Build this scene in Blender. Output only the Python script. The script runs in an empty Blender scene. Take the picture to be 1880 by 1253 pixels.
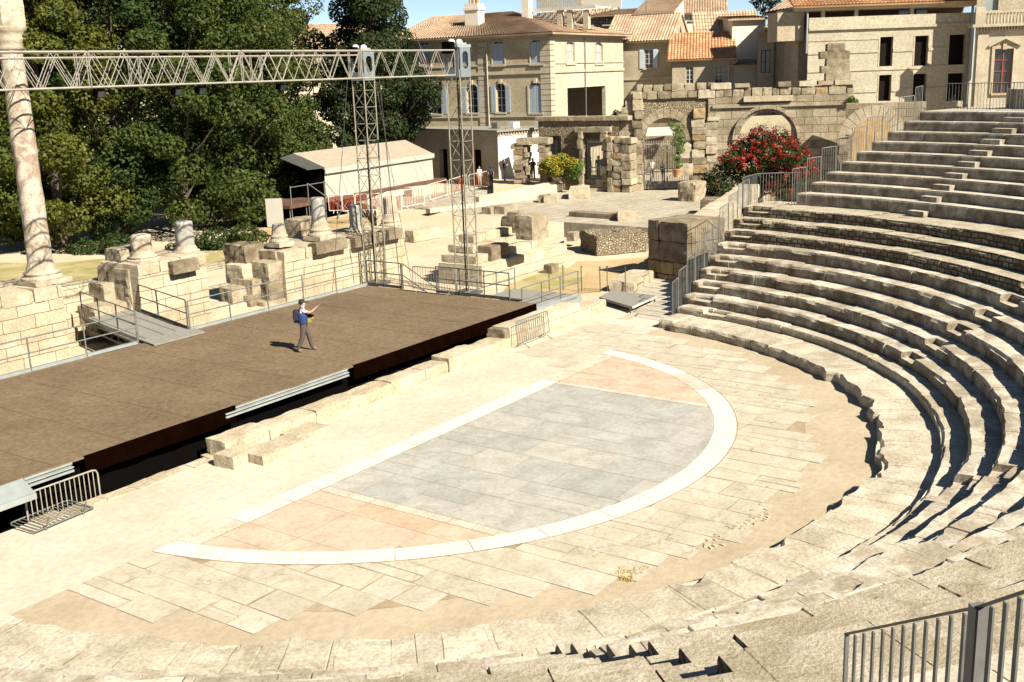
import bpy, bmesh, math, random
import numpy as np
from mathutils import Vector, Matrix, noise
random.seed(7); RNG = np.random.default_rng(7)
S = bpy.context.scene; C = S.collection; R = math.radians; PI = math.pi
# ------------------------------------------------------------------ camera
FPX, PITCH, ROLL, YAW = 1999.488, 0.240236, -0.0346006, 0.6163004
CAM = Vector((-22.5199, -18.9979, 9.7170))
Fv = Vector((math.cos(YAW)*math.cos(PITCH), math.sin(YAW)*math.cos(PITCH), -math.sin(PITCH)))
R0 = Fv.cross(Vector((0,0,1))).normalized(); U0 = R0.cross(Fv)
Rv = R0*math.cos(ROLL) + U0*math.sin(ROLL); Uv = -R0*math.sin(ROLL) + U0*math.cos(ROLL)
cd = bpy.data.cameras.new('camera'); cam = bpy.data.objects.new('camera', cd); C.objects.link(cam)
cam.matrix_world = Matrix(((Rv.x,Uv.x,-Fv.x,CAM.x),(Rv.y,Uv.y,-Fv.y,CAM.y),(Rv.z,Uv.z,-Fv.z,CAM.z),(0,0,0,1)))
cd.sensor_width = 36; cd.lens = 36*FPX/1880; cd.clip_start = .1; cd.clip_end = 3000
S.camera = cam
# ------------------------------------------------------------------ light
SUN_AZ, SUN_EL = R(-101), R(40)
w = bpy.data.worlds.new('World'); S.world = w; w.use_nodes = True
nt = w.node_tree; bg = nt.nodes['Background']; sky = nt.nodes.new('ShaderNodeTexSky')
sky.sky_type = 'NISHITA'; sky.sun_disc = False; sky.sun_elevation = SUN_EL; sky.sun_rotation = PI/2 - SUN_AZ
sky.air_density = .6; sky.dust_density = .1; sky.ozone_density = 1.4
nt.links.new(sky.outputs[0], bg.inputs[0]); bg.inputs[1].default_value = .05
sl = bpy.data.lights.new('sun', 'SUN'); sl.energy = 5.0; sl.angle = R(.5); sl.color = (1, .935, .82)
sun = bpy.data.objects.new('sun', sl); C.objects.link(sun)
sd = Vector((math.cos(SUN_AZ)*math.cos(SUN_EL), math.sin(SUN_AZ)*math.cos(SUN_EL), math.sin(SUN_EL)))
sun.rotation_euler = sd.to_track_quat('Z', 'Y').to_euler(); sun.location = (0, -40, 60)
S.view_settings.view_transform = 'Standard'; S.view_settings.look = 'None'
S.view_settings.exposure = 1.42; S.view_settings.gamma = 1
# ------------------------------------------------------------------ measuring helpers (a survey of the place)
def ray(px, py): return (Rv*((px-940)/FPX) - Uv*((py-626.5)/FPX) + Fv)
def G(px, py, z=0.0):
    d = ray(px, py); return CAM + d*((z-CAM.z)/d.z)
def onY(px, py, Y):
    d = ray(px, py); return CAM + d*((Y-CAM.y)/d.y)
def onX(px, py, X):
    d = ray(px, py); return CAM + d*((X-CAM.x)/d.x)
Hh = Vector((math.cos(YAW), math.sin(YAW), 0))
def at(px, py, D):
    d = ray(px, py); return CAM + d*(D/d.dot(Hh))
def topz(P, py):           # height of the point above P that sits at image row py
    k = (P-CAM).dot(Hh); lat = (P-CAM).dot(Vector((math.sin(YAW), -math.cos(YAW), 0)))
    z = 0.
    for _ in range(12):
        q = Vector((P.x, P.y, z)) - CAM; f = q.dot(Fv); y = 626.5 - FPX*q.dot(Uv)/f
        z += (y-py)*f/FPX
    return z
class Fac:
    """a wall plane through two ground points; local x runs along it, local y into the building"""
    def __init__(s, A, B):
        s.A = Vector((A[0], A[1], 0)); s.B = Vector((B[0], B[1], 0)); d = s.B-s.A; s.L = d.length; s.d = d/s.L
        s.n = Vector((-s.d.y, s.d.x, 0)); s.rot = math.atan2(s.d.y, s.d.x)
    def uv(s, px, py, dep=0):
        r = ray(px, py); o = s.A + s.n*dep
        t = (o-CAM).dot(s.n)/r.dot(s.n); P = CAM + r*t
        return (P-s.A).dot(s.d), P.z
    def box(s, x0, y0, x1, y1, dep=0):
        u0, z0 = s.uv(x0, (y0+y1)/2, dep); u1, _ = s.uv(x1, (y0+y1)/2, dep)
        xm = (x0+x1)/2; _, za = s.uv(xm, y1, dep); _, zb = s.uv(xm, y0, dep)
        return (u0, u1, za, zb)
    def P(s, u, z=0, dep=0): 
        v = s.A + s.d*u + s.n*dep; return Vector((v.x, v.y, z))
# ------------------------------------------------------------------ tagging and building
def tag(o, label=None, cat=None, group=None, kind=None):
    if label: o['label'] = label
    if cat: o['category'] = cat
    if group: o['group'] = group
    if kind: o['kind'] = kind
    return o
def thing(name, label, cat, loc=(0,0,0), rot=0, group=None):
    o = bpy.data.objects.new(name, None); C.objects.link(o); o.location = loc; o.rotation_euler = (0,0,rot)
    o.empty_display_size = .3
    return tag(o, label, cat, group)
def wmat(o):
    m = Matrix.Translation(o.location) @ o.rotation_euler.to_matrix().to_4x4() @ Matrix.Diagonal(o.scale.to_4d())
    return (wmat(o.parent) @ m) if o.parent else m
class MB:
    def __init__(s): s.v = []; s.f = []; s.m = []; s.mi = 0; s.sm = []; s.smooth = False
    def add(s, vs, fs, smooth=None):
        k = len(s.v); s.v += [tuple(v) for v in vs]
        for f in fs: s.f.append(tuple(i+k for i in f)); s.m.append(s.mi); s.sm.append(s.smooth if smooth is None else smooth)
        return s
    def box(s, c, size, rot=0, top=1.0, tilt=None, jit=0):
        hx, hy, hz = size[0]/2, size[1]/2, size[2]/2; vs = []
        M = Matrix.Rotation(rot, 3, 'Z')
        if tilt: M = M @ Matrix.Rotation(tilt[0], 3, 'X') @ Matrix.Rotation(tilt[1], 3, 'Y')
        for z in (-1, 1):
            for x, y in ((-1,-1),(1,-1),(1,1),(-1,1)):
                t = top if z > 0 else 1
                p = Vector((x*hx*t, y*hy*t, z*hz))
                if jit: p += Vector((random.uniform(-jit,jit) for _ in range(3)))
                vs.append(M @ p + Vector(c))
        return s.add(vs, [(3,2,1,0),(4,5,6,7),(0,1,5,4),(1,2,6,5),(2,3,7,6),(3,0,4,7)])
    def b(s, x0, x1, y0, y1, z0, z1): return s.box(((x0+x1)/2,(y0+y1)/2,(z0+z1)/2), (abs(x1-x0),abs(y1-y0),abs(z1-z0)))
    def prism(s, poly, z0, z1):
        n = len(poly); vs = [(x,y,z0) for x,y in poly] + [(x,y,z1) for x,y in poly]
        return s.add(vs, [tuple(range(n-1,-1,-1)), tuple(range(n,2*n))] + [(i,(i+1)%n,n+(i+1)%n,n+i) for i in range(n)])
    def slab(s, poly3, th, dirv):  # polygon of 3D points extruded along dirv by th
        n = len(poly3); d = Vector(dirv)*th; vs = [Vector(p) for p in poly3] + [Vector(p)+d for p in poly3]
        return s.add(vs, [tuple(range(n)), tuple(range(2*n-1,n-1,-1))] + [(i,n+i,n+(i+1)%n,(i+1)%n) for i in range(n)])
    def tube(s, p, q, r, n=6, r2=None, cap=True):
        p = Vector(p); q = Vector(q); d = q-p
        if d.length < 1e-6: return s
        a = d.to_track_quat('Z','Y'); r2 = r if r2 is None else r2; vs = []
        for k,(o,rr) in enumerate(((p,r),(q,r2))):
            for i in range(n): t = 2*PI*(i+.5)/n; vs.append(o + a @ Vector((rr*math.cos(t), rr*math.sin(t), 0)))
        fs = [(i,(i+1)%n,n+(i+1)%n,n+i) for i in range(n)]
        s.add(vs, fs, smooth=n>4)
        if cap: s.add(vs, [tuple(range(n-1,-1,-1)), tuple(range(n,2*n))], smooth=False)
        return s
    def path(s, pts, r, n=6):
        for a, b in zip(pts, pts[1:]): s.tube(a, b, r, n)
        return s
    def lathe(s, prof, c, n=24, wob=0, flute=0, tilt=None):
        vs = []; c = Vector(c); M = Matrix.Identity(3)
        if tilt: M = Matrix.Rotation(tilt[0],3,'X') @ Matrix.Rotation(tilt[1],3,'Y')
        for j,(r,z) in enumerate(prof):
            for i in range(n):
                t = 2*PI*i/n; rr = r
                if flute and r > 0: rr -= flute*(abs(math.cos(t*10)) if flute > 0 else 0)
                if wob: rr += wob*noise.noise(Vector((math.cos(t)*2, math.sin(t)*2, z*2.2+c.x)))
                vs.append(M @ Vector((rr*math.cos(t), rr*math.sin(t), z)) + c)
        m = len(prof); fs = [(j*n+i, j*n+(i+1)%n, (j+1)*n+(i+1)%n, (j+1)*n+i) for j in range(m-1) for i in range(n)]
        s.add(vs, fs, smooth=True); s.add(vs, [tuple(range(n-1,-1,-1)), tuple(range((m-1)*n, m*n))], smooth=False); return s
    def rock(s, c, size, rot=0, rough=.06, sub=3, seed=None, z_keep=True, sq=.78):
        """weathered stone block: a subdivided box with worn corners and noise"""
        seed = random.random()*100 if seed is None else seed; n = sub+1
        M = Matrix.Rotation(rot,3,'Z'); vs = {}; out = []; fs = []
        nx = max(3, min(16, int(size[0]/.2)+2)); ny = max(3, min(10, int(size[1]/.2)+2)); nz = max(3, min(10, int(size[2]/.2)+2))
        def vid(i,j,k):
            if (i,j,k) in vs: return vs[(i,j,k)]
            x, y, z = i/nx*2-1, j/ny*2-1, k/nz*2-1
            e = (abs(x)**8+abs(y)**8, abs(y)**8+abs(z)**8, abs(x)**8+abs(z)**8)
            p = Vector((x*size[0]/2, y*size[1]/2, z*size[2]/2))
            cr = max(0, e[0]-1)+max(0, e[1]-1)+max(0, e[2]-1)
            p -= Vector((math.copysign(1,x)*(abs(x)>.9), math.copysign(1,y)*(abs(y)>.9), math.copysign(1,z)*(abs(z)>.9 and z>0)))*cr*min(size)*(.006+.03*max(0,noise.noise(Vector((p.x*2+seed,p.y*2,p.z*2+seed)))+.1))
            q = (p+Vector((seed*3, seed, -seed)))
            ro = min(rough, .1*min(size)); d = noise.noise_vector(q*1.1)*ro*.7 + noise.noise_vector(q*3.7)*ro*.6
            if z_keep and z < -.99: d.z = 0
            p += d; vs[(i,j,k)] = len(out); out.append(M @ p + Vector(c)); return vs[(i,j,k)]
        for i in range(nx):
            for j in range(ny):
                fs.append((vid(i,j,nz),vid(i+1,j,nz),vid(i+1,j+1,nz),vid(i,j+1,nz)))
                fs.append((vid(i,j+1,0),vid(i+1,j+1,0),vid(i+1,j,0),vid(i,j,0)))
        for i in range(nx):
            for k in range(nz):
                fs.append((vid(i,0,k),vid(i+1,0,k),vid(i+1,0,k+1),vid(i,0,k+1)))
                fs.append((vid(i,ny,k+1),vid(i+1,ny,k+1),vid(i+1,ny,k),vid(i,ny,k)))
        for j in range(ny):
            for k in range(nz):
                fs.append((vid(0,j,k+1),vid(0,j+1,k+1),vid(0,j+1,k),vid(0,j,k)))
                fs.append((vid(nx,j,k),vid(nx,j+1,k),vid(nx,j+1,k+1),vid(nx,j,k+1)))
        return s.add(out, fs)
    def build(s, name, mats, parent=None, local=False, smooth=False, **kw):
        me = bpy.data.meshes.new(name); vs = [Vector(v) for v in s.v]; loc = Vector((0,0,0))
        if parent is not None:
            if not local:
                M = wmat(parent).inverted(); vs = [M @ v for v in vs]
        elif kw.get('kind') != 'structure' and not kw.pop('raw', False):
            xs = [v.x for v in vs]; ys = [v.y for v in vs]; zs = [v.z for v in vs]
            loc = Vector(((min(xs)+max(xs))/2, (min(ys)+max(ys))/2, min(zs))); vs = [v-loc for v in vs]
        me.from_pydata(vs, [], s.f); mats = mats if isinstance(mats,(list,tuple)) else [mats]
        for m in mats: me.materials.append(m)
        me.polygons.foreach_set('material_index', s.m)
        me.polygons.foreach_set('use_smooth', [True]*len(s.f) if smooth else s.sm)
        me.update(); o = bpy.data.objects.new(name, me); C.objects.link(o); o.location = loc
        if parent is not None: o.parent = parent
        kw.pop('raw', None)
        tag(o, kw.get('label'), kw.get('cat'), kw.get('group'), kw.get('kind')); return o
def quads(name, V, mat, parent=None, **kw):   # fast mesh of separate quads from an (n,4,3) array
    n = len(V); me = bpy.data.meshes.new(name); me.vertices.add(4*n); me.vertices.foreach_set('co', V.reshape(-1).astype(np.float32))
    me.loops.add(4*n); me.loops.foreach_set('vertex_index', np.arange(4*n, dtype=np.int32))
    me.polygons.add(n); me.polygons.foreach_set('loop_start', np.arange(0,4*n,4,dtype=np.int32)); me.polygons.foreach_set('loop_total', np.full(n,4,dtype=np.int32))
    for m in (mat if isinstance(mat,(list,tuple)) else [mat]): me.materials.append(m)
    if 'mi' in kw: me.polygons.foreach_set('material_index', kw['mi'].astype(np.int32))
    me.update(calc_edges=True); o = bpy.data.objects.new(name, me); C.objects.link(o)
    if parent is not None: o.parent = parent
    return o
# ------------------------------------------------------------------ materials
KA = (.68, .675, .655)
def kc(c, k=KA): return tuple(a*b for a, b in zip(c, k))
def newmat(name):
    m = bpy.data.materials.new(name); m.use_nodes = True; n = m.node_tree.nodes; return m, n, m.node_tree.links, n['Principled BSDF']
def ramp(n, a, b, p0=.35, p1=.65, extra=()):
    r = n.new('ShaderNodeValToRGB'); e = r.color_ramp.elements; e[0].position = p0; e[0].color = (*a,1); e[1].position = p1; e[1].color = (*b,1)
    for p, c in extra: x = e.new(p); x.color = (*c,1)
    return r
def mathn(n, l, op, a, b=None, clamp=False):
    x = n.new('ShaderNodeMath'); x.operation = op; x.use_clamp = clamp
    for i, v in enumerate((a, b)):
        if v is None: continue
        if isinstance(v, (int, float)): x.inputs[i].default_value = v
        else: l.new(v, x.inputs[i])
    return x.outputs[0]
def mixc(n, l, fac, a, b, mode='MIX'):
    x = n.new('ShaderNodeMix'); x.data_type = 'RGBA'; x.blend_type = mode
    for i, v in ((0,fac),(6,a),(7,b)):
        if isinstance(v, (int,float)): x.inputs[i].default_value = v
        elif isinstance(v, tuple): x.inputs[i].default_value = (*v,1)
        else: l.new(v, x.inputs[i])
    return x.outputs[2]
def noi(n, l, vec, scale, detail=4, rough=.55, dist=0):
    t = n.new('ShaderNodeTexNoise'); t.inputs['Scale'].default_value = scale; t.inputs['Detail'].default_value = detail
    t.inputs['Roughness'].default_value = rough; t.inputs['Distortion'].default_value = dist; l.new(vec, t.inputs['Vector']); return t.outputs['Fac']
def plain(name, col, rough=.6, metal=0, var=.12, scale=3, bump=0, spec=None):
    m, n, l, p = newmat(name); tc = n.new('ShaderNodeTexCoord').outputs['Object']; col = kc(col, (.70,.68,.65))
    f = noi(n, l, tc, scale, 5); r = ramp(n, tuple(c*(1-var) for c in col), tuple(min(1,c*(1+var)) for c in col), .3, .7); l.new(f, r.inputs[0])
    l.new(r.outputs[0], p.inputs['Base Color']); p.inputs['Roughness'].default_value = rough; p.inputs['Metallic'].default_value = metal
    if spec is not None: p.inputs['Specular IOR Level'].default_value = spec
    if bump:
        b = n.new('ShaderNodeBump'); b.inputs['Strength'].default_value = bump; b.inputs['Distance'].default_value = .03
        l.new(noi(n, l, tc, scale*6, 6), b.inputs['Height']); l.new(b.outputs[0], p.inputs['Normal'])
    return m
def stone(name, light, dark, stain=(.10,.075,.05), stain_amt=.35, scale=.8, brick=None, bump=.5, spec=.15, soft=(.38,.66), riser_shade=0):
    """weathered limestone; brick=(width,height,mortar,plane,mortar_colour,contrast,wobble)"""
    m, n, l, p = newmat(name); tc = n.new('ShaderNodeTexCoord').outputs['Object']
    light = kc(light); dark = kc(dark); stain = kc(stain)
    a = noi(n, l, tc, scale, 6, .6, .4); r = ramp(n, dark, light, soft[0], soft[1]); l.new(a, r.inputs[0]); col = r.outputs[0]
    fine = noi(n, l, tc, scale*14, 8, .7); fr = ramp(n, (.58,.55,.50), (1.16,1.16,1.16), .3, .62); l.new(fine, fr.inputs[0])
    col = mixc(n, l, .85, col, fr.outputs[0], 'MULTIPLY')
    st = noi(n, l, tc, scale*2.3, 9, .72, .8); sr = ramp(n, (0,0,0), (1,1,1), .56, .74); l.new(st, sr.inputs[0])
    col = mixc(n, l, mathn(n, l, 'MULTIPLY', sr.outputs[0], stain_amt), col, stain)
    h = mathn(n, l, 'ADD', mathn(n, l, 'MULTIPLY', fine, .6), a)
    if brick:
        bw, bh, mo, plane, mc, con, wob = brick; sx = n.new('ShaderNodeSeparateXYZ')
        wn = n.new('ShaderNodeTexNoise'); wn.inputs['Scale'].default_value = 1.1; wn.inputs['Detail'].default_value = 3; l.new(tc, wn.inputs['Vector'])
        vm = n.new('ShaderNodeVectorMath'); vm.operation = 'MULTIPLY_ADD'; l.new(wn.outputs['Color'], vm.inputs[0]); vm.inputs[1].default_value = (wob,)*3; l.new(tc, vm.inputs[2])
        l.new(vm.outputs[0], sx.inputs[0]); x, y, z = sx.outputs; cx = n.new('ShaderNodeCombineXYZ')
        if plane == 'xz': l.new(mathn(n, l, 'ADD', x, y), cx.inputs[0]); l.new(z, cx.inputs[1])
        elif plane == 'xy': l.new(y, cx.inputs[0]); l.new(x, cx.inputs[1])
        elif plane == 'yx': l.new(x, cx.inputs[0]); l.new(y, cx.inputs[1])
        elif plane == 'polar':
            l.new(mathn(n, l, 'MULTIPLY', mathn(n, l, 'ARCTAN2', y, x), 18.), cx.inputs[0]); oi = n.new('ShaderNodeObjectInfo')
            l.new(mathn(n, l, 'MULTIPLY', oi.outputs['Random'], 40), cx.inputs[1]); 
            l.new(mathn(n, l, 'ADD', mathn(n, l, 'FLOOR', mathn(n, l, 'MULTIPLY', oi.outputs['Random'], 40)), .5), cx.inputs[1])
        elif plane == 'polarz':
            l.new(mathn(n, l, 'MULTIPLY', mathn(n, l, 'ARCTAN2', y, x), 20.), cx.inputs[0])
            rr = mathn(n, l, 'POWER', mathn(n, l, 'ADD', mathn(n, l, 'MULTIPLY', x, x), mathn(n, l, 'MULTIPLY', y, y)), .5)
            l.new(mathn(n, l, 'ADD', z, mathn(n, l, 'MULTIPLY', rr, .8)), cx.inputs[1])
        b = n.new('ShaderNodeTexBrick'); l.new(cx.outputs[0], b.inputs['Vector']); b.inputs['Scale'].default_value = 1
        b.inputs['Brick Width'].default_value = bw; b.inputs['Row Height'].default_value = bh; b.inputs['Mortar Size'].default_value = mo
        b.inputs['Mortar Smooth'].default_value = .3; b.inputs['Bias'].default_value = 0; b.offset = .5
        b.inputs['Color1'].default_value = (1-con,)*3+(1,); b.inputs['Color2'].default_value = (1+con*.4,)*3+(1,); b.inputs['Mortar'].default_value = (1,1,1,1)
        fac = b.outputs['Fac']; cf = 1.
        if plane == 'polarz':
            ge = n.new('ShaderNodeNewGeometry'); sn = n.new('ShaderNodeSeparateXYZ'); l.new(ge.outputs['True Normal'], sn.inputs[0])
            vert = mathn(n, l, 'LESS_THAN', sn.outputs[2], .6); fac = mathn(n, l, 'MULTIPLY', fac, vert); cf = vert
        if plane == 'polar': 
            jr = ramp(n, (.15,.15,.15), (1,1,1), .42, .6); l.new(noi(n, l, tc, .9, 3), jr.inputs[0]); fac = mathn(n, l, 'MULTIPLY', fac, jr.outputs[0])
        col = mixc(n, l, cf, col, b.outputs['Color'], 'MULTIPLY'); col = mixc(n, l, fac, col, kc(mc))
        h = mathn(n, l, 'SUBTRACT', h, mathn(n, l, 'MULTIPLY', fac, 1.2))
    if riser_shade:  # paints riser shade, with some dark weathering, into steep faces as brown blotches
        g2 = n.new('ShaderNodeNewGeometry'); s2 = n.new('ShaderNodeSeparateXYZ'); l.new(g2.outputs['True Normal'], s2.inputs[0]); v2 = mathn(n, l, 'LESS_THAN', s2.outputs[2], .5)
        cr_ = ramp(n, (.0,.0,.0), (1,1,1), .30, .62); l.new(noi(n, l, tc, 1.7, 6, .7), cr_.inputs[0]); col = mixc(n, l, mathn(n, l, 'MULTIPLY', v2, mathn(n, l, 'MULTIPLY', cr_.outputs[0], riser_shade)), col, (.07,.05,.03))
    l.new(col, p.inputs['Base Color']); p.inputs['Roughness'].default_value = .9; p.inputs['Specular IOR Level'].default_value = spec
    bp = n.new('ShaderNodeBump'); bp.inputs['Strength'].default_value = bump; bp.inputs['Distance'].default_value = .05; l.new(h, bp.inputs['Height']); l.new(bp.outputs[0], p.inputs['Normal'])
    return m
def rubble(name, cols, joint, scale=(1.25,1.25,1.9), bump=1.0, jw=.06):
    m, n, l, p = newmat(name); tc = n.new('ShaderNodeTexCoord').outputs['Object']
    wn = n.new('ShaderNodeTexNoise'); wn.inputs['Scale'].default_value = 1.6; wn.inputs['Detail'].default_value = 4; l.new(tc, wn.inputs['Vector'])
    vm = n.new('ShaderNodeVectorMath'); vm.operation = 'MULTIPLY_ADD'; l.new(wn.outputs['Color'], vm.inputs[0]); vm.inputs[1].default_value = (.25,)*3; l.new(tc, vm.inputs[2])
    mp = n.new('ShaderNodeMapping'); mp.inputs['Scale'].default_value = scale; l.new(vm.outputs[0], mp.inputs[0])
    v1 = n.new('ShaderNodeTexVoronoi'); v1.inputs['Randomness'].default_value = .8; l.new(mp.outputs[0], v1.inputs['Vector'])
    v2 = n.new('ShaderNodeTexVoronoi'); v2.feature = 'DISTANCE_TO_EDGE'; v2.inputs['Randomness'].default_value = .8; l.new(mp.outputs[0], v2.inputs['Vector'])
    sp = n.new('ShaderNodeSeparateColor'); l.new(v1.outputs['Color'], sp.inputs[0]); rp = n.new('ShaderNodeValToRGB'); e = rp.color_ramp.elements
    cols = [kc(c) for c in cols]; e[0].color = (*cols[0],1); e[1].color = (*cols[-1],1)
    for k, c in enumerate(cols[1:-1]): x = e.new((k+1)/(len(cols)-1)); x.color = (*c,1)
    l.new(sp.outputs[0], rp.inputs[0]); col = rp.outputs[0]; fi = noi(n, l, tc, 9, 8, .75); fr = ramp(n, (.6,.57,.52), (1.15,1.15,1.15), .3, .62); l.new(fi, fr.inputs[0]); col = mixc(n, l, .9, col, fr.outputs[0], 'MULTIPLY')
    jr = ramp(n, (1,1,1), (0,0,0), 0, jw); l.new(v2.outputs[0], jr.inputs[0]); col = mixc(n, l, mathn(n, l, 'MULTIPLY', jr.outputs[0], .85), col, kc(joint))
    l.new(col, p.inputs['Base Color']); p.inputs['Roughness'].default_value = .95; p.inputs['Specular IOR Level'].default_value = .1
    hr_ = ramp(n, (0,0,0), (1,1,1), 0, .25); l.new(v2.outputs[0], hr_.inputs[0]); h = mathn(n, l, 'ADD', hr_.outputs[0], mathn(n, l, 'MULTIPLY', fi, .5))
    bp = n.new('ShaderNodeBump'); bp.inputs['Strength'].default_value = bump; bp.inputs['Distance'].default_value = .1; l.new(h, bp.inputs['Height']); l.new(bp.outputs[0], p.inputs['Normal']); return m
def leafmat(name, a, b, trans=.25, scale=.6):
    m, n, l, p = newmat(name); tc = n.new('ShaderNodeTexCoord').outputs['Object']
    f = noi(n, l, tc, scale, 3, .6); r = ramp(n, a, b, .35, .65); l.new(f, r.inputs[0]); fi = noi(n, l, tc, 9, 2)
    fr = ramp(n, (.6,.6,.6), (1.3,1.3,1.2), .3, .7); l.new(fi, fr.inputs[0]); c = mixc(n, l, 1., r.outputs[0], fr.outputs[0], 'MULTIPLY')
    orr = ramp(n, (.55,.66,.7), (1.25,1.08,.8), .1, .9); oi_ = n.new('ShaderNodeObjectInfo'); l.new(oi_.outputs['Random'], orr.inputs[0]); c = mixc(n, l, .9, c, orr.outputs[0], 'MULTIPLY')
    l.new(c, p.inputs['Base Color']); p.inputs['Roughness'].default_value = .65; p.inputs['Specular IOR Level'].default_value = .2
    t = n.new('ShaderNodeBsdfTranslucent'); l.new(c, t.inputs['Color']); mx = n.new('ShaderNodeMixShader'); mx.inputs[0].default_value = trans
    out = n['Material Output']; l.new(p.outputs[0], mx.inputs[1]); l.new(t.outputs[0], mx.inputs[2]); l.new(mx.outputs[0], out.inputs['Surface']); return m
LS, DS = (.60,.525,.39), (.43,.35,.23)
M = {}
M['seat'] = stone('seat_limestone', riser_shade=.8, light=(.64,.585,.475), dark=(.42,.355,.26), stain_amt=.5, scale=1.1, soft=(.43,.57), brick=(1.35,1,.012,'polar',(.10,.075,.05),.16,.12), bump=.35)
M['seatrub'] = stone('seat_rubble', riser_shade=.8, light=(.60,.54,.42), dark=(.40,.335,.23), stain_amt=.5, scale=1.4, brick=(.34,.19,.03,'polarz',(.09,.065,.04),.4,.12), bump=1)
M['seatup'] = stone('seat_upper_stone', riser_shade=.8, light=(.66,.61,.50), dark=(.50,.44,.34), stain_amt=.25, scale=1.5, brick=(1.8,1,.01,'polar',(.12,.09,.06),.1,.03), bump=.2)
M['curb'] = stone('curb_limestone', (.66,.60,.48), (.47,.40,.29), stain_amt=.45, scale=1.0, brick=(1.15,1,.014,'polar',(.16,.11,.06),.12,.18), bump=.6)
M['rubble2'] = rubble('rough_rubble', [(.34,.26,.16),(.50,.41,.27),(.42,.33,.21),(.58,.50,.36),(.38,.30,.19)], (.10,.07,.04))
M['white'] = stone('pale_ashlar', (.68,.60,.45), (.52,.44,.31), stain_amt=.25, scale=.7, brick=(1.3,.48,.012,'xz',(.28,.2,.12),.10,.05), bump=.4)
M['podium'] = stone('podium_stone', (.66,.58,.43), (.50,.41,.27), stain=(.16,.11,.06), stain_amt=.45, scale=.8, brick=(1.25,.5,.014,'xz',(.2,.14,.08),.12,.08), bump=.6)
M['block'] = stone('weathered_block', (.50,.43,.31), (.32,.26,.17), stain_amt=.55, scale=1.2, bump=.9)
M['paleblock'] = stone('pale_weathered_block', (.64,.56,.42), (.48,.40,.27), stain_amt=.3, scale=1.1, bump=.8)
M['ochreblock'] = stone('ochre_weathered_block', (.50,.37,.20), (.33,.23,.12), stain_amt=.5, scale=1.2, bump=.9)
M['darkblock'] = stone('dark_weathered_block', (.36,.30,.21), (.20,.155,.10), stain_amt=.6, scale=1.3, bump=1)
M['rubble'] = stone('rubble_masonry', (.50,.41,.27), (.30,.235,.145), stain_amt=.5, scale=.9, brick=(.62,.34,.035,'xz',(.10,.07,.04),.4,.28), bump=1)
M['ashlar'] = stone('arch_ashlar', (.50,.425,.30), (.33,.27,.18), stain_amt=.55, scale=.8, brick=(1.15,.55,.018,'xz',(.11,.08,.05),.28,.12), bump=.9)
M['marble'] = stone('white_marble', (.80,.76,.67), (.70,.65,.55), stain=(.5,.42,.3), stain_amt=.2, scale=1.3, bump=.15)
M['marbleband'] = stone('pale_band', (.66,.60,.49), (.56,.49,.38), stain=(.4,.33,.23), stain_amt=.2, scale=1.3, bump=.15)
M['column'] = stone('column_stone', (.64,.57,.44), (.42,.35,.25), stain=(.13,.09,.07), stain_amt=.6, scale=1.6, bump=1)
M['breccia'] = stone('column_breccia', (.68,.60,.48), (.42,.32,.235), stain=(.10,.06,.05), stain_amt=.8, scale=1.9, bump=1, soft=(.42,.56))
M['greycol'] = stone('grey_column', (.50,.48,.44), (.38,.36,.32), stain=(.1,.09,.09), stain_amt=.5, scale=1.5, bump=.6)
M['stucco'] = stone('pale_stucco', (.66,.58,.44), (.56,.48,.35), stain=(.3,.23,.15), stain_amt=.25, scale=.35, bump=.12)
M['villa'] = stone('villa_stone', (.58,.485,.335), (.48,.39,.255), stain=(.22,.17,.11), stain_amt=.3, scale=.4, brick=(.9,.33,.006,'xz',(.36,.29,.2),.06,.01), bump=.15)
M['plaster'] = stone('old_plaster', (.56,.48,.35), (.43,.36,.25), stain=(.2,.15,.1), stain_amt=.4, scale=.5, bump=.25)
M['museum'] = stone('museum_stone', (.56,.505,.385), (.48,.425,.315), stain=(.25,.2,.14), stain_amt=.2, scale=.4, brick=(2.2,.3,.006,'xz',(.40,.35,.26),.05,.0), bump=.15)
M['trim'] = stone('pale_trim', (.62,.55,.42), (.50,.43,.31), stain_amt=.3, scale=.9, bump=.2)
M['whitewall'] = plain('white_render', (.74,.69,.57), .9, var=.06, scale=.7)
M['door'] = plain('dark_opening', (.012,.009,.007), .9, spec=.1)
M['glass'] = plain('window_glass', (.035,.04,.045), .08, spec=.6, var=.3)
M['frame'] = plain('window_frame', (.62,.6,.54), .5)
M['redframe'] = plain('red_window_frame', (.42,.06,.04), .5)
M['shutter'] = plain('blue_grey_shutter', (.40,.47,.52), .6, scale=8)
M['shutter2'] = plain('pale_blue_shutter', (.50,.62,.70), .6, scale=8)
M['steel'] = plain('galvanised_steel', (.20,.205,.19), .6, .3, scale=5, var=.25)
M['darksteel'] = plain('dark_steel', (.12,.12,.11), .5, .4, scale=5, var=.25)
M['truss'] = plain('truss_aluminium', (.46,.43,.36), .45, .3, scale=4, var=.15)
M['tower'] = plain('tower_steel', (.34,.32,.24), .5, .3, scale=3, var=.25)
M['sleeve'] = plain('sleeve_paint', (.19,.225,.24), .7, .1, scale=4)
M['paleblue'] = plain('pale_blue_metal', (.33,.37,.36), .5, .1, scale=3)
M['carpet'] = stone('brown_stage_mat', (.225,.165,.100), (.165,.118,.070), stain=(.13,.08,.05), stain_amt=.35, scale=.55, bump=.25, soft=(.3,.7))
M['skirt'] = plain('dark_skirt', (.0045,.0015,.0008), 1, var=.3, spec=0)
M['black'] = plain('black_paint_and_shade', (.003,.0025,.0025), .95, spec=.03)  # also colours the pieces standing in for shade under stage and marquee
M['ply'] = plain('grey_plywood', (.26,.25,.21), .8, var=.15, scale=6)
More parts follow.
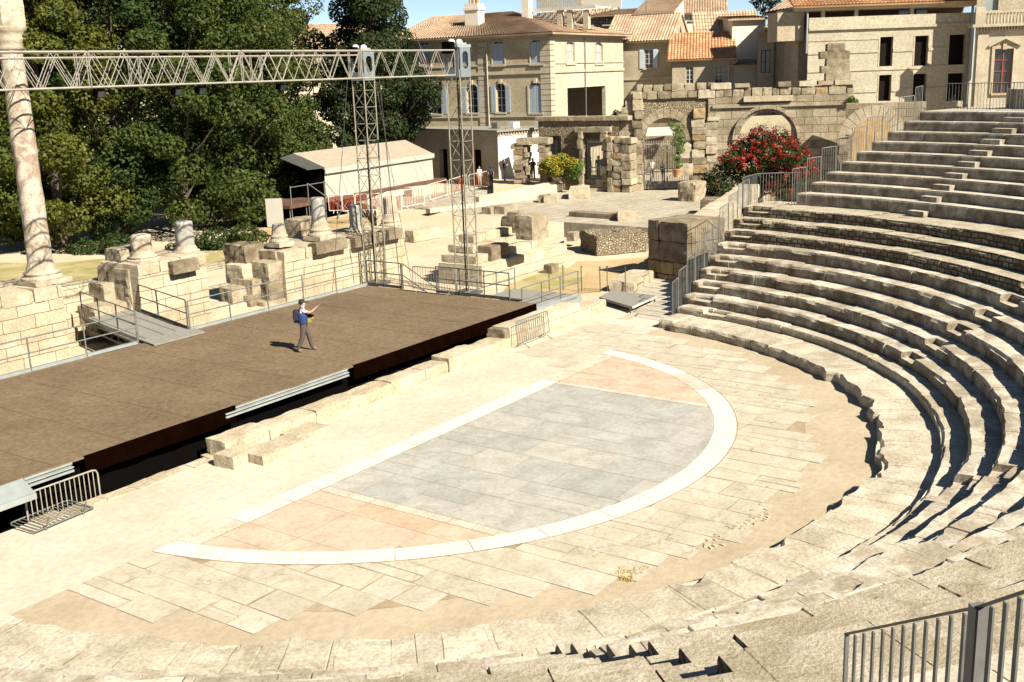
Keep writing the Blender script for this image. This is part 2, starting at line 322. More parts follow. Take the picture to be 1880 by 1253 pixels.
M['canvas'] = plain('tent_canvas', (.46,.44,.37), .8, var=.05, scale=.8)
M['canvasroof'] = plain('tent_roof_canvas', (.36,.31,.23), .8, var=.1, scale=2)
M['wood'] = plain('rusty_boards', (.12,.06,.035), .8, var=.3)
M['redpaint'] = plain('red_paint', (.50,.07,.03), .6)
M['whitepaint'] = plain('white_paint', (.75,.73,.68), .5)
M['bark'] = plain('bark', (.09,.065,.045), .95, var=.35, scale=4, bump=.8)
M['leaf1'] = leafmat('plane_leaves', (.030,.048,.006), (.085,.098,.016), .2)
M['leaf2'] = leafmat('dark_leaves', (.007,.015,.004), (.022,.038,.009), .08)
M['leaf3'] = leafmat('olive_leaves', (.022,.040,.006), (.062,.08,.013), .16)
M['oleleaf'] = leafmat('oleander_leaves', (.009,.022,.005), (.03,.05,.01), .1)
M['redflower'] = leafmat('red_blossom', (.17,.006,.005), (.36,.022,.01), .2)
M['pinkflower'] = leafmat('pink_blossom', (.42,.06,.06), (.50,.15,.12), .2)
M['yellowleaf'] = leafmat('yellow_leaves', (.22,.20,.02), (.40,.30,.03), .25)
M['greenleaf'] = leafmat('fresh_leaves', (.05,.12,.015), (.10,.18,.03), .25)
# ------------------------------------------------------------------ ground
XC, YC = .5, 1.77
def cyl(r, a): return (XC+r*math.cos(R(a)), YC+r*math.sin(R(a)))
def structure(mb, name, mat): return mb.build(name, mat, kind='structure')
def dirtmat(name, a, b, grass=None, scale=.25, joints=None):
    m, n, l, p = newmat(name); tc = n.new('ShaderNodeTexCoord').outputs['Object']
    a = kc(a); b = kc(b)
    f = noi(n, l, tc, scale, 7, .62, .3); r = ramp(n, a, b, .36, .64); l.new(f, r.inputs[0]); col = r.outputs[0]
    fi = noi(n, l, tc, 5, 8, .75); fr = ramp(n, (.80,.78,.74), (1.08,1.08,1.08), .3, .6); l.new(fi, fr.inputs[0]); col = mixc(n, l, .8, col, fr.outputs[0], 'MULTIPLY')
    if grass:
        g = noi(n, l, tc, .12, 5, .6); gr = ramp(n, (0,0,0), (1,1,1), .52, .62); l.new(g, gr.inputs[0]); col = mixc(n, l, gr.outputs[0], col, grass)
    l.new(col, p.inputs['Base Color']); p.inputs['Roughness'].default_value = .95; p.inputs['Specular IOR Level'].default_value = .1
    bp = n.new('ShaderNodeBump'); bp.inputs['Strength'].default_value = .5; bp.inputs['Distance'].default_value = .05; l.new(fi, bp.inputs['Height']); l.new(bp.outputs[0], p.inputs['Normal']); return m
M['dirt'] = dirtmat('beige_dirt', (.56,.46,.31), (.66,.56,.41))
M['orange'] = dirtmat('ochre_dirt', (.40,.28,.13), (.56,.43,.25))
M['grassdirt'] = dirtmat('dry_grass', (.30,.27,.09), (.52,.43,.24), scale=.5)
M['plainfloor'] = dirtmat('worn_lime_floor', (.55,.485,.375), (.64,.58,.475), scale=.35)
M['sand'] = dirtmat('tan_floor', (.44,.355,.24), (.53,.44,.315), scale=.4)
# site ground: sheets around the pit under the stage
PX0, PX1, PY0, PY1 = -24, 14.0, 3.9, 17.35
mb = MB(); W = 400
for x0,x1,y0,y1 in ((-W,PX0,-W,W),(PX1,W,-W,W),(PX0,PX1,-W,PY0),(PX0,PX1,PY1,W)):
    mb.add([(x0,y0,-.03),(x1,y0,-.03),(x1,y1,-.03),(x0,y1,-.03)], [(0,1,2,3)])
structure(mb, 'ground', M['dirt'])
mb = MB(); z0 = -1.6
mb.add([(PX0,PY0,z0),(PX1,PY0,z0),(PX1,PY1,z0),(PX0,PY1,z0)], [(0,1,2,3)])
c = [(PX0,PY0),(PX1,PY0),(PX1,PY1),(PX0,PY1)]
for i in range(4):
    a, b2 = c[i], c[(i+1)%4]; mb.add([(a[0],a[1],-.034),(b2[0],b2[1],-.034),(b2[0],b2[1],z0),(a[0],a[1],z0)], [(0,1,2,3)])
structure(mb, 'pit', M['darkblock'])
# orchestra floor disc (sand between paving and curb) and the lime strip before the stage
mb = MB(); n = 120; vs = [(XC,YC-.5,0)] + [(*cyl(13.9, -185+190*i/n), 0) for i in range(n+1)]
vs = [v if v[1] < 1.2 else (v[0],1.2,0) for v in vs]
mb.add(vs, [(0,i,i+1) for i in range(1,n+1)]); structure(mb, 'orchestra_ground', M['sand'])
mb = MB(); mb.add([(-40,.0,.004),(14.5,.0,.004),(14.5,3.88,.004),(-40,3.88,.004)], [(0,1,2,3)])
mb.add([(14.5,-1.5,.004),(30,-1.5,.004),(30,5.2,.004),(14.5,5.2,.004)], [(0,1,2,3)])
mb.add([(-40,-40,-.012),(-13.6,-40,-.012),(-13.6,0,-.012),(-40,0,-.012)], [(0,1,2,3)])
structure(mb, 'orchestra_front_floor', M['plainfloor'])
# paving slabs outside the ring: strips along y with ragged outer ends, each slab its own polygon on one sheet
def pavmat(name, cols, scale=1.3, crk=.8, cw=.016, cs=1.25):
    m, n, l, p = newmat(name); tc = n.new('ShaderNodeTexCoord').outputs['Object']
    cols = [kc(c) for c in cols]; g = n.new('ShaderNodeNewGeometry'); rp = n.new('ShaderNodeValToRGB'); e = rp.color_ramp.elements
    e[0].color = (*cols[0],1); e[1].color = (*cols[-1],1)
    for k, c in enumerate(cols[1:-1]): x = e.new((k+1)/(len(cols)-1)); x.color = (*c,1)
    l.new(g.outputs['Random Per Island'], rp.inputs[0]); col = rp.outputs[0]
    a = noi(n, l, tc, scale, 7, .7, .6); r = ramp(n, (.80,.78,.74), (1.12,1.12,1.12), .32, .62); l.new(a, r.inputs[0]); col = mixc(n, l, .9, col, r.outputs[0], 'MULTIPLY')
    fi = noi(n, l, tc, 9, 8, .75); fr = ramp(n, (.80,.77,.72), (1.06,1.06,1.06), .32, .55); l.new(fi, fr.inputs[0]); col = mixc(n, l, .8, col, fr.outputs[0], 'MULTIPLY')
    # veins and hairline cracks
    v = n.new('ShaderNodeTexVoronoi'); v.feature = 'DISTANCE_TO_EDGE'; v.inputs['Scale'].default_value = cs
    wn = n.new('ShaderNodeTexNoise'); wn.inputs['Scale'].default_value = 1.5; wn.inputs['Detail'].default_value = 5; l.new(tc, wn.inputs['Vector'])
    vm = n.new('ShaderNodeVectorMath'); vm.operation = 'MULTIPLY_ADD'; l.new(wn.outputs['Color'], vm.inputs[0]); vm.inputs[1].default_value = (1.2,)*3; l.new(tc, vm.inputs[2]); l.new(vm.outputs[0], v.inputs['Vector'])
    cr = ramp(n, (1,1,1), (0,0,0), 0, cw); l.new(v.outputs[0], cr.inputs[0]); gate = ramp(n, (0,0,0), (1,1,1), .47, .56); l.new(noi(n, l, tc, .35, 2), gate.inputs[0])
    col = mixc(n, l, mathn(n, l, 'MULTIPLY', cr.outputs[0], mathn(n, l, 'MULTIPLY', gate.outputs[0], crk)), col, (.20,.14,.08))
    l.new(col, p.inputs['Base Color']); p.inputs['Roughness'].default_value = .85; p.inputs['Specular IOR Level'].default_value = .15
    bp = n.new('ShaderNodeBump'); bp.inputs['Strength'].default_value = .35; bp.inputs['Distance'].default_value = .03; l.new(fi, bp.inputs['Height']); l.new(bp.outputs[0], p.inputs['Normal']); return m
M['slab'] = pavmat('grey_beige_slabs', [(.50,.445,.345),(.55,.495,.39),(.52,.46,.355),(.57,.52,.42),(.51,.45,.34)])
M['greymarble'] = pavmat('grey_marble', crk=.45, cw=.03, cs=2.6, cols=[(.385,.385,.345),(.44,.43,.385),(.405,.405,.37),(.46,.44,.385),(.39,.395,.36),(.475,.45,.39)])
M['pinkmarble'] = pavmat('pink_marble', crk=.3, cw=.02, cs=2.2, cols=[(.58,.415,.29),(.59,.45,.325),(.55,.44,.335),(.60,.465,.34)])
M['joint'] = dirtmat('joint_sand', (.30,.225,.14), (.48,.38,.25), scale=.8)
def inner_y(x, r):
    d = r*r-(x-XC)**2; return YC-math.sqrt(d) if d > 0 else None
def circ_poly_clip(poly, r, inside):
    """clip polygon points radially against circle r: keeps outside (or inside) part by projecting points"""
    out = []
    for k in range(len(poly)):
        a, b2 = poly[k], poly[(k+1)%len(poly)]; out.append(a)
        L = math.hypot(b2[0]-a[0], b2[1]-a[1]); m_ = int(L/.25)
        for t in range(1, m_): out.append((a[0]+(b2[0]-a[0])*t/m_, a[1]+(b2[1]-a[1])*t/m_))
    res = []
    for x, y in out:
        d = math.hypot(x-XC, y-YC)
        if inside and d > r or (not inside and d < r): x, y = XC+(x-XC)*r/d, YC+(y-YC)*r/d
        res.append((x, y))
    ar = sum(res[i][0]*res[(i+1)%len(res)][1]-res[(i+1)%len(res)][0]*res[i][1] for i in range(len(res)))/2
    return res if abs(ar) > .06 else None
def inset(a, b2, c2, d2, g): return [(a+g,c2+g),(b2-g,c2+g),(b2-g,d2-g),(a+g,d2-g)]
rnd = random.Random(3)
mb = MB(); base = MB(); x = -11.4; sl_thk = .0
while x < 13.2:
    wd = rnd.choice((.62,.7,.8,.92)); x1 = x+wd; xm = (x+x1)/2
    # outer limit of paving by direction, ragged
    def lim(y): return 0
    ro = 12.25 + rnd.uniform(-.35,.45)
    if xm > 8.5: ro += .2
    yo = inner_y(xm, ro); yi = inner_y(xm, 10.02)
    ytop = -.01 if yi is None else min(yi+.5, -.01)
    if yo is None: x = x1; continue
    if yi is None: ytop = -.01
    y = yo; ytop_ = ytop
    while y < ytop_-.1:
        ln = rnd.choice((.8,1.1,1.5,1.9,2.3)); y1 = min(y+ln, ytop_)
        if ytop_-y1 < .35: y1 = ytop_
        g = rnd.uniform(.005,.017); parts = [(x, x1, y, y1)]
        if rnd.random() < .16: parts = [(x, xm, y, y1), (xm, x1, y, y1)]
        for a0,a1,b0,b1 in parts:
            q = inset(a0, a1, b0, b1, g); q = [(u+rnd.uniform(-.012,.012)*(1 if rnd.random()<.6 else .2), v2+rnd.uniform(-.035,.035)) for u, v2 in q]
            q = [(u, min(v2, -.012)) for u, v2 in q]
            pc = circ_poly_clip(q, 10.03, False)
            if pc and rnd.random() > .008:
                zz = .014+rnd.uniform(-.002,.003)
                ar = sum(pc[i][0]*pc[(i+1)%len(pc)][1]-pc[(i+1)%len(pc)][0]*pc[i][1] for i in range(len(pc)))/2
                if ar > 0: mb.add([(u,v2,zz) for u,v2 in pc], [tuple(range(len(pc)))])
        y = y1
    x = x1
mb.build('orchestra_paving', M['slab'], kind='structure')
# joint bed under paving
pts_o = [cyl(11.95+.1*math.sin(a*.21), a) for a in np.linspace(-171.5, -8.2, 160)]; pts_i = [cyl(9.9, a) for a in np.linspace(-169, -10.5, 160)]
mbj = MB()
vs = [(u,min(v,-.004),.0085) for u,v in pts_o]+[(u,min(v,-.004),.0085) for u,v in pts_i]
mbj.add(vs, [(i,i+1,161+i,160+i) for i in range(159)]); mbj.build('paving_bed', M['joint'], kind='structure')
# the half-round marble floor
mb = MB(); poly = [cyl(9.95, a) for a in np.linspace(-169.7,-10.3,120)]
mb.add([(u,v,.006) for u,v in poly], [tuple(range(len(poly)))]); mb.build('marble_floor_bed', M['joint'], kind='structure')
def clip_disc(a0, a1, b0, b1, r, ymax=-.62):
    poly = [cyl(r, q) for q in np.linspace(0,360,181)[:-1]]
    for ax, v, keep in ((0,a0,1),(0,a1,-1),(1,b0,1),(1,b1,-1)):
        out = []
        for i in range(len(poly)):
            P_, Q_ = poly[i], poly[(i+1)%len(poly)]; ip = (P_[ax]-v)*keep >= 0; iq = (Q_[ax]-v)*keep >= 0
            if ip: out.append(P_)
            if ip != iq: t = (v-P_[ax])/(Q_[ax]-P_[ax]); out.append((P_[0]+(Q_[0]-P_[0])*t, P_[1]+(Q_[1]-P_[1])*t))
        poly = out
        if len(poly) < 3: return None
    ar = sum(poly[i][0]*poly[(i+1)%len(poly)][1]-poly[(i+1)%len(poly)][0]*poly[i][1] for i in range(len(poly)))/2
    return poly if ar > .02 else None
def panel_floor(x0, x1, xs_w, ln_w, mat, name, seed):
    r2 = random.Random(seed); mb = MB(); x = x0
    cols = []
    while x < x1-.05:
        wd = r2.choice(xs_w); xe = min(x+wd, x1)
        if x1-xe < .4: xe = x1
        cols.append((x, xe)); x = xe
    for a, b2 in cols:
        y = -.62; 
        while y > -8.3:
            ln = r2.choice(ln_w); ye = y-ln
            sub = [(a,b2,ye,y)]
            if r2.random() < .25: sub = [(a,(a+b2)/2,ye,y),((a+b2)/2,b2,ye,y)]
            for s in sub:
                pc = clip_disc(s[0]+.006, s[1]-.006, s[2]+.006, s[3]-.006, 9.40)
                if pc: mb.add([(u,v,.0115) for u,v in pc], [tuple(range(len(pc)))])
            y = ye
    mb.build(name, mat, kind='structure')
panel_floor(XC-5.1, XC+5.22, (1.0,1.25,1.5), (.9,1.4,1.9,2.4), M['greymarble'], 'grey_marble_floor', 5)
panel_floor(XC+5.54, XC+9.3, (1.2,1.6), (1.6,2.2), M['pinkmarble'], 'pink_marble_floor', 8)
panel_floor(XC-9.3, XC-5.42, (1.2,1.6), (1.6,2.2), M['pinkmarble'], 'pink_marble_floor', 9)
# white ring: blocks, some bright, some replaced by a duller stone
mbw = MB(); mbd = MB(); angs = []; a = -169.8; r3 = random.Random(11)
while a < -10.4:
    step = r3.uniform(7.5, 12); e = min(a+step, -10.2)
    if -10.2-e < 3: e = -10.2
    angs.append((a, e)); a = e
for k,(a,e) in enumerate(angs):
    t = (mbd if -46 < (a+e)/2 < -31 else mbw); g = .045; aa = np.linspace(a+g, e-g, 14)
    vs = [(*cyl(10.0, q),.018) for q in aa] + [(*cyl(9.39, q),.018) for q in aa]; vs = [(u,min(v,-.006),z) for u,v,z in vs]
    t.add(vs, [(i,i+1,15+i,14+i) for i in range(13)])
mbw.build('white_marble_ring', M['marble'], kind='structure'); mbd.build('dull_stone_ring_piece', M['marbleband'], kind='structure')
mb = MB(); mb2 = MB(); x = XC-9.2; r3 = random.Random(2)
while x < XC+9.3:
    e = min(x+r3.uniform(.9,1.5), XC+9.3); t = mb if XC-7.4 < (x+e)/2 < XC+5.2 else mb2
    q = clip_disc(x+.008, e-.008, -.61, -.005, 9.38)
    if q: t.add([(u,v,.0165) for u,v in q], [tuple(range(len(q)))])
    x = e
mb.build('white_marble_band', M['marble'], kind='structure'); mb2.build('worn_marble_band', M['marbleband'], kind='structure')
mb = MB()
for xx, wd in ((XC-5.26,.30),(XC+5.38,.30)):
    y = -.63
    while y > -6.2:
        ye = y-r3.uniform(.5,.9); q = clip_disc(xx-wd/2, xx+wd/2, ye+.008, y-.008, 9.38)
        if q: mb.add([(u,v,.0135) for u,v in q], [tuple(range(len(q)))])
        y = ye
mb.build('marble_divider', M['marbleband'], kind='structure')
def loose_paving(name, x0, x1, y0, y1, mat, seed, z=.0115):
    r2 = random.Random(seed); mb = MB(); y = y0
    while y < y1-.2:
        h_ = r2.choice((.55,.7,.85)); ye = min(y+h_, y1); x = x0+r2.uniform(-.6,.3)
        while x < x1:
            xe = x+r2.choice((.9,1.2,1.6,2.1)); g = r2.uniform(.004,.014)
            if r2.random() > .12+.5*max(0,(x0+3-x)/3): mb.add([(u+r2.uniform(-.012,.012),v+r2.uniform(-.012,.012),z) for u,v in inset(x,xe,y,ye,g)], [(0,1,2,3)])
            x = xe
        y = ye
    mb.build(name, mat, kind='structure')
loose_paving('front_paving', 4.5, 13.6, .03, 2.95, M['slab'], 17)
loose_paving('side_paving', 15.2, 22, .35, 2.3, M['slab'], 18)
# rubble band in the strip of broken paving near the curb, weed
def leaves(centers, radii, nl, size, squash=.55, seed=1, up=.0, shell=.55):
    rg = np.random.default_rng(seed); out = []
    for c, r, m in zip(centers, radii, nl):
        d = rg.normal(size=(m,3)); d /= np.linalg.norm(d,axis=1)[:,None]
        rad = (shell + (1-shell)*rg.random(m)**.6)[:,None]
        p = np.asarray(c) + d*rad*np.asarray(r); nrm = d*.7 + rg.normal(size=(m,3))*.6; nrm[:,2] += up; nrm /= np.linalg.norm(nrm,axis=1)[:,None]
        t = np.cross(nrm, rg.normal(size=(m,3))); t /= np.linalg.norm(t,axis=1)[:,None]; b = np.cross(nrm, t)
        s = size*rg.uniform(.6,1.35,(m,1)); t = t*s*.5; b = b*s*squash*.5
        out.append(np.stack([p-t, p-b*1.1, p+t, p+b*1.1], 1))
    return np.concatenate(out)
V = leaves([G(1155,1050,.02)+Vector((random.uniform(-.35,.3),random.uniform(-.2,.2),.0)) for _ in range(14)], [(.10,.10,.03)]*14, [30]*14, .035, seed=4)
o = quads('weed', V, M['yellowleaf']); tag(o, 'small tuft of yellow weed growing between the orchestra paving slabs', 'weed')
# ------------------------------------------------------------------ the seating
cavea = thing('seating_tiers', 'curved limestone seating tiers of the ancient theatre around the orchestra', 'seating', (XC,YC,0))
ROWS = [('curb',13.62,.33,0),('t1',15.15,.60,0),('t2',15.72,.98,1),('t3',16.45,1.38,1),('t4',17.2,1.78,1),('t5',18.05,2.18,1),('t6',18.85,2.6,1),('t7',19.5,3.0,2),('t8',20.4,3.4,2),('t9',21.35,3.8,2)]
ROWS += [('u%d'%i, 23.05+.71*i, 4.3+.4*i, 3) for i in range(9)]
def end_angle(k, r):
    if k == 0: return -7.2
    if k < 10: return math.degrees(math.asin(-1.87/r))
    return -9.3-.70*(k-10)
AISLES = (-50.0, -89.5, -130.9)
def row_mesh(k, obj_name='seat_row'):
    nm, r0, z1, kind = ROWS[k]; z0 = ROWS[k-1][2] if k else -.03
    rb = ROWS[k+1][1]+.25 if k+1 < len(ROWS) else 33.5
    a1 = end_angle(k, r0); a0 = -186 if k else -180
    if k >= 10: a0 = -186
    step = .16/r0*57.3
    A = []; a = a0
    notch = []
    if 2 <= k <= 9:
        for c_ in AISLES: notch.append((c_-1.55, c_+1.55))
        notch.append((a1-1.35/r0*57.3, a1-.28/r0*57.3))
    if k == 1: notch.append((a1-2.3/r0*57.3, a1-1.2/r0*57.3))
    n = int((a1-a0)/step); A = list(np.linspace(a0, a1, n))
    for s, e in notch: A += [s-.01, s+.01, e-.01, e+.01]
    mb = MB(); vs = []; h = z1-z0; big = kind in (0,1,2); J = []; a = a0
    rj = random.Random(k*13+1); dz = 0; dr = 0; joints = []
    while a < a1: a += rj.uniform(1.0,1.9)/r0*57.3 if big else rj.uniform(1.6,2.2)/r0*57.3; joints.append((a, rj.uniform(-.018,.018), rj.uniform(-.025,.025), rj.random()))
    mm = 57.3/r0
    for j_ in joints:
        if j_[0] < a1-.1: A += [j_[0]-.022*mm, j_[0]-.007*mm, j_[0]+.007*mm, j_[0]+.022*mm]
    A = sorted(A); ji = 0
    for a in A:
        while ji < len(joints)-1 and joints[ji][0] < a: ji += 1
        _, jz, jr, jq = joints[ji]
        if kind == 3: jz *= .25; jr *= .2
        else: jz *= 1.4
        ca, sa = math.cos(R(a)), math.sin(R(a)); nv = Vector((ca*r0, sa*r0, z1*3))
        e1 = noise.noise(nv*1.3); e2 = noise.noise(nv*.45+Vector((9,1,3))); e3 = noise.noise(nv*4)
        wear = {0:.13,1:.075,2:.05,3:.008}[kind]
        near = max(0, min(1, (-88-a)/40))   # the far-left wing is more worn
        if kind in (0,1): wear *= (1+1.4*near)*(.5 if k == 1 else 1)
        lipr = min(.17, max(0, e1*1.3+e3*.5)*wear + max(0, e2-.15)*wear*1.6); lipz = -max(0, e1+.5*e2)*wear*.7
        inn = any(s <= a <= e for s, e in notch)
        tread = .34 if inn else 0
        dj = min((abs(a-j[0]) for j in joints[max(0,ji-1):ji+1]), default=9)/57.3*r0
        jn = ((.05 if a > -78 else .03) if kind < 3 else .015) if (dj < .012 and (jq*7)%1 > .35) else 0
        r_ = r0+jr+jn; zt = z1+jz-jn*.8
        if k == 0 and (-62 < a < -46 or -84.5<a<-78) : r_ += .18+.12*e1; 
        if k == 0: 
            if jq > .8: r_ += .16
            r_ += .14*noise.noise(Vector((a*.4,3,1)))
        zm = z0+h*.5 if inn else z0+h*.55
        bulge = noise.noise(nv*2.1+Vector((5,5,5)))*(.05 if big else .012 if kind==3 else .035)
        prof = [(r_+.02, z0-.06), (r_+bulge*.4, z0+h*.22), (r_+bulge, zm), (r_+tread+bulge*.6, zm if inn else z0+h*.72), (r_+tread+lipr*.55, zt-.07+lipz), (r_+tread+lipr+.035, zt+lipz*.6), (r_+max(tread,.12)+lipr+.16, zt+noise.noise(nv*1.9)*.012), (max((r_+rb)/2, r_+tread+.3), zt+noise.noise(nv*2.3)*.014*(1 if big else .4)), (rb, zt-.012)]
        vs.append([(ca*r, sa*r, z) for r, z in prof])
    m = len(vs[0]); flat = [p for row in vs for p in row]
    fs = [(i*m+j, (i+1)*m+j, (i+1)*m+j+1, i*m+j+1) for i in range(len(vs)-1) for j in range(m-1)]
    mb.add(flat, fs)
    # closing face at the right end and left end
    for idx, rev in ((len(vs)-1, False), (0, True)):
        q = vs[idx]; base = [(q[-1][0], q[-1][1], -.06)] + [(q[0][0], q[0][1], -.06)]; pl = q + base
        mb.add(pl, [tuple(range(len(pl)) if not rev else range(len(pl)-1,-1,-1))])
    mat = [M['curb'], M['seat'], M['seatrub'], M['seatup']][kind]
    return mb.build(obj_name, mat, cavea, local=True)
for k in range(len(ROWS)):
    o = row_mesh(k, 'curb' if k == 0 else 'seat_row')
    if k == 0: tag(o, 'broken low curb of pale blocks at the edge of the orchestra')
    if k == 9: tag(o, 'rubble faced row below the wide walkway')
    if k == len(ROWS)-1: tag(o, 'topmost walkway row')
# crumbled stones lying on the orchestra edge
for i,(px,py,lab) in enumerate(((1330,985,'crumbled patch of small stones on the tan floor, nearer the camera'),(1388,950,'crumbled patch of small stones on the tan floor, beside the slabs'))):
    c_ = G(px,py,0); mb = MB(); rr = random.Random(i)
    for _ in range(16): mb.rock((c_.x+rr.uniform(-.7,.7),c_.y+rr.uniform(-.25,.25),.015),(rr.uniform(.05,.13),rr.uniform(.05,.1),.028),rr.uniform(0,3),.02)
    mb.build('loose_stones', M['paleblock'], label=lab, cat='stones', kind='stuff')
# small half-height step blocks climbing the upper tier
for c_ in (-24.2, -64, -104, -144):
    for i in range(9):
        r0 = ROWS[10+i][1]; z = ROWS[9+i][2]; mb = MB(); rr = r0-.36
        a0, a1 = R(c_-.9), R(c_+1.0); q = []
        A4 = [(rr,a0),(rr,a1),(r0+.05,a1),(r0+.05,a0)]
        mb.prism([(r*math.cos(a), r*math.sin(a)) for r, a in A4], z-.01, z+.2); mb.build('step_block', M['seatup'], cavea, local=True)
# broken outer pieces lying along the curb
for px, py, sx, sy, r_ in ((1395,1028,.5,.25,.3),(1492,978,.55,.3,.9),(1440,652,.7,.35,-.5),(1330,610,.6,.3,-.3)):
    pass
# ------------------------------------------------------------------ stage
DX = 11.95; DZ = 1.0
stage = thing('stage', 'wide open-air stage with brown mat surface and dark skirt', 'stage', (0,8.6,0))
mb = MB(); x0 = -24
n = 90; edge = []
for i in range(n+1):
    xx = x0+(DX-x0)*i/n; edge.append((xx, 4.2+.025*noise.noise(Vector((xx*.6,0,0)))))
poly = edge + [(DX, 13.0), (x0, 13.0)]
mb.prism(poly, DZ-.05, DZ)
mb.build('mat_deck', M['carpet'], stage)
M['seam'] = plain('mat_seam', (.13,.09,.06), .95, spec=.05)
for i in range(12):
    xx = -13+i*2.1; sm_ = MB(); pts = [(xx+.03*math.sin(k*1.7+i), 4.3+k*.86) for k in range(11)]
    for (a_,b_),(c_,d_) in zip(pts,pts[1:]): sm_.add([(a_-.008,b_,DZ+.004),(a_+.008,b_,DZ+.004),(c_+.008,d_,DZ+.004),(c_-.008,d_,DZ+.004)], [(0,1,2,3)])
    sm_.build('mat_seam', M['seam'], stage)
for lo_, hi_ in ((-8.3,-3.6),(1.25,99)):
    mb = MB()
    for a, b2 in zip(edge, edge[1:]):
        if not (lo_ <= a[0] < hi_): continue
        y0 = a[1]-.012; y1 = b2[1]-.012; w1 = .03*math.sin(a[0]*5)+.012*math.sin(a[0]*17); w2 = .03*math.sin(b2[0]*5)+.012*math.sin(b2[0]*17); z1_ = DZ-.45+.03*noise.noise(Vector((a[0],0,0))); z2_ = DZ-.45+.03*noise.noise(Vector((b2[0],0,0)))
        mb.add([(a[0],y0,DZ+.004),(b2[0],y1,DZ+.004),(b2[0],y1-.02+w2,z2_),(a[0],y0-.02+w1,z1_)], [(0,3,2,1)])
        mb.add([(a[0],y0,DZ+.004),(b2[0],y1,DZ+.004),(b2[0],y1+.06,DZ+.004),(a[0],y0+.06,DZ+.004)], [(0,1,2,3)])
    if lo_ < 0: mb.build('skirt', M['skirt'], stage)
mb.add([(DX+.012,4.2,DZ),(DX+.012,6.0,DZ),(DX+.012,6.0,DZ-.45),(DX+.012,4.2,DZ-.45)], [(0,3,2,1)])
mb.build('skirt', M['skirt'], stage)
mb = MB()
for xa, xb in ((-3.62,1.3),(-9.6,-8.35)):
    mb = MB()
    for zz, t in ((.94,.05),(.85,.035),(.76,.05)): mb.b(xa, xb, 4.19-.05*(zz<.9), 4.3, zz-t/2, zz+t/2)
    mb.b(xa,xb,4.24,4.29,.74,.96); mb.build('front_beam', M['paleblue'], stage)
mb = MB(); mb.slab([(-9.62,4.25,.99),(-12.5,4.25,.99),(-12.5,3.55,.8),(-9.75,3.55,.8)],.06,(0,0,-1)); mb.b(-12.5,-9.75,3.5,3.55,.66,.8)
rm = mb.build('access_ramp', M['paleblue'], label='pale metal access ramp at the near left corner of the stage', cat='ramp')
mb = MB()
for i in range(18):
    for yy in (4.6, 7.4, 10.2, 12.7): xx = -22+i*2; mb.tube((min(xx,DX-.2),yy,-1.6),(min(xx,DX-.2),yy,DZ-.05),.03)
for i in range(18): xx = min(-22+i*2,DX-.2); mb.b(xx-.03,xx+.03,4.5,12.9,DZ-.2,DZ-.055)
mb.build('scaffold_frame', M['darksteel'], stage)
mb = MB(); mb.b(x0, DX-.1, 4.55, 4.58, -1.6, DZ-.06); mb.b(DX-.2,DX-.17,4.6,12.9,-1.6,DZ-.06); mb.build('under_stage_shade', M['black'], stage)  # black sheets added to stand in for the shadow under the stage
# railings: posts, two rails and a toe board
def railing(name, label, pts, h=1.1, post=1.9, mat='steel', group=None, toe=True, r=.024, mid=(.55,), cat='railing', posts_at=None):
    t = thing(name, label, cat, pts[0], 0, group); rl = MB(); tb = MB()
    for a, b2 in zip(pts, pts[1:]):
        a = Vector(a); b2 = Vector(b2); L = (b2-a).length; k = max(1, round(L/post))
        for i in range(k+1):
            p = a.lerp(b2, i/k); pm = MB(); pm.tube(p, p+Vector((0,0,h)), r*1.15); pm.build('post', M[mat], t)
        for m_ in mid+(1.0,): rl.tube(a+Vector((0,0,h*m_)), b2+Vector((0,0,h*m_)), r)
        rl.tube(a+Vector((0,0,.12)), b2+Vector((0,0,.12)), r*.7)
        d = (b2-a).normalized(); nrm = Vector((-d.y,d.x,0))*.012
        if toe: tb.add([a+nrm+Vector((0,0,.005)), b2+nrm+Vector((0,0,.005)), b2+nrm+Vector((0,0,.12)), a+nrm+Vector((0,0,.12)), a-nrm+Vector((0,0,.005)), b2-nrm+Vector((0,0,.005)), b2-nrm+Vector((0,0,.12)), a-nrm+Vector((0,0,.12))], [(0,1,2,3),(7,6,5,4),(3,2,6,7),(0,4,5,1)])
    rl.build('rail', M[mat], t)
    if toe: tb.build('toe_board', M['paleblue'] if mat == 'steel' else M['darksteel'], t)
    return t
railing('stage_railing', 'long grey railing along the rear edge of the stage, left of the gangway', [(-14,13.06,DZ),(.15,13.06,DZ)], post=1.95)
railing('stage_railing', 'long grey railing along the rear edge of the stage, right of the gangway', [(2.42,13.06,DZ),(12.0,13.06,DZ)], post=1.95)
railing('stage_railing', 'dark railing at the far end of the stage beside the first lattice tower', [(12.0,13.04,DZ),(12.0,11.1,DZ)], mat='darksteel', post=1.0)
railing('stage_railing', 'dark railing at the far end of the stage in front of the second lattice tower', [(12.0,9.2,DZ),(12.0,5.5,DZ)], mat='darksteel', post=1.25)
mb = MB()
for z1, z2 in ((1.1,.5),(.6,.0)): mb.tube((12.0,11.0,DZ+z1),(14.2,10.9,DZ+z2-.9),.022)
mb.tube((12.0,11.02,DZ),(12.0,11.02,DZ+1.1),.028); mb.tube((14.2,10.9,0),(14.2,10.9,1.2),.028)
t = mb.build('stair_handrail', M['darksteel'], cat='handrail', label='sloping handrail of the stage stairs between the two end railings')
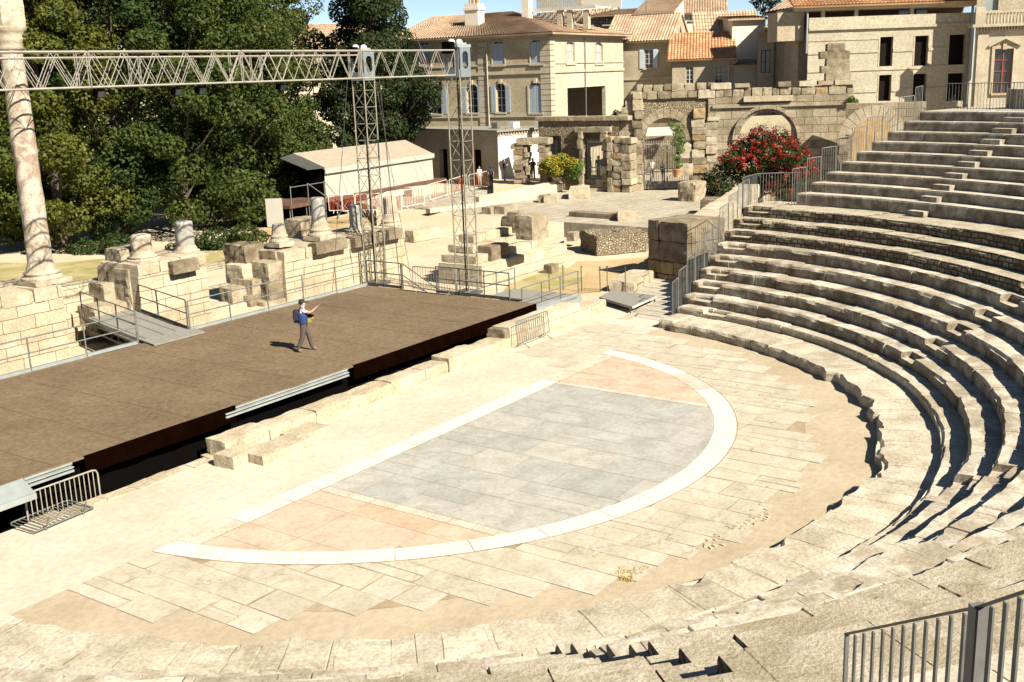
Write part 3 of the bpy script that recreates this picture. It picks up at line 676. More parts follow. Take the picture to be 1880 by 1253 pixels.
# gangway
gw = thing('gangway', 'pale plywood gangway joining the stage to the ruins behind', 'gangway', (1.8,15.6,1.0))
mb = MB(); A = [(.18,12.2),(2.36,12.2),(3.9,18.4),(1.6,18.4)]
mb.prism(A, 1.02, 1.07); mb.build('deck', M['ply'], gw)
mb = MB()
for p, q in (((.26,13.1,.95),(1.7,18.4,.95)),((2.3,13.1,.95),(3.85,18.4,.95))):
    p = Vector(p); q = Vector(q); mb.tube(p, q, .05, 4); mb.tube(p-Vector((0,0,.28)), q-Vector((0,0,.28)), .04, 4)
    for i in range(9): a = p.lerp(q, i/8); mb.tube(a, a-Vector((0,0,.28)), .02, 4)
mb.build('truss_girder', M['steel'], gw)
mb = MB()
for x_ in (.6,1.35,1.9): mb.tube((x_,13.2,1.075),(x_+1.3,18.3,1.075),.012,4)
mb.build('deck_seam', M['darksteel'], gw)
railing('gangway_railing', 'railing on the left side of the gangway', [(.2,13.1,1.05),(1.62,18.4,1.05)], post=1.8, mat='steel')
railing('gangway_railing', 'dark railing on the right side of the gangway', [(2.36,13.1,1.05),(3.85,18.4,1.05)], post=2.7, mat='darksteel')
# ------------------------------------------------------------------ low wall before the stage
def wallblocks(name, label, A, B, h, th, mat, seed=1, blk=(1.1,1.9), group=None, rough=.035, cat='wall', zb=0, vary=.04, courses=1):
    rr = random.Random(seed); A = Vector(A); B = Vector(B); L = (B-A).length; d = (B-A).normalized(); rot = math.atan2(d.y, d.x)
    t = thing(name, label, cat, (A.x, A.y, zb), rot, group)
    for cidx in range(courses):
        x = 0; hh = h/courses
        while x < L-.05:
            w_ = rr.uniform(*blk); 
            if L-x-w_ < .4: w_ = L-x
            m = MB(); hv = hh+(rr.uniform(-vary,vary) if cidx == courses-1 else 0)
            m.rock((x+w_/2, th/2+rr.uniform(-.03,.03), cidx*hh+hv/2), (w_-.02, th*rr.uniform(.92,1.05), hv), 0, rough, seed=rr.random()*50)
            m.build('stone_block', mat, t, local=True, smooth=False); x += w_
    return t
pA = G(374,846); pB = G(940,640)
wallblocks('low_stone_wall', 'long low wall of pale blocks between the orchestra floor and the stage', (-4.55,3.18,0), (8.9,3.30,0), .44, .75, M['paleblock'], 5, rough=.05, vary=.06)
pC = G(1075,592)
t = thing('stone_wall', 'higher pale ashlar wall at the far end of the low wall, behind a barrier', 'wall', (8.95,3.3,0), 0)
m = MB(); m.rock((2.4,.45,.38),(4.9,.8,.76),0,.02,seed=3); m.build('ashlar_body', M['white'], t, local=True)
m = MB(); m.rock((5.9,.42,.26),(2.1,.72,.52),0,.02,seed=9); m.build('low_end', M['white'], t, local=True)
m = MB(); m.rock((.05,.5,.42),(.7,.85,.6),0,.09,seed=5); m.build('rough_end_block', M['darkblock'], t, local=True)
def blockthing(label, c, size, rot=0, mat='block', rough=.06, name='stone_block', seed=None, cat='block', group=None, tilt=0):
    m = MB(); m.rock((0,0,size[2]/2), size, 0, rough, seed=seed)
    o = m.build(name, M[mat], raw=True); o.location = c; o.rotation_euler = (tilt,0,rot); return tag(o, label, cat, group)
blockthing('flat pale block lying in front of the near end of the low wall', (-3.45,2.35,0), (1.9,.85,.26), 0, 'paleblock', .03)
blockthing('small worn block beside the near end of the low wall', (-4.75,2.75,0), (.55,.7,.34), .1, 'paleblock', .06)
blockthing('long flat step slab right of the flat pale block', (-2.05,2.75,0), (1.2,.75,.2), 0, 'paleblock', .03)
m = MB()
for i in range(9):
    x = -9.4+i*.62+random.uniform(-.1,.1); m.rock((x, 3.72+random.uniform(-.12,.15), -.05), (random.uniform(.5,.8),random.uniform(.35,.6),.16), random.uniform(-.2,.2), .05)
m.build('rubble_edge', M['paleblock'], label='ragged row of pale stone chips along the dark gap by the near barrier', cat='rubble')
for i,(px,py,s) in enumerate(((905,668,.35),(850,690,.28),(770,700,.3),(745,722,.18),(880,652,.2))):
    pass
# ------------------------------------------------------------------ crowd barriers
def barrier(label, A, B, mat='steel', group='crowd barriers', h=1.1, lean=0, bars=14, red=False, r=.019, foot=True):
    A = Vector(A); B = Vector(B); d = (B-A); L = d.length; d.normalize(); rot = math.atan2(d.y, d.x)
    t = thing('crowd_barrier', label, 'barrier', A, rot, group); mt = M[mat]
    f = MB(); ly = lambda z: lean*z
    c = [(0,ly(.18),.18),(0,ly(h-.12),h-.12),(.04,ly(h-.03),h-.03),(.13,ly(h),h),(L-.13,ly(h),h),(L-.04,ly(h-.03),h-.03),(L,ly(h-.12),h-.12),(L,ly(.18),.18),(0,ly(.18),.18)]
    f.path(c, r); f.build('frame', M['whitepaint'] if red else mt, t, local=True)
    bm_ = MB(); 
    for i in range(1,bars): x = L*i/bars; bm_.tube((x,ly(.18),.18),(x,ly(h),h), r*.62, 5)
    bm_.build('bars', M['redpaint'] if red else mt, t, local=True)
    if foot:
        for x in (.3, L-.3): g = MB(); g.path([(x,-.3,.015),(x,-.08,.12),(x,ly(.18),.18),(x,.1+lean*.1,.12),(x,.3,.015)], r*.9); g.build('foot', mt, t, local=True)
    return t
A = onY(45,908,3.98); B = onY(178,863,3.98); A.z -= 1.1; B.z = A.z; barrier('grey crowd barrier standing in the dark gap at the near end of the stage', A, B, mat='truss', bars=15, r=.024)
fb = barrier('grey crowd barrier lying flat on the ground at the lower left', G(72,982,.05), G(181,936,.05)); fb.rotation_euler = (R(-88),0,fb.rotation_euler.z); fb.location.z = .06
barrier('thin steel crowd barrier leaning on the pale wall at the right of the stage', (8.95,3.02,0), (11.1,3.05,0), h=1.0, lean=.08, bars=15)
barrier('grey crowd barrier on the stage behind the dark end railing', (11.7,10.2,1.0), (11.75,8.0,1.0), h=1.1, bars=16, group='crowd barriers')
# ------------------------------------------------------------------ right walkway beside the stage end
ww = thing('walkway', 'low grey deck stepping down from the stage end to the ground', 'walkway', (15,5,0))
A = [G(985,562,.45),G(1060,533,.45),G(1110,540,.4),G(1065,560,.4)]
m = MB(); m.prism([(12.0,4.9),(16.4,4.9),(16.4,6.5),(12.0,6.5)], .42, .47)
m.prism([(14.6,6.5),(16.4,6.5),(16.4,8.3),(14.6,8.3)], .42, .47); m.build('upper_deck', M['ply'], ww)
P = [G(1100,545,.3),G(1160,563,.3),G(1205,546,.22),G(1125,533,.3)]
m = MB(); m.prism([(p.x,p.y) for p in P], .22, .29); m.build('lower_deck', M['ply'], ww)
m = MB(); 
for a, b2 in ((P[0],P[1]),(P[1],P[2])): m.slab([(a.x,a.y,.2),(b2.x,b2.y,.2),(b2.x,b2.y,.285),(a.x,a.y,.285)], .03, (0,-1,0))
m.build('edge_frame', M['frame'], ww)
m = MB(); m.b(12.02,16.4,4.84,4.88,.18,.41); m.b(12.02,14,4.5,4.84,.55,.75); m.build('side_beam', M['paleblue'], ww)
m = MB()
for p in P: m.tube((p.x*.98+15*.02,p.y*.98+5*.02,0),(p.x*.98+15*.02,p.y*.98+5*.02,.22),.03,4)
m.b(12.2,16.3,5.0,5.1,0,.42); m.build('support', M['darksteel'], ww)
railing('walkway_railing', 'light steel railing along the walkway at the stage end', [(12.15,8.4,.47),(12.15,5.0,.47),(16.3,4.95,.47)][1:], post=1.5, mat='steel', h=1.05)
railing('walkway_railing', 'light steel railing at the back of the walkway, seen through the first', [(12.3,8.35,.35),(16.4,8.3,.35)], post=1.5, mat='steel', h=1.05, toe=False)
pp = [(G(1068,535,.0),488),(G(1009,548,0),503),(G(1034,533,0),494),(G(1102,536,0),498),(G(1115,535,0),498),(G(1148,537,0),500)]
for i,(p,yt) in enumerate(pp):
    m = MB(); m.tube(p, (p.x+.02*(i%3-1),p.y,1.15), .022, 6); m.lathe([(.035,1.1),(.035,1.16)],(p.x,p.y,0),6)
    m.build('steel_post', M['darksteel'], label=['thin steel post at the corner of the walkway railing','thin dark post behind the walkway railing, nearest the stage','thin dark post with a flat cap on the grassy slope','thin post left of the chain pair behind the low deck','leaning thin post between two chained posts','thin post at the right end of the chain behind the low deck'][i], cat='post')
m = MB()
for a, b2 in ((3,4),(4,5)):
    a = pp[a][0]+Vector((0,0,1.1)); b2 = pp[b2][0]+Vector((0,0,1.1)); pts = [a.lerp(b2,t/6)-Vector((0,0,.12*math.sin(PI*t/6))) for t in range(7)]; m.path(pts,.012,4)
m.build('chain', M['darksteel'], label='slack chain hung between the thin posts behind the low deck', cat='chain')
# ------------------------------------------------------------------ scaenae frons: podiums and columns
FY = 17.4
def podium(label, x0, x1, ztop, depth, courses, seed, y=FY, left_face=None):
    t = thing('column_podium', label, 'podium', (x0, y, -1.6), 0); rr = random.Random(seed)
    m = MB(); m.b(x0,x1,y,y+depth,-1.6,ztop-.45); m.build('ashlar_body', M['podium'], t)
    m = MB(); x = x0
    while x < x1-.1:
        w_ = min(rr.uniform(.9,1.6), x1-x); m.rock((x+w_/2,y+depth/2-.02,ztop-.23),(w_-.015,depth+.04,.46+rr.uniform(-.03,.05)),0,.035,seed=rr.random()*60); x += w_
    m.build('top_course', M['paleblock'], t)
    return t
def onF(px, py, y=FY): return onY(px, py, y)
p1 = onF(112,520); z1 = p1.z
podium('pale ashlar podium under the tall column at the left', -9, p1.x, 2.75, 3.0, 4, 3)
a = onF(240,500); b2 = onF(378,480)
podium('pale stained podium carrying two broken column stumps', a.x+.3, b2.x, onF(300,478).z, 2.4, 4, 4)
a3 = onF(520,465); b3 = onF(742,420)
podium('long pale ashlar podium behind the stage with four column stumps', a3.x, b3.x, onF(600,448).z, 3.2, 4, 5)
# moulded cornice fragments on the podium fronts
for i,(px,py,wd,lab) in enumerate(((600,452,2.1,'dark weathered cornice fragment jutting from the long podium'),(668,440,2.0,'dark weathered cornice fragment beside the first lattice tower'),(712,430,1.4,'weathered cornice fragment below the fluted stump'),(332,488,1.3,'broken dark cornice notch on the podium of two stumps'))):
    p = onF(px,py); blockthing(lab, (p.x,FY-.05,p.z-.25), (wd,.6,.5), 0, 'darkblock', .1, name='cornice_fragment', cat='fragment')
# rough core masonry beside the podiums
MIXB = ['block','paleblock','darkblock','ochreblock']
def mixm(): return [M[k] for k in MIXB]
def pickm(rr, wts=(5,3,2,1)): return rr.choices(range(4), wts)[0]
def pile(label, items, mat='block', name='ruined_masonry', rough=.07):
    xs = [i[0][0] for i in items]; ys = [i[0][1] for i in items]
    t = thing(name, label, 'ruin', (sum(xs)/len(xs), sum(ys)/len(ys), min(i[0][2] for i in items)))
    for c_, s_, r_ in items:
        m = MB(); m.rock((c_[0],c_[1],c_[2]+s_[2]/2), s_, r_, rough); m.build('stone_block', M[mat] if mat == 'podium' else M[MIXB[pickm(random,(6,3,2,0))]], t)
    return t
def P3(px, py, y=FY, dx=0): p = onY(px,py,y); return (p.x+dx, p.y, p.z)
it = []
for px,py,y,s in ((250,520,18.6,(1.6,1.5,1.5)),(232,470,19.2,(1.2,1.2,.7)),(222,500,19.4,(1.4,1.2,.8)),(208,535,19.5,(1.5,1.2,.9)),(255,560,18.4,(1.3,1,.9)),(210,580,18.8,(2.4,1.2,1.2))):
    q = P3(px,py,y); it.append(((q[0],q[1],q[2]-s[2]/2), s, random.uniform(-.1,.1)))
pile('rough broken masonry left of the podium of two stumps', it, 'block')
it = []
for px,py,y,s in ((497,500,18.2,(1.3,1.2,1.1)),(497,535,18.2,(1.3,1.2,1.0)),(497,570,18.1,(1.5,1.2,1.1)),(462,530,18.8,(1.2,1.3,1.0)),(462,560,18.8,(1.5,1.3,1.2)),(450,500,19.3,(1.3,1.2,.9)),(430,545,18.9,(.9,.8,.9)),(420,575,18.6,(1.4,.9,.8)),(395,575,18.4,(1.0,.7,.8)),(505,470,18.4,(1.0,1.2,.6)),(470,590,18.2,(3.4,1.2,1.0))):
    q = P3(px,py,y); it.append(((q[0],q[1],q[2]-s[2]/2), s, random.uniform(-.1,.1)))
pile('stepped rough masonry at the left end of the long podium', it, 'block')
q = P3(449,470,19.6); blockthing('big dark leaning block beside the long podium, shaped like an upturned tub', (q[0],q[1],q[2]-.7), (1.35,1.3,1.3), .15, 'darkblock', .12)
q = P3(560,420,21.0); blockthing('square rough block standing behind the stumps of the long podium', (q[0],q[1],q[2]-.6), (1.7,1.2,1.15), 0, 'block', .06)
# courses visible left of the gangway
it = []
for k in range(5): it.append(((-.3+.45*k, 19.2+.35*k, -1.5), (7.4-.5*k, .9, 1.6+.5*k), 0))
pile('stepped foundation courses behind the gangway', it, 'podium', rough=.03)
# columns
def column(label, foot, top_y, rad, mat='column', base=True, tall=False, flute=0, tilt=None, bh=.55, name='column_stump'):
    """foot = (x,y,z) at the plinth; top_y = image row of the broken top"""
    x, y, z = foot; t = thing(name, label, 'column', foot)
    zt = topz(Vector((x,y,z)), top_y); h = zt-z; n = 24 if not flute else 80
    if base:
        m = MB(); m.rock((x,y,z+bh*.11),(rad*3.4,rad*3.4,bh*.22),0,.03)
        m.lathe([(rad*1.62,z+bh*.2),(rad*1.7,z+bh*.27),(rad*1.62,z+bh*.35),(rad*1.42,z+bh*.39),(rad*1.38,z+bh*.45),(rad*1.5,z+bh*.5),(rad*1.46,z+bh*.56),(rad*1.25,z+bh*.6),(rad*1.22,z+bh*.7),(rad*1.05,z+bh*.96),(rad*1.02,z+bh)],(x,y,0),64,.02,.012)
        m.build('column_base', M['column'], t)
    zb = z+(bh if base else 0); m = MB(); prof = []; k = 26 if tall else 8
    for i in range(k+1):
        u = i/k; r_ = rad*(1.0-.14*u if tall else 1.0-.02*u); prof.append((r_, zb-.01+(zt-zb)*u if i else zb-.01))
    if not tall: prof.append((rad*.8, zt+.03))
    m.lathe(prof, (x,y,0), n, .055 if not flute else .02, flute, None); m.build('shaft', M[mat], t)
    return t, zt
pc = onF(76,497,18.3); ft = (pc.x, 18.3, 2.78); zc = topz(Vector((pc.x,18.3,0)), 88)
t, zt = column('tall marble column with its capital, dark stained, at the left edge', ft, 92, .44, 'breccia', tall=True, bh=.75, name='tall_column')
m = MB(); x, y = ft[0], ft[1]
m.lathe([(.39,zt-.02),(.46,zt+.03),(.41,zt+.1),(.44,zt+.25),(.50,zt+.4),(.46,zt+.45),(.55,zt+.6),(.64,zt+.75),(.60,zt+.8)],(x,y,0),16,.07); m.build('capital', M['column'], t)
m = MB(); m.rock((x,y,zt+1.6),(.9,.9,1.6),0,.06); m.build('entablature_block', M['column'], t)
def stump(label, px, pyb, pyt, y, rad, mat, flute=0, z=None, base=True, bh=.5):
    p = onY(px, pyb, y); return column(label, (p.x, y, p.z if z is None else z), pyt, rad, mat, base, flute=flute, bh=bh)
stump('reddish breccia column stump, shorter of the pair on the second podium', 263,482,432,18.3,.40,'breccia')
stump('pale smooth column stump, taller of the pair on the second podium', 343,472,408,18.3,.38,'greycol')
stump('short dark column stump on the left end of the long podium', 514,452,412,18.4,.27,'greycol',bh=.9)
stump('tallest smooth grey column stump on the long podium', 588,440,364,18.4,.34,'greycol',bh=.95)
stump('dark grey column stump standing left of the first lattice tower', 656,432,377,18.6,.34,'greycol')
stump('pale fluted column stump just right of the first lattice tower', 719,420,362,18.8,.37,'column',flute=.035,bh=.8)
# ------------------------------------------------------------------ lattice towers and beams
def lattice(m, p, q, u, v, seg, rc, rd, cross=False):
    """four chords from p to q, offsets +-u +-v"""
    p = Vector(p); q = Vector(q); u = Vector(u); v = Vector(v); n = max(1, round((q-p).length/seg)); cs = [u+v, u-v, -u-v, -u+v]
    for c_ in cs: m.tube(p+c_, q+c_, rc, 6)
    for i in range(n):
        a = p.lerp(q, i/n); b_ = p.lerp(q, (i+1)/n); mid = p.lerp(q,(i+.5)/n)
        for k in range(4):
            c1, c2 = cs[k], cs[(k+1)%4]
            if cross == 'tower': m.tube(a+c1, a+c2, rd, 4); m.tube(a+(c1 if i%2 else c2), b_+(c2 if i%2 else c1), rd, 4)
            else:
                if k%2: m.tube(a+c1, mid+c2, rd, 4); m.tube(mid+c2, b_+c1, rd, 4)
                else: m.tube(a+c2, mid+c1, rd, 4); m.tube(mid+c1, b_+c2, rd, 4)
TX = 16.45; TY1, TY2 = 16.6, 11.0
zb2 = topz(Vector((TX,TY2,0)), 138); zt2 = topz(Vector((TX,TY2,0)), 93)
def tower(label, x, y, ztop):
    t = thing('lattice_tower', label, 'tower', (x,y,0)); s = .36
    for k,(a,b_) in enumerate(((0,.36),(.36,.69),(.69,1.))):
        m = MB(); lattice(m, (x,y,ztop*a), (x,y,ztop*b_-.02), (s,0,0), (0,s,0), .82, .035, .014, 'tower'); m.build('mast_section', M['tower'], t)
    m = MB(); m.tube((x+.05,y+.1,0),(x+.05,y+.1,ztop),.03,6); m.tube((x+.12,y+.05,0),(x+.12,y+.05,ztop),.012,4); m.build('cable', M['black'], t)
    m = MB(); m.b(x-.5,x+.5,y-.5,y+.5,-.0,.12); m.build('foot_plate', M['darksteel'], t)
    # sleeve block: side plates with an octagonal opening, cap plate, two domes
    z0_, z1_ = zb2-.1, zt2+.12
    for sx in (-1, 1):
        m = MB(); X = x+sx*.4; o_ = .30; zc_ = (z0_+z1_)/2+.1
        def pt(yy, zz): return (X, y+yy, zz)
        outer = [(-.37,z0_),(.37,z0_),(.37,z1_),(-.37,z1_)]; W_, H_ = .2, .36; ch = .1
        inner = [(-W_+ch,zc_-H_),(W_-ch,zc_-H_),(W_,zc_-H_+ch),(W_,zc_+H_-ch),(W_-ch,zc_+H_),(-W_+ch,zc_+H_),(-W_,zc_+H_-ch),(-W_,zc_-H_+ch)]
        V_ = [pt(*p) for p in outer+inner]+[(p[0]+.03*sx,p[1],p[2]) for p in (pt(*q) for q in outer+inner)]
        F_ = [(0,1,5,4),(1,6,5),(1,2,7,6),(2,8,7),(2,3,9,8),(3,10,9),(3,0,11,10),(0,4,11)]
        m.add(V_, F_+[tuple(i+12 for i in reversed(f)) for f in F_]+[(i,(i+1)%4,12+(i+1)%4,12+i) for i in range(4)]+[(4+i,16+i,16+(i+1)%8,4+(i+1)%8) for i in range(8)])
        m.build('sleeve_plate', M['sleeve'], t)
        m = MB(); Y = y+sx*.4
        V_ = [(x+(p[0]),Y,p[1]) for p in outer+inner]+[(x+(p[0]),Y+.03*sx,p[1]) for p in outer+inner]
        m.add(V_, F_+[tuple(i+12 for i in reversed(f)) for f in F_]+[(i,(i+1)%4,12+(i+1)%4,12+i) for i in range(4)]+[(4+i,16+i,16+(i+1)%8,4+(i+1)%8) for i in range(8)])
        m.build('sleeve_plate', M['sleeve'], t)
    m = MB(); m.b(x-.5,x+.45,y-.42,y+.42,z1_,z1_+.12); m.b(x-.4,x+.3,y-.3,y+.3,z1_+.12,z1_+.2); m.build('cap_plate', M['paleblue'], t)
    for k in (-.38,.16): m = MB(); m.lathe([(.16,z1_+.2),(.15,z1_+.27),(.11,z1_+.33),(.04,z1_+.36)],(x+k,y,0),14); m.build('dome_cap', M['whitepaint'], t)
    m = MB(); m.b(x-.75,x-.5,y-.25,y+.25,z1_-.25,z1_+.25); m.build('hoist_motor', M['black'], t)
    return t
tower('nearer grey lattice tower right of the stage end, carrying the front beam', TX, TY2, zb2+.25)
tower('farther grey lattice tower behind the stage corner, carrying the rear beam', TX, TY1, zb2+.25)
bh_ = (zt2-zb2)/2; zc_ = (zt2+zb2)/2
for yy, lab, xe in ((TY2,'front lighting beam, the nearer long lattice truss above the stage',TX-.55),(TY1,'rear lighting beam, the farther long lattice truss above the stage',TX-.55)):
    t = thing('lighting_truss', lab, 'truss', (-4,yy,zb2)); x = xe; k = 0
    while x > -26:
        m = MB(); xa = x-6.0; lattice(m, (xa+.04,yy,zc_), (x-.04,yy,zc_), (0,.3,0), (0,0,bh_), 1.2, .034, .014); 
        for xx_ in (xa+.04,x-.04):
            for sy in (-.3,.3): m.tube((xx_,yy+sy,zc_-bh_),(xx_,yy+sy,zc_+bh_),.016,4)
        m.build('truss_section', M['truss'], t); x = xa
for i,(px,py) in enumerate(((180,172),(322,168),(366,166),(514,160))):
    p = onY(px,py,TY1); t = thing('floodlight', ['small black floodlight hanging under the truss near the left column','black floodlight under the truss, left of the close pair','black floodlight under the truss, right of the close pair','black floodlight under the truss nearest the first tower'][i], 'floodlight', (p.x,p.y,p.z), 0, 'floodlights under the lighting truss')
    m = MB(); m.box((p.x,p.y-.05,p.z),(.34,.26,.28),tilt=(.3,0)); m.build('housing', M['black'], t)
    m = MB(); m.box((p.x,p.y-.19,p.z-.04),(.28,.02,.22),tilt=(.3,0)); m.build('lens', M['glass'], t)
    m = MB(); m.path([(p.x-.23,p.y,p.z),(p.x-.23,p.y,p.z+.2),(p.x,p.y,zb2),(p.x+.23,p.y,p.z+.2),(p.x+.23,p.y,p.z)],.012,4); m.build('bracket', M['black'], t)
for i,(a,b_) in enumerate((((TX-1.8,14,zb2),(TX-1.2,14,0)),((TX-2.2,13.9,zb2),(TX-1.0,13.4,0)),((TX-3.3,14.5,zb2),(TX-5.2,14.6,0)))):
    m = MB(); m.tube(a,b_,.012 if i else .02,4); m.build('stay_cable', M['darksteel'], label=['vertical stay cable between the two towers','thin slanting stay cable beside the vertical one','thin stay cable slanting to the stage corner'][i], cat='cable')
# white panel behind the stumps
p = G(505,418,.0); q = at(505,415,74)
f = Fac(at(491,418,70), at(521,415,70)); u0,u1,za,zb_ = f.box(491,365,521,417)
t = MB(); t.b(0,f.L,0,.12,za,zb_); o = t.build('display_panel', M['canvas'], raw=True); o.location = (f.A.x,f.A.y,0); o.rotation_euler=(0,0,f.rot); tag(o,'blank pale grey panel standing at the foot of the trees','panel')
# ------------------------------------------------------------------ ruins at centre right
TZ = .9   # terrace level
# raised paved terrace
cor = [G(690,380,TZ),G(860,392,TZ),G(1035,408,TZ),G(1290,425,TZ),G(1345,372,TZ)]
far = [at(1600,330,120),at(1500,250,160),at(600,250,190),at(480,250,170),at(540,380,95)]
m = MB(); poly = [(p.x,p.y) for p in cor+far]; m.prism(poly, -.02, TZ); 
M['terrace'] = stone('terrace_paving', (.55,.49,.39), (.46,.40,.30), stain_amt=.3, scale=.5, brick=(1.6,.8,.03,'yx',(.3,.25,.18),.1,.3), bump=.6)
structure(m, 'paved_terrace', M['terrace'])
m = MB(); lo_ = [q+(Vector((CAM.x,CAM.y,0))-Vector((q.x,q.y,0))).normalized()*k for q,k in zip(cor[:3],(7,6,3.5))]
m.add([(q.x,q.y,TZ-.004) for q in cor[:3]]+[(q.x,q.y,-.02) for q in lo_], [(3,4,1,0),(4,5,2,1)]); structure(m, 'bank', M['dirt'])
def ruin(label, px0, px1, pyb, D, th, h, mat='block', zb=0., courses=1, seed=1, rough=.05, blk=(.9,1.6), vary=.05, D1=None, name='ruined_wall', cat='ruin'):
    A = at(px0, pyb, D); B = at(px1, pyb, D1 or D); A.z = B.z = 0
    return wallblocks(name, label, A, B, h, th, M[mat], seed, blk, rough=rough, cat=cat, zb=zb, vary=vary, courses=courses)
def GD(px,py,z): return (G(px,py,z)-CAM).dot(Hh)
def W(label, p0, p1, z, ytop, th, mat='block', courses=1, seed=1, rough=.05, blk=(.9,1.6), vary=.05, name='ruined_wall', cat='ruin'):
    """wall whose base runs between two ground pixels at height z; top seen at image row ytop above p0"""
    A = G(*p0, z); B = G(*p1, z); h = topz(A, ytop)-z
    return wallblocks(name, label, A, B, h, th, M[mat], seed, blk, rough=rough, cat=cat, zb=z, vary=vary, courses=courses)
W('low edge course of dark blocks along the paved terrace', (1030,413), (1290,428), .25, 398, .8, 'block', seed=21, blk=(1.0,2.2))
W('two big dark blocks lying on the terrace edge', (1045,398), (1140,404), TZ, 388, .9, 'darkblock', seed=22, blk=(1.8,3.2))
blockthing('pale cube block at the right end of the dark terrace blocks', tuple(G(1150,405,TZ)), (1.1,.9,.55), Fv.x*0-1.0, 'paleblock', .04)
# stepped central ruin
base0, base1 = G(893,525,0.), G(1039,481,0.)
dr_ = (base1-base0); Lr = dr_.length; rotr = math.atan2(dr_.y, dr_.x)
t = thing('stepped_ruin', 'long stepped limestone ruin with a pale lower face behind the stage end', 'ruin', tuple(base0), rotr)
for k,(x0_,x1_,y0_,z0_,z1_,mt) in enumerate(((-.3,Lr+.1,0,0,1.0,'white'),(-.1,Lr*.95,.5,1.0,1.38,'paleblock'),(.5,Lr*.72,1.1,1.38,1.75,'paleblock'),(1.4,Lr*.66,1.7,1.75,2.1,'paleblock'))):
    x = x0_; rr = random.Random(k+40)
    if k == 0:
        m = MB(); m.rock(((x0_+x1_)/2,1.3,z1_/2),(x1_-x0_,2.6,z1_),0,.03,seed=4); m.build('ashlar_face', M['white'], t, local=True); continue
    while x < x1_-.2:
        w_ = min(rr.uniform(1.,2.), x1_-x); m = MB(); m.rock((x+w_/2, y0_+(2.6-y0_)/2, (z0_+z1_)/2), (w_-.03,2.6-y0_,z1_-z0_+rr.uniform(-.05,.05)),0,.05,seed=rr.random()*40); m.build('stone_block', M[mt], t, local=True); x += w_
def blk(label, px, py, z, s, rot=None, mat='block', rough=.06, **k):
    p = G(px,py,z); return blockthing(label, tuple(p), s, rotr if rot is None else rot, mat, rough, **k)
Zr = 2.05
blk('tall squared block on top of the stepped ruin', 977,437,Zr,(1.5,1.0,1.15),mat='block')
blk('dark broken block left of the squared block on the stepped ruin', 942,425,Zr-.3,(.9,.9,.85),mat='darkblock',rough=.12)
blk('small brown block above the dark broken one', 949,408,Zr+.45,(.7,.7,.55),mat='block')
blk('low block at the left foot of the stepped ruin', 905,475,1.0,(1.5,.9,.7),mat='darkblock')
blk('flat dark slab left of the stepped ruin', 925,437,1.2,(1.8,1.2,.35),mat='darkblock',rough=.1)
blk('brown corner block low on the stepped ruin', 901,487,.5,(1.1,1.0,.75),mat='block')
blk('thin slab lying left of the stepped ruin', 900,452,1.2,(1.6,.8,.18),mat='darkblock')
blk('pale end block at the right of the stepped ruin', 1052,442,.3,(.6,.5,.5),mat='block',rough=.1)
blk('isolated block with a dark end on the ground left of the second tower', 775,440,0.,(2.4,1.0,.7),rot=-.1,mat='paleblock')
blk('left of two dark low blocks on the bare ground', 905,391,TZ,(1.5,.8,.45),mat='block')
blk('right of two dark low blocks on the bare ground', 929,391,TZ,(1.5,.8,.5),mat='block')
blk('block with a dark end at the edge of the terrace near the steps', 1064,362,TZ,(3.0,1.4,.7),rot=.5,mat='paleblock')
blk('small dark stone below the white parapet', 1000,371,TZ,(1.0,.8,.5),rot=.5,mat='darkblock',rough=.12)
blk('long pale stone beside the small dark stone below the parapet', 1012,370,TZ,(2.0,.9,.5),rot=.5,mat='paleblock')
blk('rough boulder at the foot of the oleander', 1270,368,TZ,(1.7,1.3,1.3),mat='block',rough=.15)
blk('dark square block on the terrace near the seating wall', 1306,392,TZ,(1.5,1.1,.95),rot=.2,mat='darkblock')
blk('small stone on the grassy slope beyond the walkway', 1012,500,0,(.7,.5,.4),mat='darkblock')
# rubble wall and pillar
W('low rubble wall with a flat pale top left of the big pillar', (1095,470), (1192,462), .0, 432, 2.6, 'rubble2', courses=1, seed=31, rough=.16, blk=(1.6,2.6), vary=.08)
pa = G(1190,508,0); pb = G(1262,520,0)
f = Fac(pa, pb); zt_ = topz(pa, 403); t = thing('stone_pillar', 'massive square pillar of dark and ochre ashlar blocks beside the seating', 'pillar', tuple(pa), f.rot)
rr = random.Random(6); hs = [.95,.95,.62,.55]; z = zt_
for k, h_ in enumerate(hs):
    x = 0; Lp = f.L*(1 if k<3 else .8)
    ws = [[.28,.72],[.28,.72],[.3,.35,.35],[.3,.35,.35]][k]
    for w_ in ws:
        m = MB(); m.rock((x+w_*Lp/2,1.3,z-h_/2),(w_*Lp-.03,2.6,h_-.025),0,.05,seed=rr.random()*50); m.build('ashlar_block', M['darkblock' if k<2 else 'ochreblock'], t, local=True); x += w_*Lp
    z -= h_
m = MB(); m.lathe([(.55,0),(.6,.3),(.55,.75),(.45,.8)],(f.L*.32,.9,0),16,.06); m.build('drum', M['paleblock'], t, local=True)
m = MB(); m.lathe([(.6,0),(.66,.3),(.6,.8),(.5,.85)],(f.L*.85,1.1,0),16,.06); m.build('drum', M['paleblock'], t, local=True)
m = MB(); m.rock((.1,1.6,.65),(.9,1.4,.9),0,.1); m.rock((f.L*.5,2.2,.45),(1.8,1.2,.9),0,.1); m.build('foundation_stone', M['block'], t, local=True)
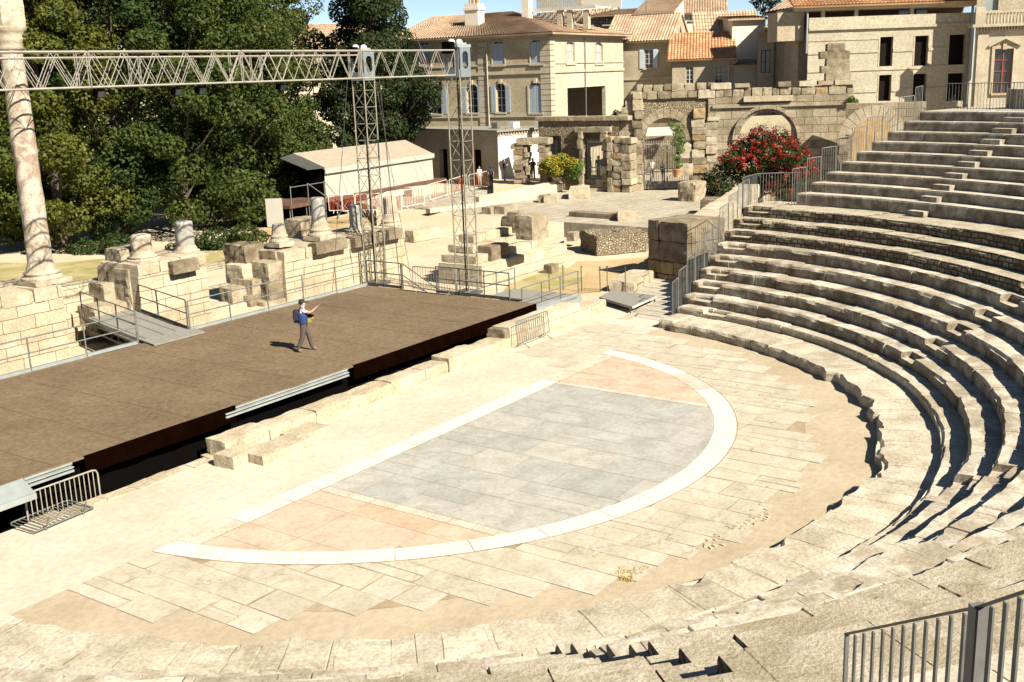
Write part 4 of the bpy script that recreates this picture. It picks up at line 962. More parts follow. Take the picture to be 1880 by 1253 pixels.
# side wall running back from the pillar along the seating
pe = Vector((23.4,1.6,0)); 
A = pb+Vector((.05,0,0)); B = G(1376,378,1.0)
A = G(1296,500,0); B = G(1392,400,.3)
wallblocks('retaining_wall', 'pale ashlar retaining wall behind the stair railing', (A.x,A.y,0), (B.x,B.y,0), topz(A,408), 1.2, M['white'], 8, (1.2,2.2), rough=.02, courses=3)
blk('broken slab lying before the pillar beyond the walkway', 1160,524,0,(3.2,1.2,.45),rot=.2,mat='paleblock',rough=.05)
# grassy orange bank between ruin and pillar
def sheet(name, pix, z, mat, zoff=0): m = MB(); P_ = [G(x,y,z) for x,y in pix]; m.add([(p.x,p.y,z+zoff) for p in P_], [tuple(range(len(P_)))]); structure(m, name, mat)
sheet('ochre_ground', [(930,540),(1010,515),(1060,480),(1110,478),(1200,470),(1250,500),(1190,520),(1100,535),(1010,545)], 0, M['orange'], -.018)
sheet('grass_patch', [(915,545),(935,520),(1030,490),(1075,500),(1065,520),(1000,530)], 0, M['grassdirt'], -.014)
sheet('path', [(470,470),(560,440),(700,430),(700,390),(560,405),(480,420),(430,425)], 0, M['orange'], -.022)
sheet('grass_strip', [(-60,560),(-60,480),(90,484),(240,470),(420,455),(440,475),(250,500),(100,520)], 0, M['grassdirt'], -.018)
# white parapets and ramp walls near the annex
def wallpix(label, p0, p1, z, ytop, th, mat, name='parapet', cat='wall'):
    A = G(*p0, z); B = G(*p1, z); f = Fac(A, B); za = topz(A, ytop[0]); zb_ = topz(B, ytop[1]); o = MB()
    o.add([(0,0,z),(f.L,0,z),(f.L,th,z),(0,th,z),(0,0,za),(f.L,0,zb_),(f.L,th,zb_),(0,th,za)], [(3,2,1,0),(4,5,6,7),(0,1,5,4),(1,2,6,5),(2,3,7,6),(3,0,4,7)])
    o = o.build(name, M[mat], raw=True); o.location = (f.A.x,f.A.y,0); o.rotation_euler = (0,0,f.rot); return tag(o, label, cat)
wallpix('long cream parapet rising to the left of the terrace steps', (880,377), (1028,352), TZ, (362,332), .35, 'stucco')
wallpix('low curving cream kerb in front of the long parapet', (790,392), (985,366), TZ, (384,360), .5, 'stucco')
wallpix('low grey retaining wall left of the red and white barriers', (757,362), (815,352), TZ, (345,338), .8, 'stucco')
W('low rubble retaining wall behind the fluted stump', (735,398), (818,402), TZ-.6, 382, .7, 'rubble', seed=51, blk=(1,1.6), rough=.06)
wallpix('cream planter wall beside the yellow bush', (1045,345), (1076,338), TZ, (330,322), .5, 'stucco')
wallpix('low cream terrace wall behind the lattice towers', (640,372),(790,352),TZ,(360,343),.6,'stucco')
st = thing('stone_steps', 'short flight of stone steps below the narrow gate', 'steps', tuple(G(1088,350,TZ)))
for k in range(4):
    a = G(1066+k*3,352-k*6.5,TZ+.22*k); b_ = G(1106-k,352-k*6.5,TZ+.22*k); f2 = Fac(a,b_); m = MB()
    m.prism([(f2.P(0).x,f2.P(0).y),(f2.P(f2.L).x,f2.P(f2.L).y),(f2.P(f2.L,0,1.6).x,f2.P(f2.L,0,1.6).y),(f2.P(0,0,1.6).x,f2.P(0,0,1.6).y)], TZ, TZ+.22*(k+1)); m.build('step', M['paleblock'], st)
blk('pale cube block at the right foot of the narrow gate steps', 1117,349,TZ,(1.8,1.3,.9),rot=.1,mat='paleblock')
hg = [G(906,352,1.5),G(1032,338,1.5),G(1036,318,1.5),G(905,328,1.5)]
m = MB(); m.prism([(q.x,q.y) for q in hg], TZ, 1.5); structure(m, 'raised_path', M['dirt'])
hg = [at(1072,330,84),at(1112,330,84),at(1112,330,88),at(1072,330,88)]
m = MB(); m.prism([(q.x,q.y) for q in hg], TZ, 1.66); structure(m, 'street_pavement', M['dirt'])
# red and white barriers
for i,(x0_,y0_,x1_,y1_) in enumerate(((605,392,628,391),(630,393,652,391),(654,392,676,390),(678,391,700,390),(716,397,738,393),(740,385,780,378),(790,372,822,362),(826,362,858,352),(862,352,898,344))):
    A = G(x0_,y0_,TZ if i>4 else .75); B = G(x1_,y1_,TZ if i>4 else .75)
    barrier(['red and white barrier nearest the tent corner','red and white barrier second from the tent corner','red and white barrier third from the tent corner, behind the dark stump','red and white barrier seen through the farther tower','red and white barrier just right of the fluted stump','pale red and white barrier between the two towers','red and white barrier left of the nearer tower','red and white barrier right of the nearer tower','red and white barrier in front of the standing visitors'][i], A, B, 'whitepaint', 'red and white barriers', red=True, bars=8, r=.024, h=1.3)
# ------------------------------------------------------------------ facades
def wall_open(mb, L, z0, z1, opens, th=.35, y=0, x0=0):
    """front sheet with openings (u0,u1,za,zb,arch) and reveals; faces -y"""
    us = sorted({x0, L} | {v for o in opens for v in o[:2] if x0 < v < L}); zs = sorted({z0, z1} | {v for o in opens for v in o[2:4] if z0 < v < z1})
    for i in range(len(us)-1):
        for j in range(len(zs)-1):
            cu, cz = (us[i]+us[i+1])/2, (zs[j]+zs[j+1])/2
            if any(o[0] < cu < o[1] and o[2] < cz < o[3] for o in opens): continue
            mb.add([(us[i],y,zs[j]),(us[i+1],y,zs[j]),(us[i+1],y,zs[j+1]),(us[i],y,zs[j+1])], [(0,1,2,3)])
    for o in opens:
        a, b_, c_, d_ = o[:4]; t = y+th
        mb.add([(a,y,c_),(a,y,d_),(a,t,d_),(a,t,c_)], [(0,1,2,3)]); mb.add([(b_,y,c_),(b_,t,c_),(b_,t,d_),(b_,y,d_)], [(0,1,2,3)])
        mb.add([(a,y,d_),(b_,y,d_),(b_,t,d_),(a,t,d_)], [(0,1,2,3)]); mb.add([(a,y,c_),(a,t,c_),(b_,t,c_),(b_,y,c_)], [(0,1,2,3)])
        if len(o) > 4 and o[4]:
            rise = o[4]; n = 8; w_ = b_-a
            for sgn in (0, 1):
                pts = []
                for k in range(n+1):
                    u = k/n*.5; xx = a+w_*u if not sgn else b_-w_*u
                    q = (u*2-1); zz = d_-rise+rise*math.sqrt(max(0,1-q*q)); pts.append((xx, zz))
                pl = pts+[(pts[0][0], d_)] if True else pts
                pl3 = [(px_, y, pz_) for px_, pz_ in pl]; pl4 = [(px_, t, pz_) for px_, pz_ in pl]; m_ = len(pl)
                f_ = tuple(range(m_)); mb.add(pl3, [f_ if sgn else f_[::-1]])
                mb.add(pl3+pl4, [(k,k+1,m_+k+1,m_+k) for k in range(n)])
def window(parent, o, kind='plain', shut=None, frame='frame', dep=.16, bars=(1,3), sill=True, glass='glass', name='window'):
    a, b_, c_, d_ = o[:4]; w_ = b_-a; h_ = d_-c_
    m = MB(); fr = .055
    m.b(a,a+fr,dep-.03,dep+.03,c_,d_); m.b(b_-fr,b_,dep-.03,dep+.03,c_,d_); m.b(a+fr,b_-fr,dep-.03,dep+.03,d_-fr,d_); m.b(a+fr,b_-fr,dep-.03,dep+.03,c_,c_+fr)
    for i in range(1,bars[0]+1): u = a+w_*i/(bars[0]+1); m.b(u-.035,u+.035,dep-.025,dep+.025,c_+fr,d_-fr)
    for j in range(1,bars[1]+1): z = c_+h_*j/(bars[1]+1); m.b(a+fr,b_-fr,dep-.02,dep+.02,z-.02,z+.02)
    fo = m.build(name, M[frame], parent, local=True)
    p_ = MB(); p_.add([(a,dep+.05,c_),(b_,dep+.05,c_),(b_,dep+.05,d_),(a,dep+.05,d_)], [(0,1,2,3)]); p_.build('pane', M[glass], fo, local=True)
    if sill: s = MB(); s.b(a-.12,b_+.12,-.14,.1,c_-.12,c_+.02); s.build('sill', M['trim'], fo, local=True)
    if shut:
        mt, mode = shut
        for sgn in (-1, 1):
            s = MB()
            if mode == 'open': xa, xb = (a-w_*.5-.04, a-.04) if sgn < 0 else (b_+.04, b_+w_*.5+.04); y0_, y1_ = -.07, -.02
            elif mode == 'closed': xa, xb = (a+.01, (a+b_)/2-.01) if sgn < 0 else ((a+b_)/2+.01, b_-.01); y0_, y1_ = .02, .07
            s.b(xa,xb,y0_,y1_,c_,d_-(o[4]*.5 if len(o)>4 else 0)); nsl = int(h_/.16)
            for k in range(1,nsl): z = c_+k*h_*.96/nsl; s.b(xa+.05,xb-.05,y0_-.012,y0_,z-.035,z+.02)
            s.build('shutter', M[mt], fo, local=True)
    return fo
def surround(parent, o, wd=.16, proud=.06, arch=False, key=False, mat='trim', name='window_surround'):
    a, b_, c_, d_ = o[:4]; m = MB(); rise = o[4] if len(o) > 4 else 0
    m.b(a-wd,a-.004,-proud,.05,c_,d_-rise); m.b(b_+.004,b_+wd,-proud,.05,c_,d_-rise)
    if rise:
        n = 10; cx_ = (a+b_)/2; hw = (b_-a)/2
        for k in range(n):
            q = []
            for r_ in (1.0, 1+wd/hw):
                for kk in (k, k+1):
                    t = PI*(1-kk/n); q.append((cx_+hw*r_*math.cos(t), d_-rise+(rise+ (wd if r_>1 else 0))*math.sin(t)))
            p4 = [q[0],q[1],q[3],q[2]]; m.slab([(x,.04,z) for x,z in p4], proud+.04, (0,-1,0))
    else: m.b(a-wd,b_+wd,-proud,.05,d_+.004,d_+wd)
    if key: m.b((a+b_)/2-.14,(a+b_)/2+.14,-proud-.09,0,d_-.05,d_+wd+.16)
    return m.build(name, M[mat], parent, local=True)
def tilemat(name, a, b_, c_):
    m, n, l, p = newmat(name); tc = n.new('ShaderNodeTexCoord').outputs['UV']
    uv = tc; v = n.new('ShaderNodeTexVoronoi'); v.inputs['Scale'].default_value = 1; v.inputs['Randomness'].default_value = 0; l.new(uv, v.inputs['Vector'])
    r = n.new('ShaderNodeValToRGB'); e = r.color_ramp.elements; e[0].color = (*a,1); e[1].color = (*b_,1); x = e.new(.5); x.color = (*c_,1)
    sp = n.new('ShaderNodeSeparateColor'); l.new(v.outputs['Color'], sp.inputs[0]); l.new(sp.outputs[0], r.inputs[0]); col = r.outputs[0]
    o = n.new('ShaderNodeTexCoord').outputs['Object']; f = noi(n, l, o, .5, 5); fr = ramp(n, (.72,.70,.68), (1.1,1.1,1.1), .35, .6); l.new(f, fr.inputs[0])
    col = mixc(n, l, .9, col, fr.outputs[0], 'MULTIPLY'); l.new(col, p.inputs['Base Color']); p.inputs['Roughness'].default_value = .9; return m
M['tile'] = tilemat('weathered_roof_tiles', (.34,.21,.125), (.44,.34,.23), (.39,.27,.165))
M['tileo'] = tilemat('orange_roof_tiles', (.38,.15,.06), (.46,.30,.16), (.42,.22,.095))
def roof(parent, p00, p10, p11, p01, mat='tile', pitch=.28, rows=None, name='roof', th=.12):
    """corrugated tile plane: p00-p10 eaves, p01-p11 ridge, local coordinates"""
    p00, p10, p11, p01 = map(Vector, (p00,p10,p11,p01)); L = (p10-p00).length; Hl = ((p01-p00).length+(p11-p10).length)/2
    nx = max(2, round(L/pitch)); rows = rows or max(3, round(Hl/.42)); nrm = (p10-p00).cross(p01-p00)
    if nrm.length < 1e-5: nrm = (p10-p00).cross(p11-p00)
    nrm.normalize(); 
    if nrm.z < 0: nrm = -nrm
    me = bpy.data.meshes.new(name); vs = []; uvs = []; fs = []; seg = 4; cols = nx*seg+1
    for j in range(rows):
        for e_, lift in ((j, .05), (j+1, .0)):
            t = e_/rows
            for i in range(cols):
                u = i/(cols-1); a = p00.lerp(p10,u); b_ = p01.lerp(p11,u); w_ = abs(math.sin(PI*i/seg)) if True else 0
                vs.append(a.lerp(b_,t)+nrm*(lift+.085*math.sin(PI*((i%seg)/seg)) if True else 0))
                uvs.append((i/seg+.0, t*rows))
        k = j*2*cols
        for i in range(cols-1): fs.append((k+i,k+i+1,k+cols+i+1,k+cols+i))
    # underside and edges
    k = len(vs); dn = -nrm*th
    for p in (p00,p10,p11,p01): vs.append(p+dn); uvs.append((0,0))
    for p in (p00,p10,p11,p01): vs.append(p+nrm*.02); uvs.append((0,0))
    fs += [(k+3,k+2,k+1,k),(k,k+1,k+5,k+4),(k+1,k+2,k+6,k+5),(k+2,k+3,k+7,k+6),(k+3,k,k+4,k+7)]
    me.from_pydata([tuple(v) for v in vs], [], fs); me.materials.append(M[mat]); uvl = me.uv_layers.new(name='uv')
    for pl in me.polygons:
        i0 = fs[pl.index]; cu = sum(uvs[q][0] for q in i0)/len(i0); cv = sum(uvs[q][1] for q in i0)/len(i0)
        for li, q in zip(pl.loop_indices, i0): uvl.data[li].uv = (math.floor(cu)+.5, math.floor(cv)+.5)
    me.update(); o = bpy.data.objects.new(name, me); C.objects.link(o); o.parent = parent; return o
def bthing(name, label, f, cat='building'): return thing(name, label, cat, (f.A.x,f.A.y,0), f.rot)
# ---- villa
f = Fac(at(728,150,100.5), at(1010,150,93)); fc = f; d2 = Vector((-f.d.y, f.d.x, 0))
vb = bthing('villa', 'large villa of honey stone with arched windows, grey shutters and hipped tile roof', f)
ze = f.uv(985,62)[1]; L1 = f.L; Bp = f.B; L2 = 15.5; f2 = Fac(f.B, f.B+d2*L2)
op = []; up = [(904,76,926,120),(974,73,997,118)]; lo = [(857,155,877,208),(911,153,928,207),(972,152,996,208)]
for b_ in up: q = f.box(*b_); op.append((*q,.35))
q = f.box(838,76,858,120); op.append((*q,.35))
q = f.box(770,78,790,122); op.append((*q,.35))
for b_ in lo: q = f.box(*b_); op.append((*q,.35))
q = f.box(790,158,810,210); op.append((*q,.35))
m = MB(); wall_open(m, L1, 0, ze, op); m.build('wall', M['villa'], vb, local=True)
m = MB(); 
op2 = [(*f2.box(1040,75,1054,112),.3),(*f2.box(1093,78,1106,113),.3)]; big = f2.box(1042,160,1112,212); big = (big[0],big[1],3.,big[3])
op2.append(big); wall_open(m, L2, 0, ze, op2)
M2 = MB()
for v_, f_, sm in ((m.v, m.f, 0),): M2.add([(L1-v[1], v[0], v[2]) for v in v_], f_)
M2.add([(0,0,0),(0,L2,0),(0,L2,ze),(0,0,ze)], [(0,3,2,1)] ); M2.add([(0,L2,0),(L1,L2,0),(L1,L2,ze),(0,L2,ze)], [(3,2,1,0)])
M2.build('side_wall', M['stucco'], vb, local=True)
m = MB(); m.b(L1-4.2,L1-4.15,big[0]-.5,big[1]+.6,3.,big[3]+.3); m.build('loggia_back_wall', M['plaster'], vb, local=True)
m = MB(); m.b(L1-4.1,L1-4.08,big[0]+1,big[0]+2.2,3.,big[3]-1.); m.b(L1-4.1,L1-4.08,big[1]-3.5,big[1]-1,3.,big[3]-.7); m.build('loggia_door', M['door'], vb, local=True)
for i, o_ in enumerate(op):
    if i in (0,1,2,3): window(vb, o_, shut=('shutter','closed')); surround(vb, o_, .1)
    elif i == 6: window(vb, o_, shut=('shutter','closed')); surround(vb, o_, .16, key=True)
    else: window(vb, o_, shut=('shutter','open')); surround(vb, o_, .16, key=True)
for o_ in op2[:2]:
    fr = window(vb, (0,1,0,1), sill=False) if False else None
    m = MB(); a,b_,c_,d_ = o_[:4]
    for yy in (a,b_-.08,(a+b_)/2-.04): m.b(L1-.2,L1-.14,yy,yy+.08,c_,d_)
    for zz in (c_,(c_+d_)/2,d_-.08): m.b(L1-.19,L1-.15,a,b_,zz,zz+.07)
    w_ = m.build('window', M['frame'], vb, local=True); m = MB(); m.add([(L1-.22,a,c_),(L1-.22,b_,c_),(L1-.22,b_,d_),(L1-.22,a,d_)], [(0,1,2,3)]); m.build('pane', M['frame'], w_, local=True)
    m = MB(); m.b(L1,L1+.06,a-.14,a-.004,c_-.3,d_-.1); m.b(L1,L1+.06,b_+.004,b_+.14,c_-.3,d_-.1); m.b(L1,L1+.1,a-.2,b_+.2,c_-.35,c_-.2); m.build('window_surround', M['trim'], vb, local=True)
m = MB()
zc1 = f.uv(950,134)[1]; zc2 = f.uv(950,118)[1]
m.b(-.05,L1+.1,-.12,0,zc1-.12,zc1+.12); m.b(-.05,L1+.06,-.08,0,zc2-.08,zc2+.05); m.b(L1,L1+.12,-.12,L2,zc1-.12,zc1+.12); m.b(L1,L1+.08,-.05,L2,zc2-.08,zc2+.04)
m.b(-.1,L1+.35,-.3,0,ze-.28,ze-.004); m.b(L1,L1+.35,-.3,L2,ze-.28,ze-.004)
zc3 = f.uv(950,212)[1]; m.b(-.05,L1+.1,-.1,0,zc3-.15,zc3+.1)
m.build('cornice', M['trim'], vb, local=True)
for xa, xb in ((f.uv(880,150)[0]-.05,f.uv(893,150)[0]+.1),(L1-.85,L1+.08)):
    z = 3.; m = MB()
    while z < ze-.7: m.b(xa,xb,-.08,0,z,z+.40); z += .45
    if xa < L1-2: m.build('quoin', M['trim'], vb, local=True)
z = 3.
while z < ze-.7: m.b(L1,L1+.081,-.08,.9,z,z+.40); z += .45
m.build('quoin', M['trim'], vb, local=True)
for px in (893,): u = f.uv(px,150)[0]+.2; m = MB(); m.tube((u,-.15,3),(u,-.15,ze-.3),.06,6); m.build('drainpipe', M['trim'], vb, local=True)
m = MB(); m.tube((L1+.12,f2.uv(1073,150)[0],3),(L1+.12,f2.uv(1073,150)[0],ze-.3),.05,6); m.build('drainpipe', M['steel'], vb, local=True)
hr = 2.3; e = .7; yr = L2/2
roof(vb, (-e,-e,ze),(L1+e,-e,ze),(L1-yr,yr,ze+hr),(-e,yr,ze+hr)); roof(vb, (L1+e,-e,ze),(L1+e,L2+e,ze),(L1-yr,yr,ze+hr),(L1-yr,yr,ze+hr)); roof(vb, (L1+e,L2+e,ze),(-e,L2+e,ze),(-e,yr,ze+hr),(L1-yr,yr,ze+hr),rows=4)
# chimney on the villa roof
uch, zch = f.uv(868,45,dep=3.2); m = MB(); m.b(uch-.68,uch+.68,3,4.1,ze+.8,zch+1.75); m.b(uch-.78,uch+.78,2.9,4.2,zch+1.2,zch+1.4); ch = m.build('chimney', M['whitewall'], vb, local=True)
for k in (-.38,0,.38): m = MB(); m.lathe([(.16,zch+1.75),(.13,zch+2.7)],(uch+k,3.6,0),10); m.build('chimney_pot', M['tileo'], ch, local=True)
uch, zch = f.uv(967,20,dep=5.5); m = MB(); m.b(uch-.35,uch+.35,5.2,6,ze+1.2,zch+1.6); m.build('chimney', M['whitewall'], vb, local=True)
# terrace pergola on the villa roof
pg = thing('roof_terrace', 'roof terrace with posts, rafters and a wooden screen on top of the villa', 'terrace', (f.A.x,f.A.y,ze), f.rot)
m = MB()
for px in (972,1030,1048,1078): u, z = f.uv(px,50,dep=6.2); m.b(u-.22,u+.22,6,6.4,ze+.6,f.uv(px,17,dep=6.2)[1])
m.build('post', M['trim'], pg, local=False) if False else None
def loc_build(mb, name, mat, parent, frame):   # coordinates in the frame of facade, z absolute
    Mx = Matrix.Translation((frame.A.x,frame.A.y,0)) @ Matrix.Rotation(frame.rot,4,'Z'); mb.v = [tuple(Mx @ Vector(v)) for v in mb.v]; return mb.build(name, mat, parent)
for px in (972,1030,1048,1078): 
    u, z = f.uv(px,50,dep=6.2); m = MB(); m.b(u-.24,u+.24,5.9,6.4,ze+.4,f.uv(px,19,dep=6.2)[1]); loc_build(m,'post',M['trim'],pg,f)
ua = f.uv(965,20,dep=6)[0]; ub = f.uv(1095,16,dep=6)[0]; zt_ = f.uv(1030,17,dep=6)[1]
m = MB(); m.b(ua,ub,5.8,6.0,zt_-.1,zt_+.15)
for k in range(12): u = ua+(ub-ua)*k/11; m.b(u-.07,u+.07,6.0,9.5,zt_-.05,zt_+.08)
loc_build(m,'rafters',M['frame'],pg,f)
m = MB(); u0_ = f.uv(985,5,dep=9)[0]; u1_ = f.uv(1068,5,dep=9)[0]; k = u0_
while k < u1_: m.b(k,k+.14,9,9.05,zt_-1,zt_+2.8); k += .19
loc_build(m,'wooden_screen',M['trim'],pg,f)
m = MB(); m.b(u1_+.1,u1_+3.8,9,9.1,zt_,zt_+1.2); loc_build(m,'parapet',M['whitewall'],pg,f)
# flag on the villa
p = f.uv(770,60,dep=-1.2); fl = thing('flag', 'blue white and red flag hanging from a slanting pole on the villa', 'flag', tuple(f.P(p[0],p[1]-1.5,-1.2)))
a = at(762,62,97); b_ = at(783,118,97.5); m = MB(); m.tube(a,b_,.04,5); m.build('pole', M['darksteel'], fl)
for k,(mt,t0) in enumerate((('flagblue',.0),('flagwhite',.33),('flagred',.66))):
    if mt not in M: M[mt] = plain(mt, {'flagblue':(.03,.04,.25),'flagwhite':(.75,.75,.78),'flagred':(.6,.03,.04)}[mt], .8)
    m = MB(); p0_ = a.lerp(b_,.15+.26*k); p1_ = a.lerp(b_,.15+.26*(k+1)); q = Vector((.35,-.2,-.9)); m.slab([p0_,p1_,p1_+q*(.9-.1*k),p0_+q*(1-.1*k)],.02,(0,-1,0)); m.build('flag_stripe', M[mt], fl)
# ---- annex
f = Fac(at(690,290,102), at(915,290,88.5)); d2 = f.n; zt_ = f.uv(914,243)[1]
an_ = bthing('annex', 'low flat-roofed annex with a dark doorway below the villa', f)
opA = [f.box(807,274,822,331), f.box(866,275,884,320)]; opA = [(a,b_,TZ-.1,d_) for a,b_,c_,d_ in opA]
m = MB(); wall_open(m, f.L, 0, zt_, opA, .5); m.build('wall', M['plaster'], an_, local=True)
Ls = 9.5; m = MB(); m.add([(f.L,0,0),(f.L,Ls,0),(f.L,Ls,zt_),(f.L,0,zt_)], [(0,1,2,3)]); m.build('side_wall', M['whitewall'], an_, local=True)
m = MB(); m.b(-.2,f.L+.28,-.28,Ls,zt_,zt_+.16); 
m.build('roof_slab', M['ply'], an_, local=True)
m = MB()
for k in range(32): m.b(f.L,f.L+.14,.1+k*.29,.22+k*.29,zt_-.2,zt_-.02)
m.b(f.L,f.L+.06,0,Ls,zt_-.32,zt_-.22); m.build('dentil_cornice', M['trim'], an_, local=True)
for o_ in opA: m = MB(); m.add([(o_[0],.45,o_[2]),(o_[1],.45,o_[2]),(o_[1],.45,o_[3]),(o_[0],.45,o_[3])], [(0,1,2,3)]); m.build('door', M['door'], an_, local=True)
o_ = opA[1]; m = MB(); m.b(o_[0],o_[0]+.25,.2,.26,o_[2],o_[3]); m.build('door_leaf', M['redpaint'], an_, local=True)
for k,(px,s) in enumerate(((885,.5),(900,.9),(940,.5))): 
    u = f.uv(px if px<915 else 912,238)[0]; q = f.P(u+(k==2)*1.2, zt_+.16, 1.5+k); m = MB(); m.box((q.x,q.y,q.z+.25),(s,.6,.5)); m.build('roof_unit', M['whitepaint' if k else 'steel'], label=['grey roof unit on the annex','white air unit on the annex roof','small vent box on the annex roof near its corner'][k], cat='vent')
# ---- small ruined doorway
def pier(t, f, x0, x1, ya, yb, top=None, z0=TZ, step=.32, mat='block', seed=1, th=.9, dep=0):
    rr = random.Random(seed); _, zt_ = f.uv((x0+x1)/2, ya); u0 = f.uv(x0,(ya+yb)/2)[0]; u1 = f.uv(x1,(ya+yb)/2)[0]; z = z0
    m = MB()
    while z < zt_-.1:
        h_ = min(step*rr.uniform(.8,1.3), zt_-z); w_ = u1-u0; m.mi = pickm(rr); m.rock(((u0+u1)/2+rr.uniform(-.1,.1),th/2+dep+rr.uniform(-.08,.06),z+h_/2),(w_*rr.uniform(.8,1.12),th,h_-.03),rr.uniform(-.04,.04),.09,seed=rr.random()*60); z += h_
    m.build('pier', mixm(), t, local=True)
f = Fac(at(938,320,84), at(1005,320,83)); rd = thing('ruined_doorway', 'small free-standing ruined doorway of stacked stones and a lintel', 'doorway', (f.A.x,f.A.y,0), f.rot)
pier(rd, f, 941,962,264,330, seed=3,th=1.3); pier(rd, f, 988,1004,262,330, seed=4, mat='paleblock',th=1.3); pier(rd, f, 962,968,268,330, seed=5,th=1.)
q = f.box(948,254,1006,266); m = MB(); m.rock(((q[0]+q[1])/2,.6,(q[2]+q[3])/2),(q[1]-q[0],1.3,q[3]-q[2]),0,.05); m.build('lintel', M['block'], rd, local=True)
# ---- gate wall at the centre (rubble, with a narrow gate)
f = Fac(at(990,300,85.5), at(1137,300,82)); gw_ = thing('rubble_wall', 'ruined rubble wall with a narrow barred gate and a grilled window', 'wall', (f.A.x,f.A.y,0), f.rot)
ztA = f.uv(1060,222)[1]; o1 = f.box(1074,243,1108,326); o1 = (o1[0],o1[1],TZ+.9,o1[3]); o2 = f.box(1009,250,1030,284)
m = MB(); wall_open(m, f.L, 0, ztA, [o1,o2], .9); m.add([(0,0,ztA),(f.L,0,ztA),(f.L,.9,ztA),(0,.9,ztA)], [(0,1,2,3)]); m.add([(0,.9,0),(f.L,.9,0),(f.L,.9,ztA),(0,.9,ztA)], [(3,2,1,0)]) if False else None
m.add([(0,0,0),(0,0,ztA),(0,.9,ztA),(0,.9,0)], [(0,1,2,3)]); m.build('wall_body', M['rubble2'], gw_, local=True)
m = MB(); u = -.2; rr = random.Random(9)
while u < f.L-.3: w_ = rr.uniform(.8,1.6); m.rock((u+w_/2,.42,ztA+.16),(w_-.02,1.15,.32),0,.05,seed=rr.random()*40); u += w_
m.build('coping', M['block'], gw_, local=True)
for xa,xb,s in ((1066,1074,3),(1108,1120,5)): pier(gw_, f, xa, xb, 240, 330, seed=s, step=.6, mat='paleblock', th=.6, dep=-.45)
for xa,xb,s in ((1122,1132,7),(1132,1148,8),(1148,1166,9)): pier(gw_, f, xa, xb, 243+s, 330, seed=s, step=.55, mat='block', th=1.2, dep=-.7)
m = MB(); m.rock(((o1[0]+o1[1])/2,.1,o1[3]+.2),(o1[1]-o1[0]+1.4,.8,.4),0,.04); m.build('lintel', M['block'], gw_, local=True)
m = MB()
for k in range(8): u = o2[0]+(o2[1]-o2[0])*k/7; m.tube((u,.1,o2[2]),(u,.1,o2[3]),.018,4)
for k in range(5): z = o2[2]+(o2[3]-o2[2])*k/4; m.tube((o2[0],.1,z),(o2[1],.1,z),.018,4)
m.build('window_grille', M['darksteel'], gw_, local=True)
m = MB(); m.add([(o2[0]-.3,.8,o2[2]-.2),(o2[1]+.3,.8,o2[2]-.2),(o2[1]+.3,.8,o2[3]+.2),(o2[0]-.3,.8,o2[3]+.2)], [(0,1,2,3)]); m.build('shutter_panel', M['stucco'], gw_, local=True)
def bargate(name, label, f, u0, u1, z0, z1, n, y=.3, cat='gate', rails=(.02,.5,.93), r=.03, mid=True):
    t = thing(name, label, cat, tuple(f.P(u0,z0,y)), f.rot); w_ = u1-u0; h_ = z1-z0
    for hlf in ((0,1),) if not mid else ((0,.5),(.5,1)):
        m = MB(); a, b_ = w_*hlf[0]+.03, w_*hlf[1]-.03; k_ = max(3, round(n*(hlf[1]-hlf[0])))
        for k in range(k_+1): x = a+(b_-a)*k/k_; m.tube((x,0,0),(x,0,h_),r*(1.4 if k in (0,k_) else .8),5)
        m.build('gate_bars', M['truss'], t, local=True)
        for q in rails: m = MB(); m.b(a,b_,-.03,.03,h_*q-.04,h_*q+.04); m.build('gate_rail', M['truss'], t, local=True)
    return t
bargate('iron_gate', 'narrow iron bar gate in the rubble wall above the steps', f, o1[0]+.05, o1[1]-.05, o1[2], f.uv(1090,256)[1], 11, mid=False, rails=(.02,.28,.93))
# ---- the arch wall
f = Fac(at(1140,300,82.5), at(1562,300,79.5)); aw = thing('arch_wall', 'long ruined arcade wall with a gated arch at its left and a blind arch behind the oleander', 'wall', (f.A.x,f.A.y,0), f.rot)
def U(px, py=250): return f.uv(px,py)[0]
def Z(px, py): return f.uv(px,py)[1]
g = f.box(1181,218,1268,347); g = (g[0],g[1],TZ,Z(1225,216),(U(1268)-U(1181))*.5)
a2 = f.box(1352,205,1462,300); a2 = (a2[0],a2[1],2.0,Z(1407,205),(a2[1]-a2[0])*.46)
ztW = Z(1350,178); mA = MB(); usplit = U(1300)
wall_open(mA, usplit, 0, ztW, [g], 1.6, x0=U(1160)); mA.build('rubble_part', M['rubble2'], aw, local=True)
mA = MB(); wall_open(mA, f.L, 0, ztW, [a2], 1.6, x0=usplit, y=-.15); mA.build('ashlar_part', M['ashlar'], aw, local=True)
m = MB(); m.b(U(1160),f.L,.5 if False else 1.62,1.9,ztW-1.6,ztW); m.build('back_facing', M['rubble'], aw, local=True) if False else None
# back side, top and stepped left end
m = MB(); m.add([(U(1160),1.6,ztW),(f.L,1.6,ztW),(f.L,-.15,ztW),(U(1160),-.15,ztW)], [(3,2,1,0)]); m.add([(f.L,-.15,0),(f.L,1.6,0),(f.L,1.6,ztW),(f.L,-.15,ztW)], [(0,1,2,3)])
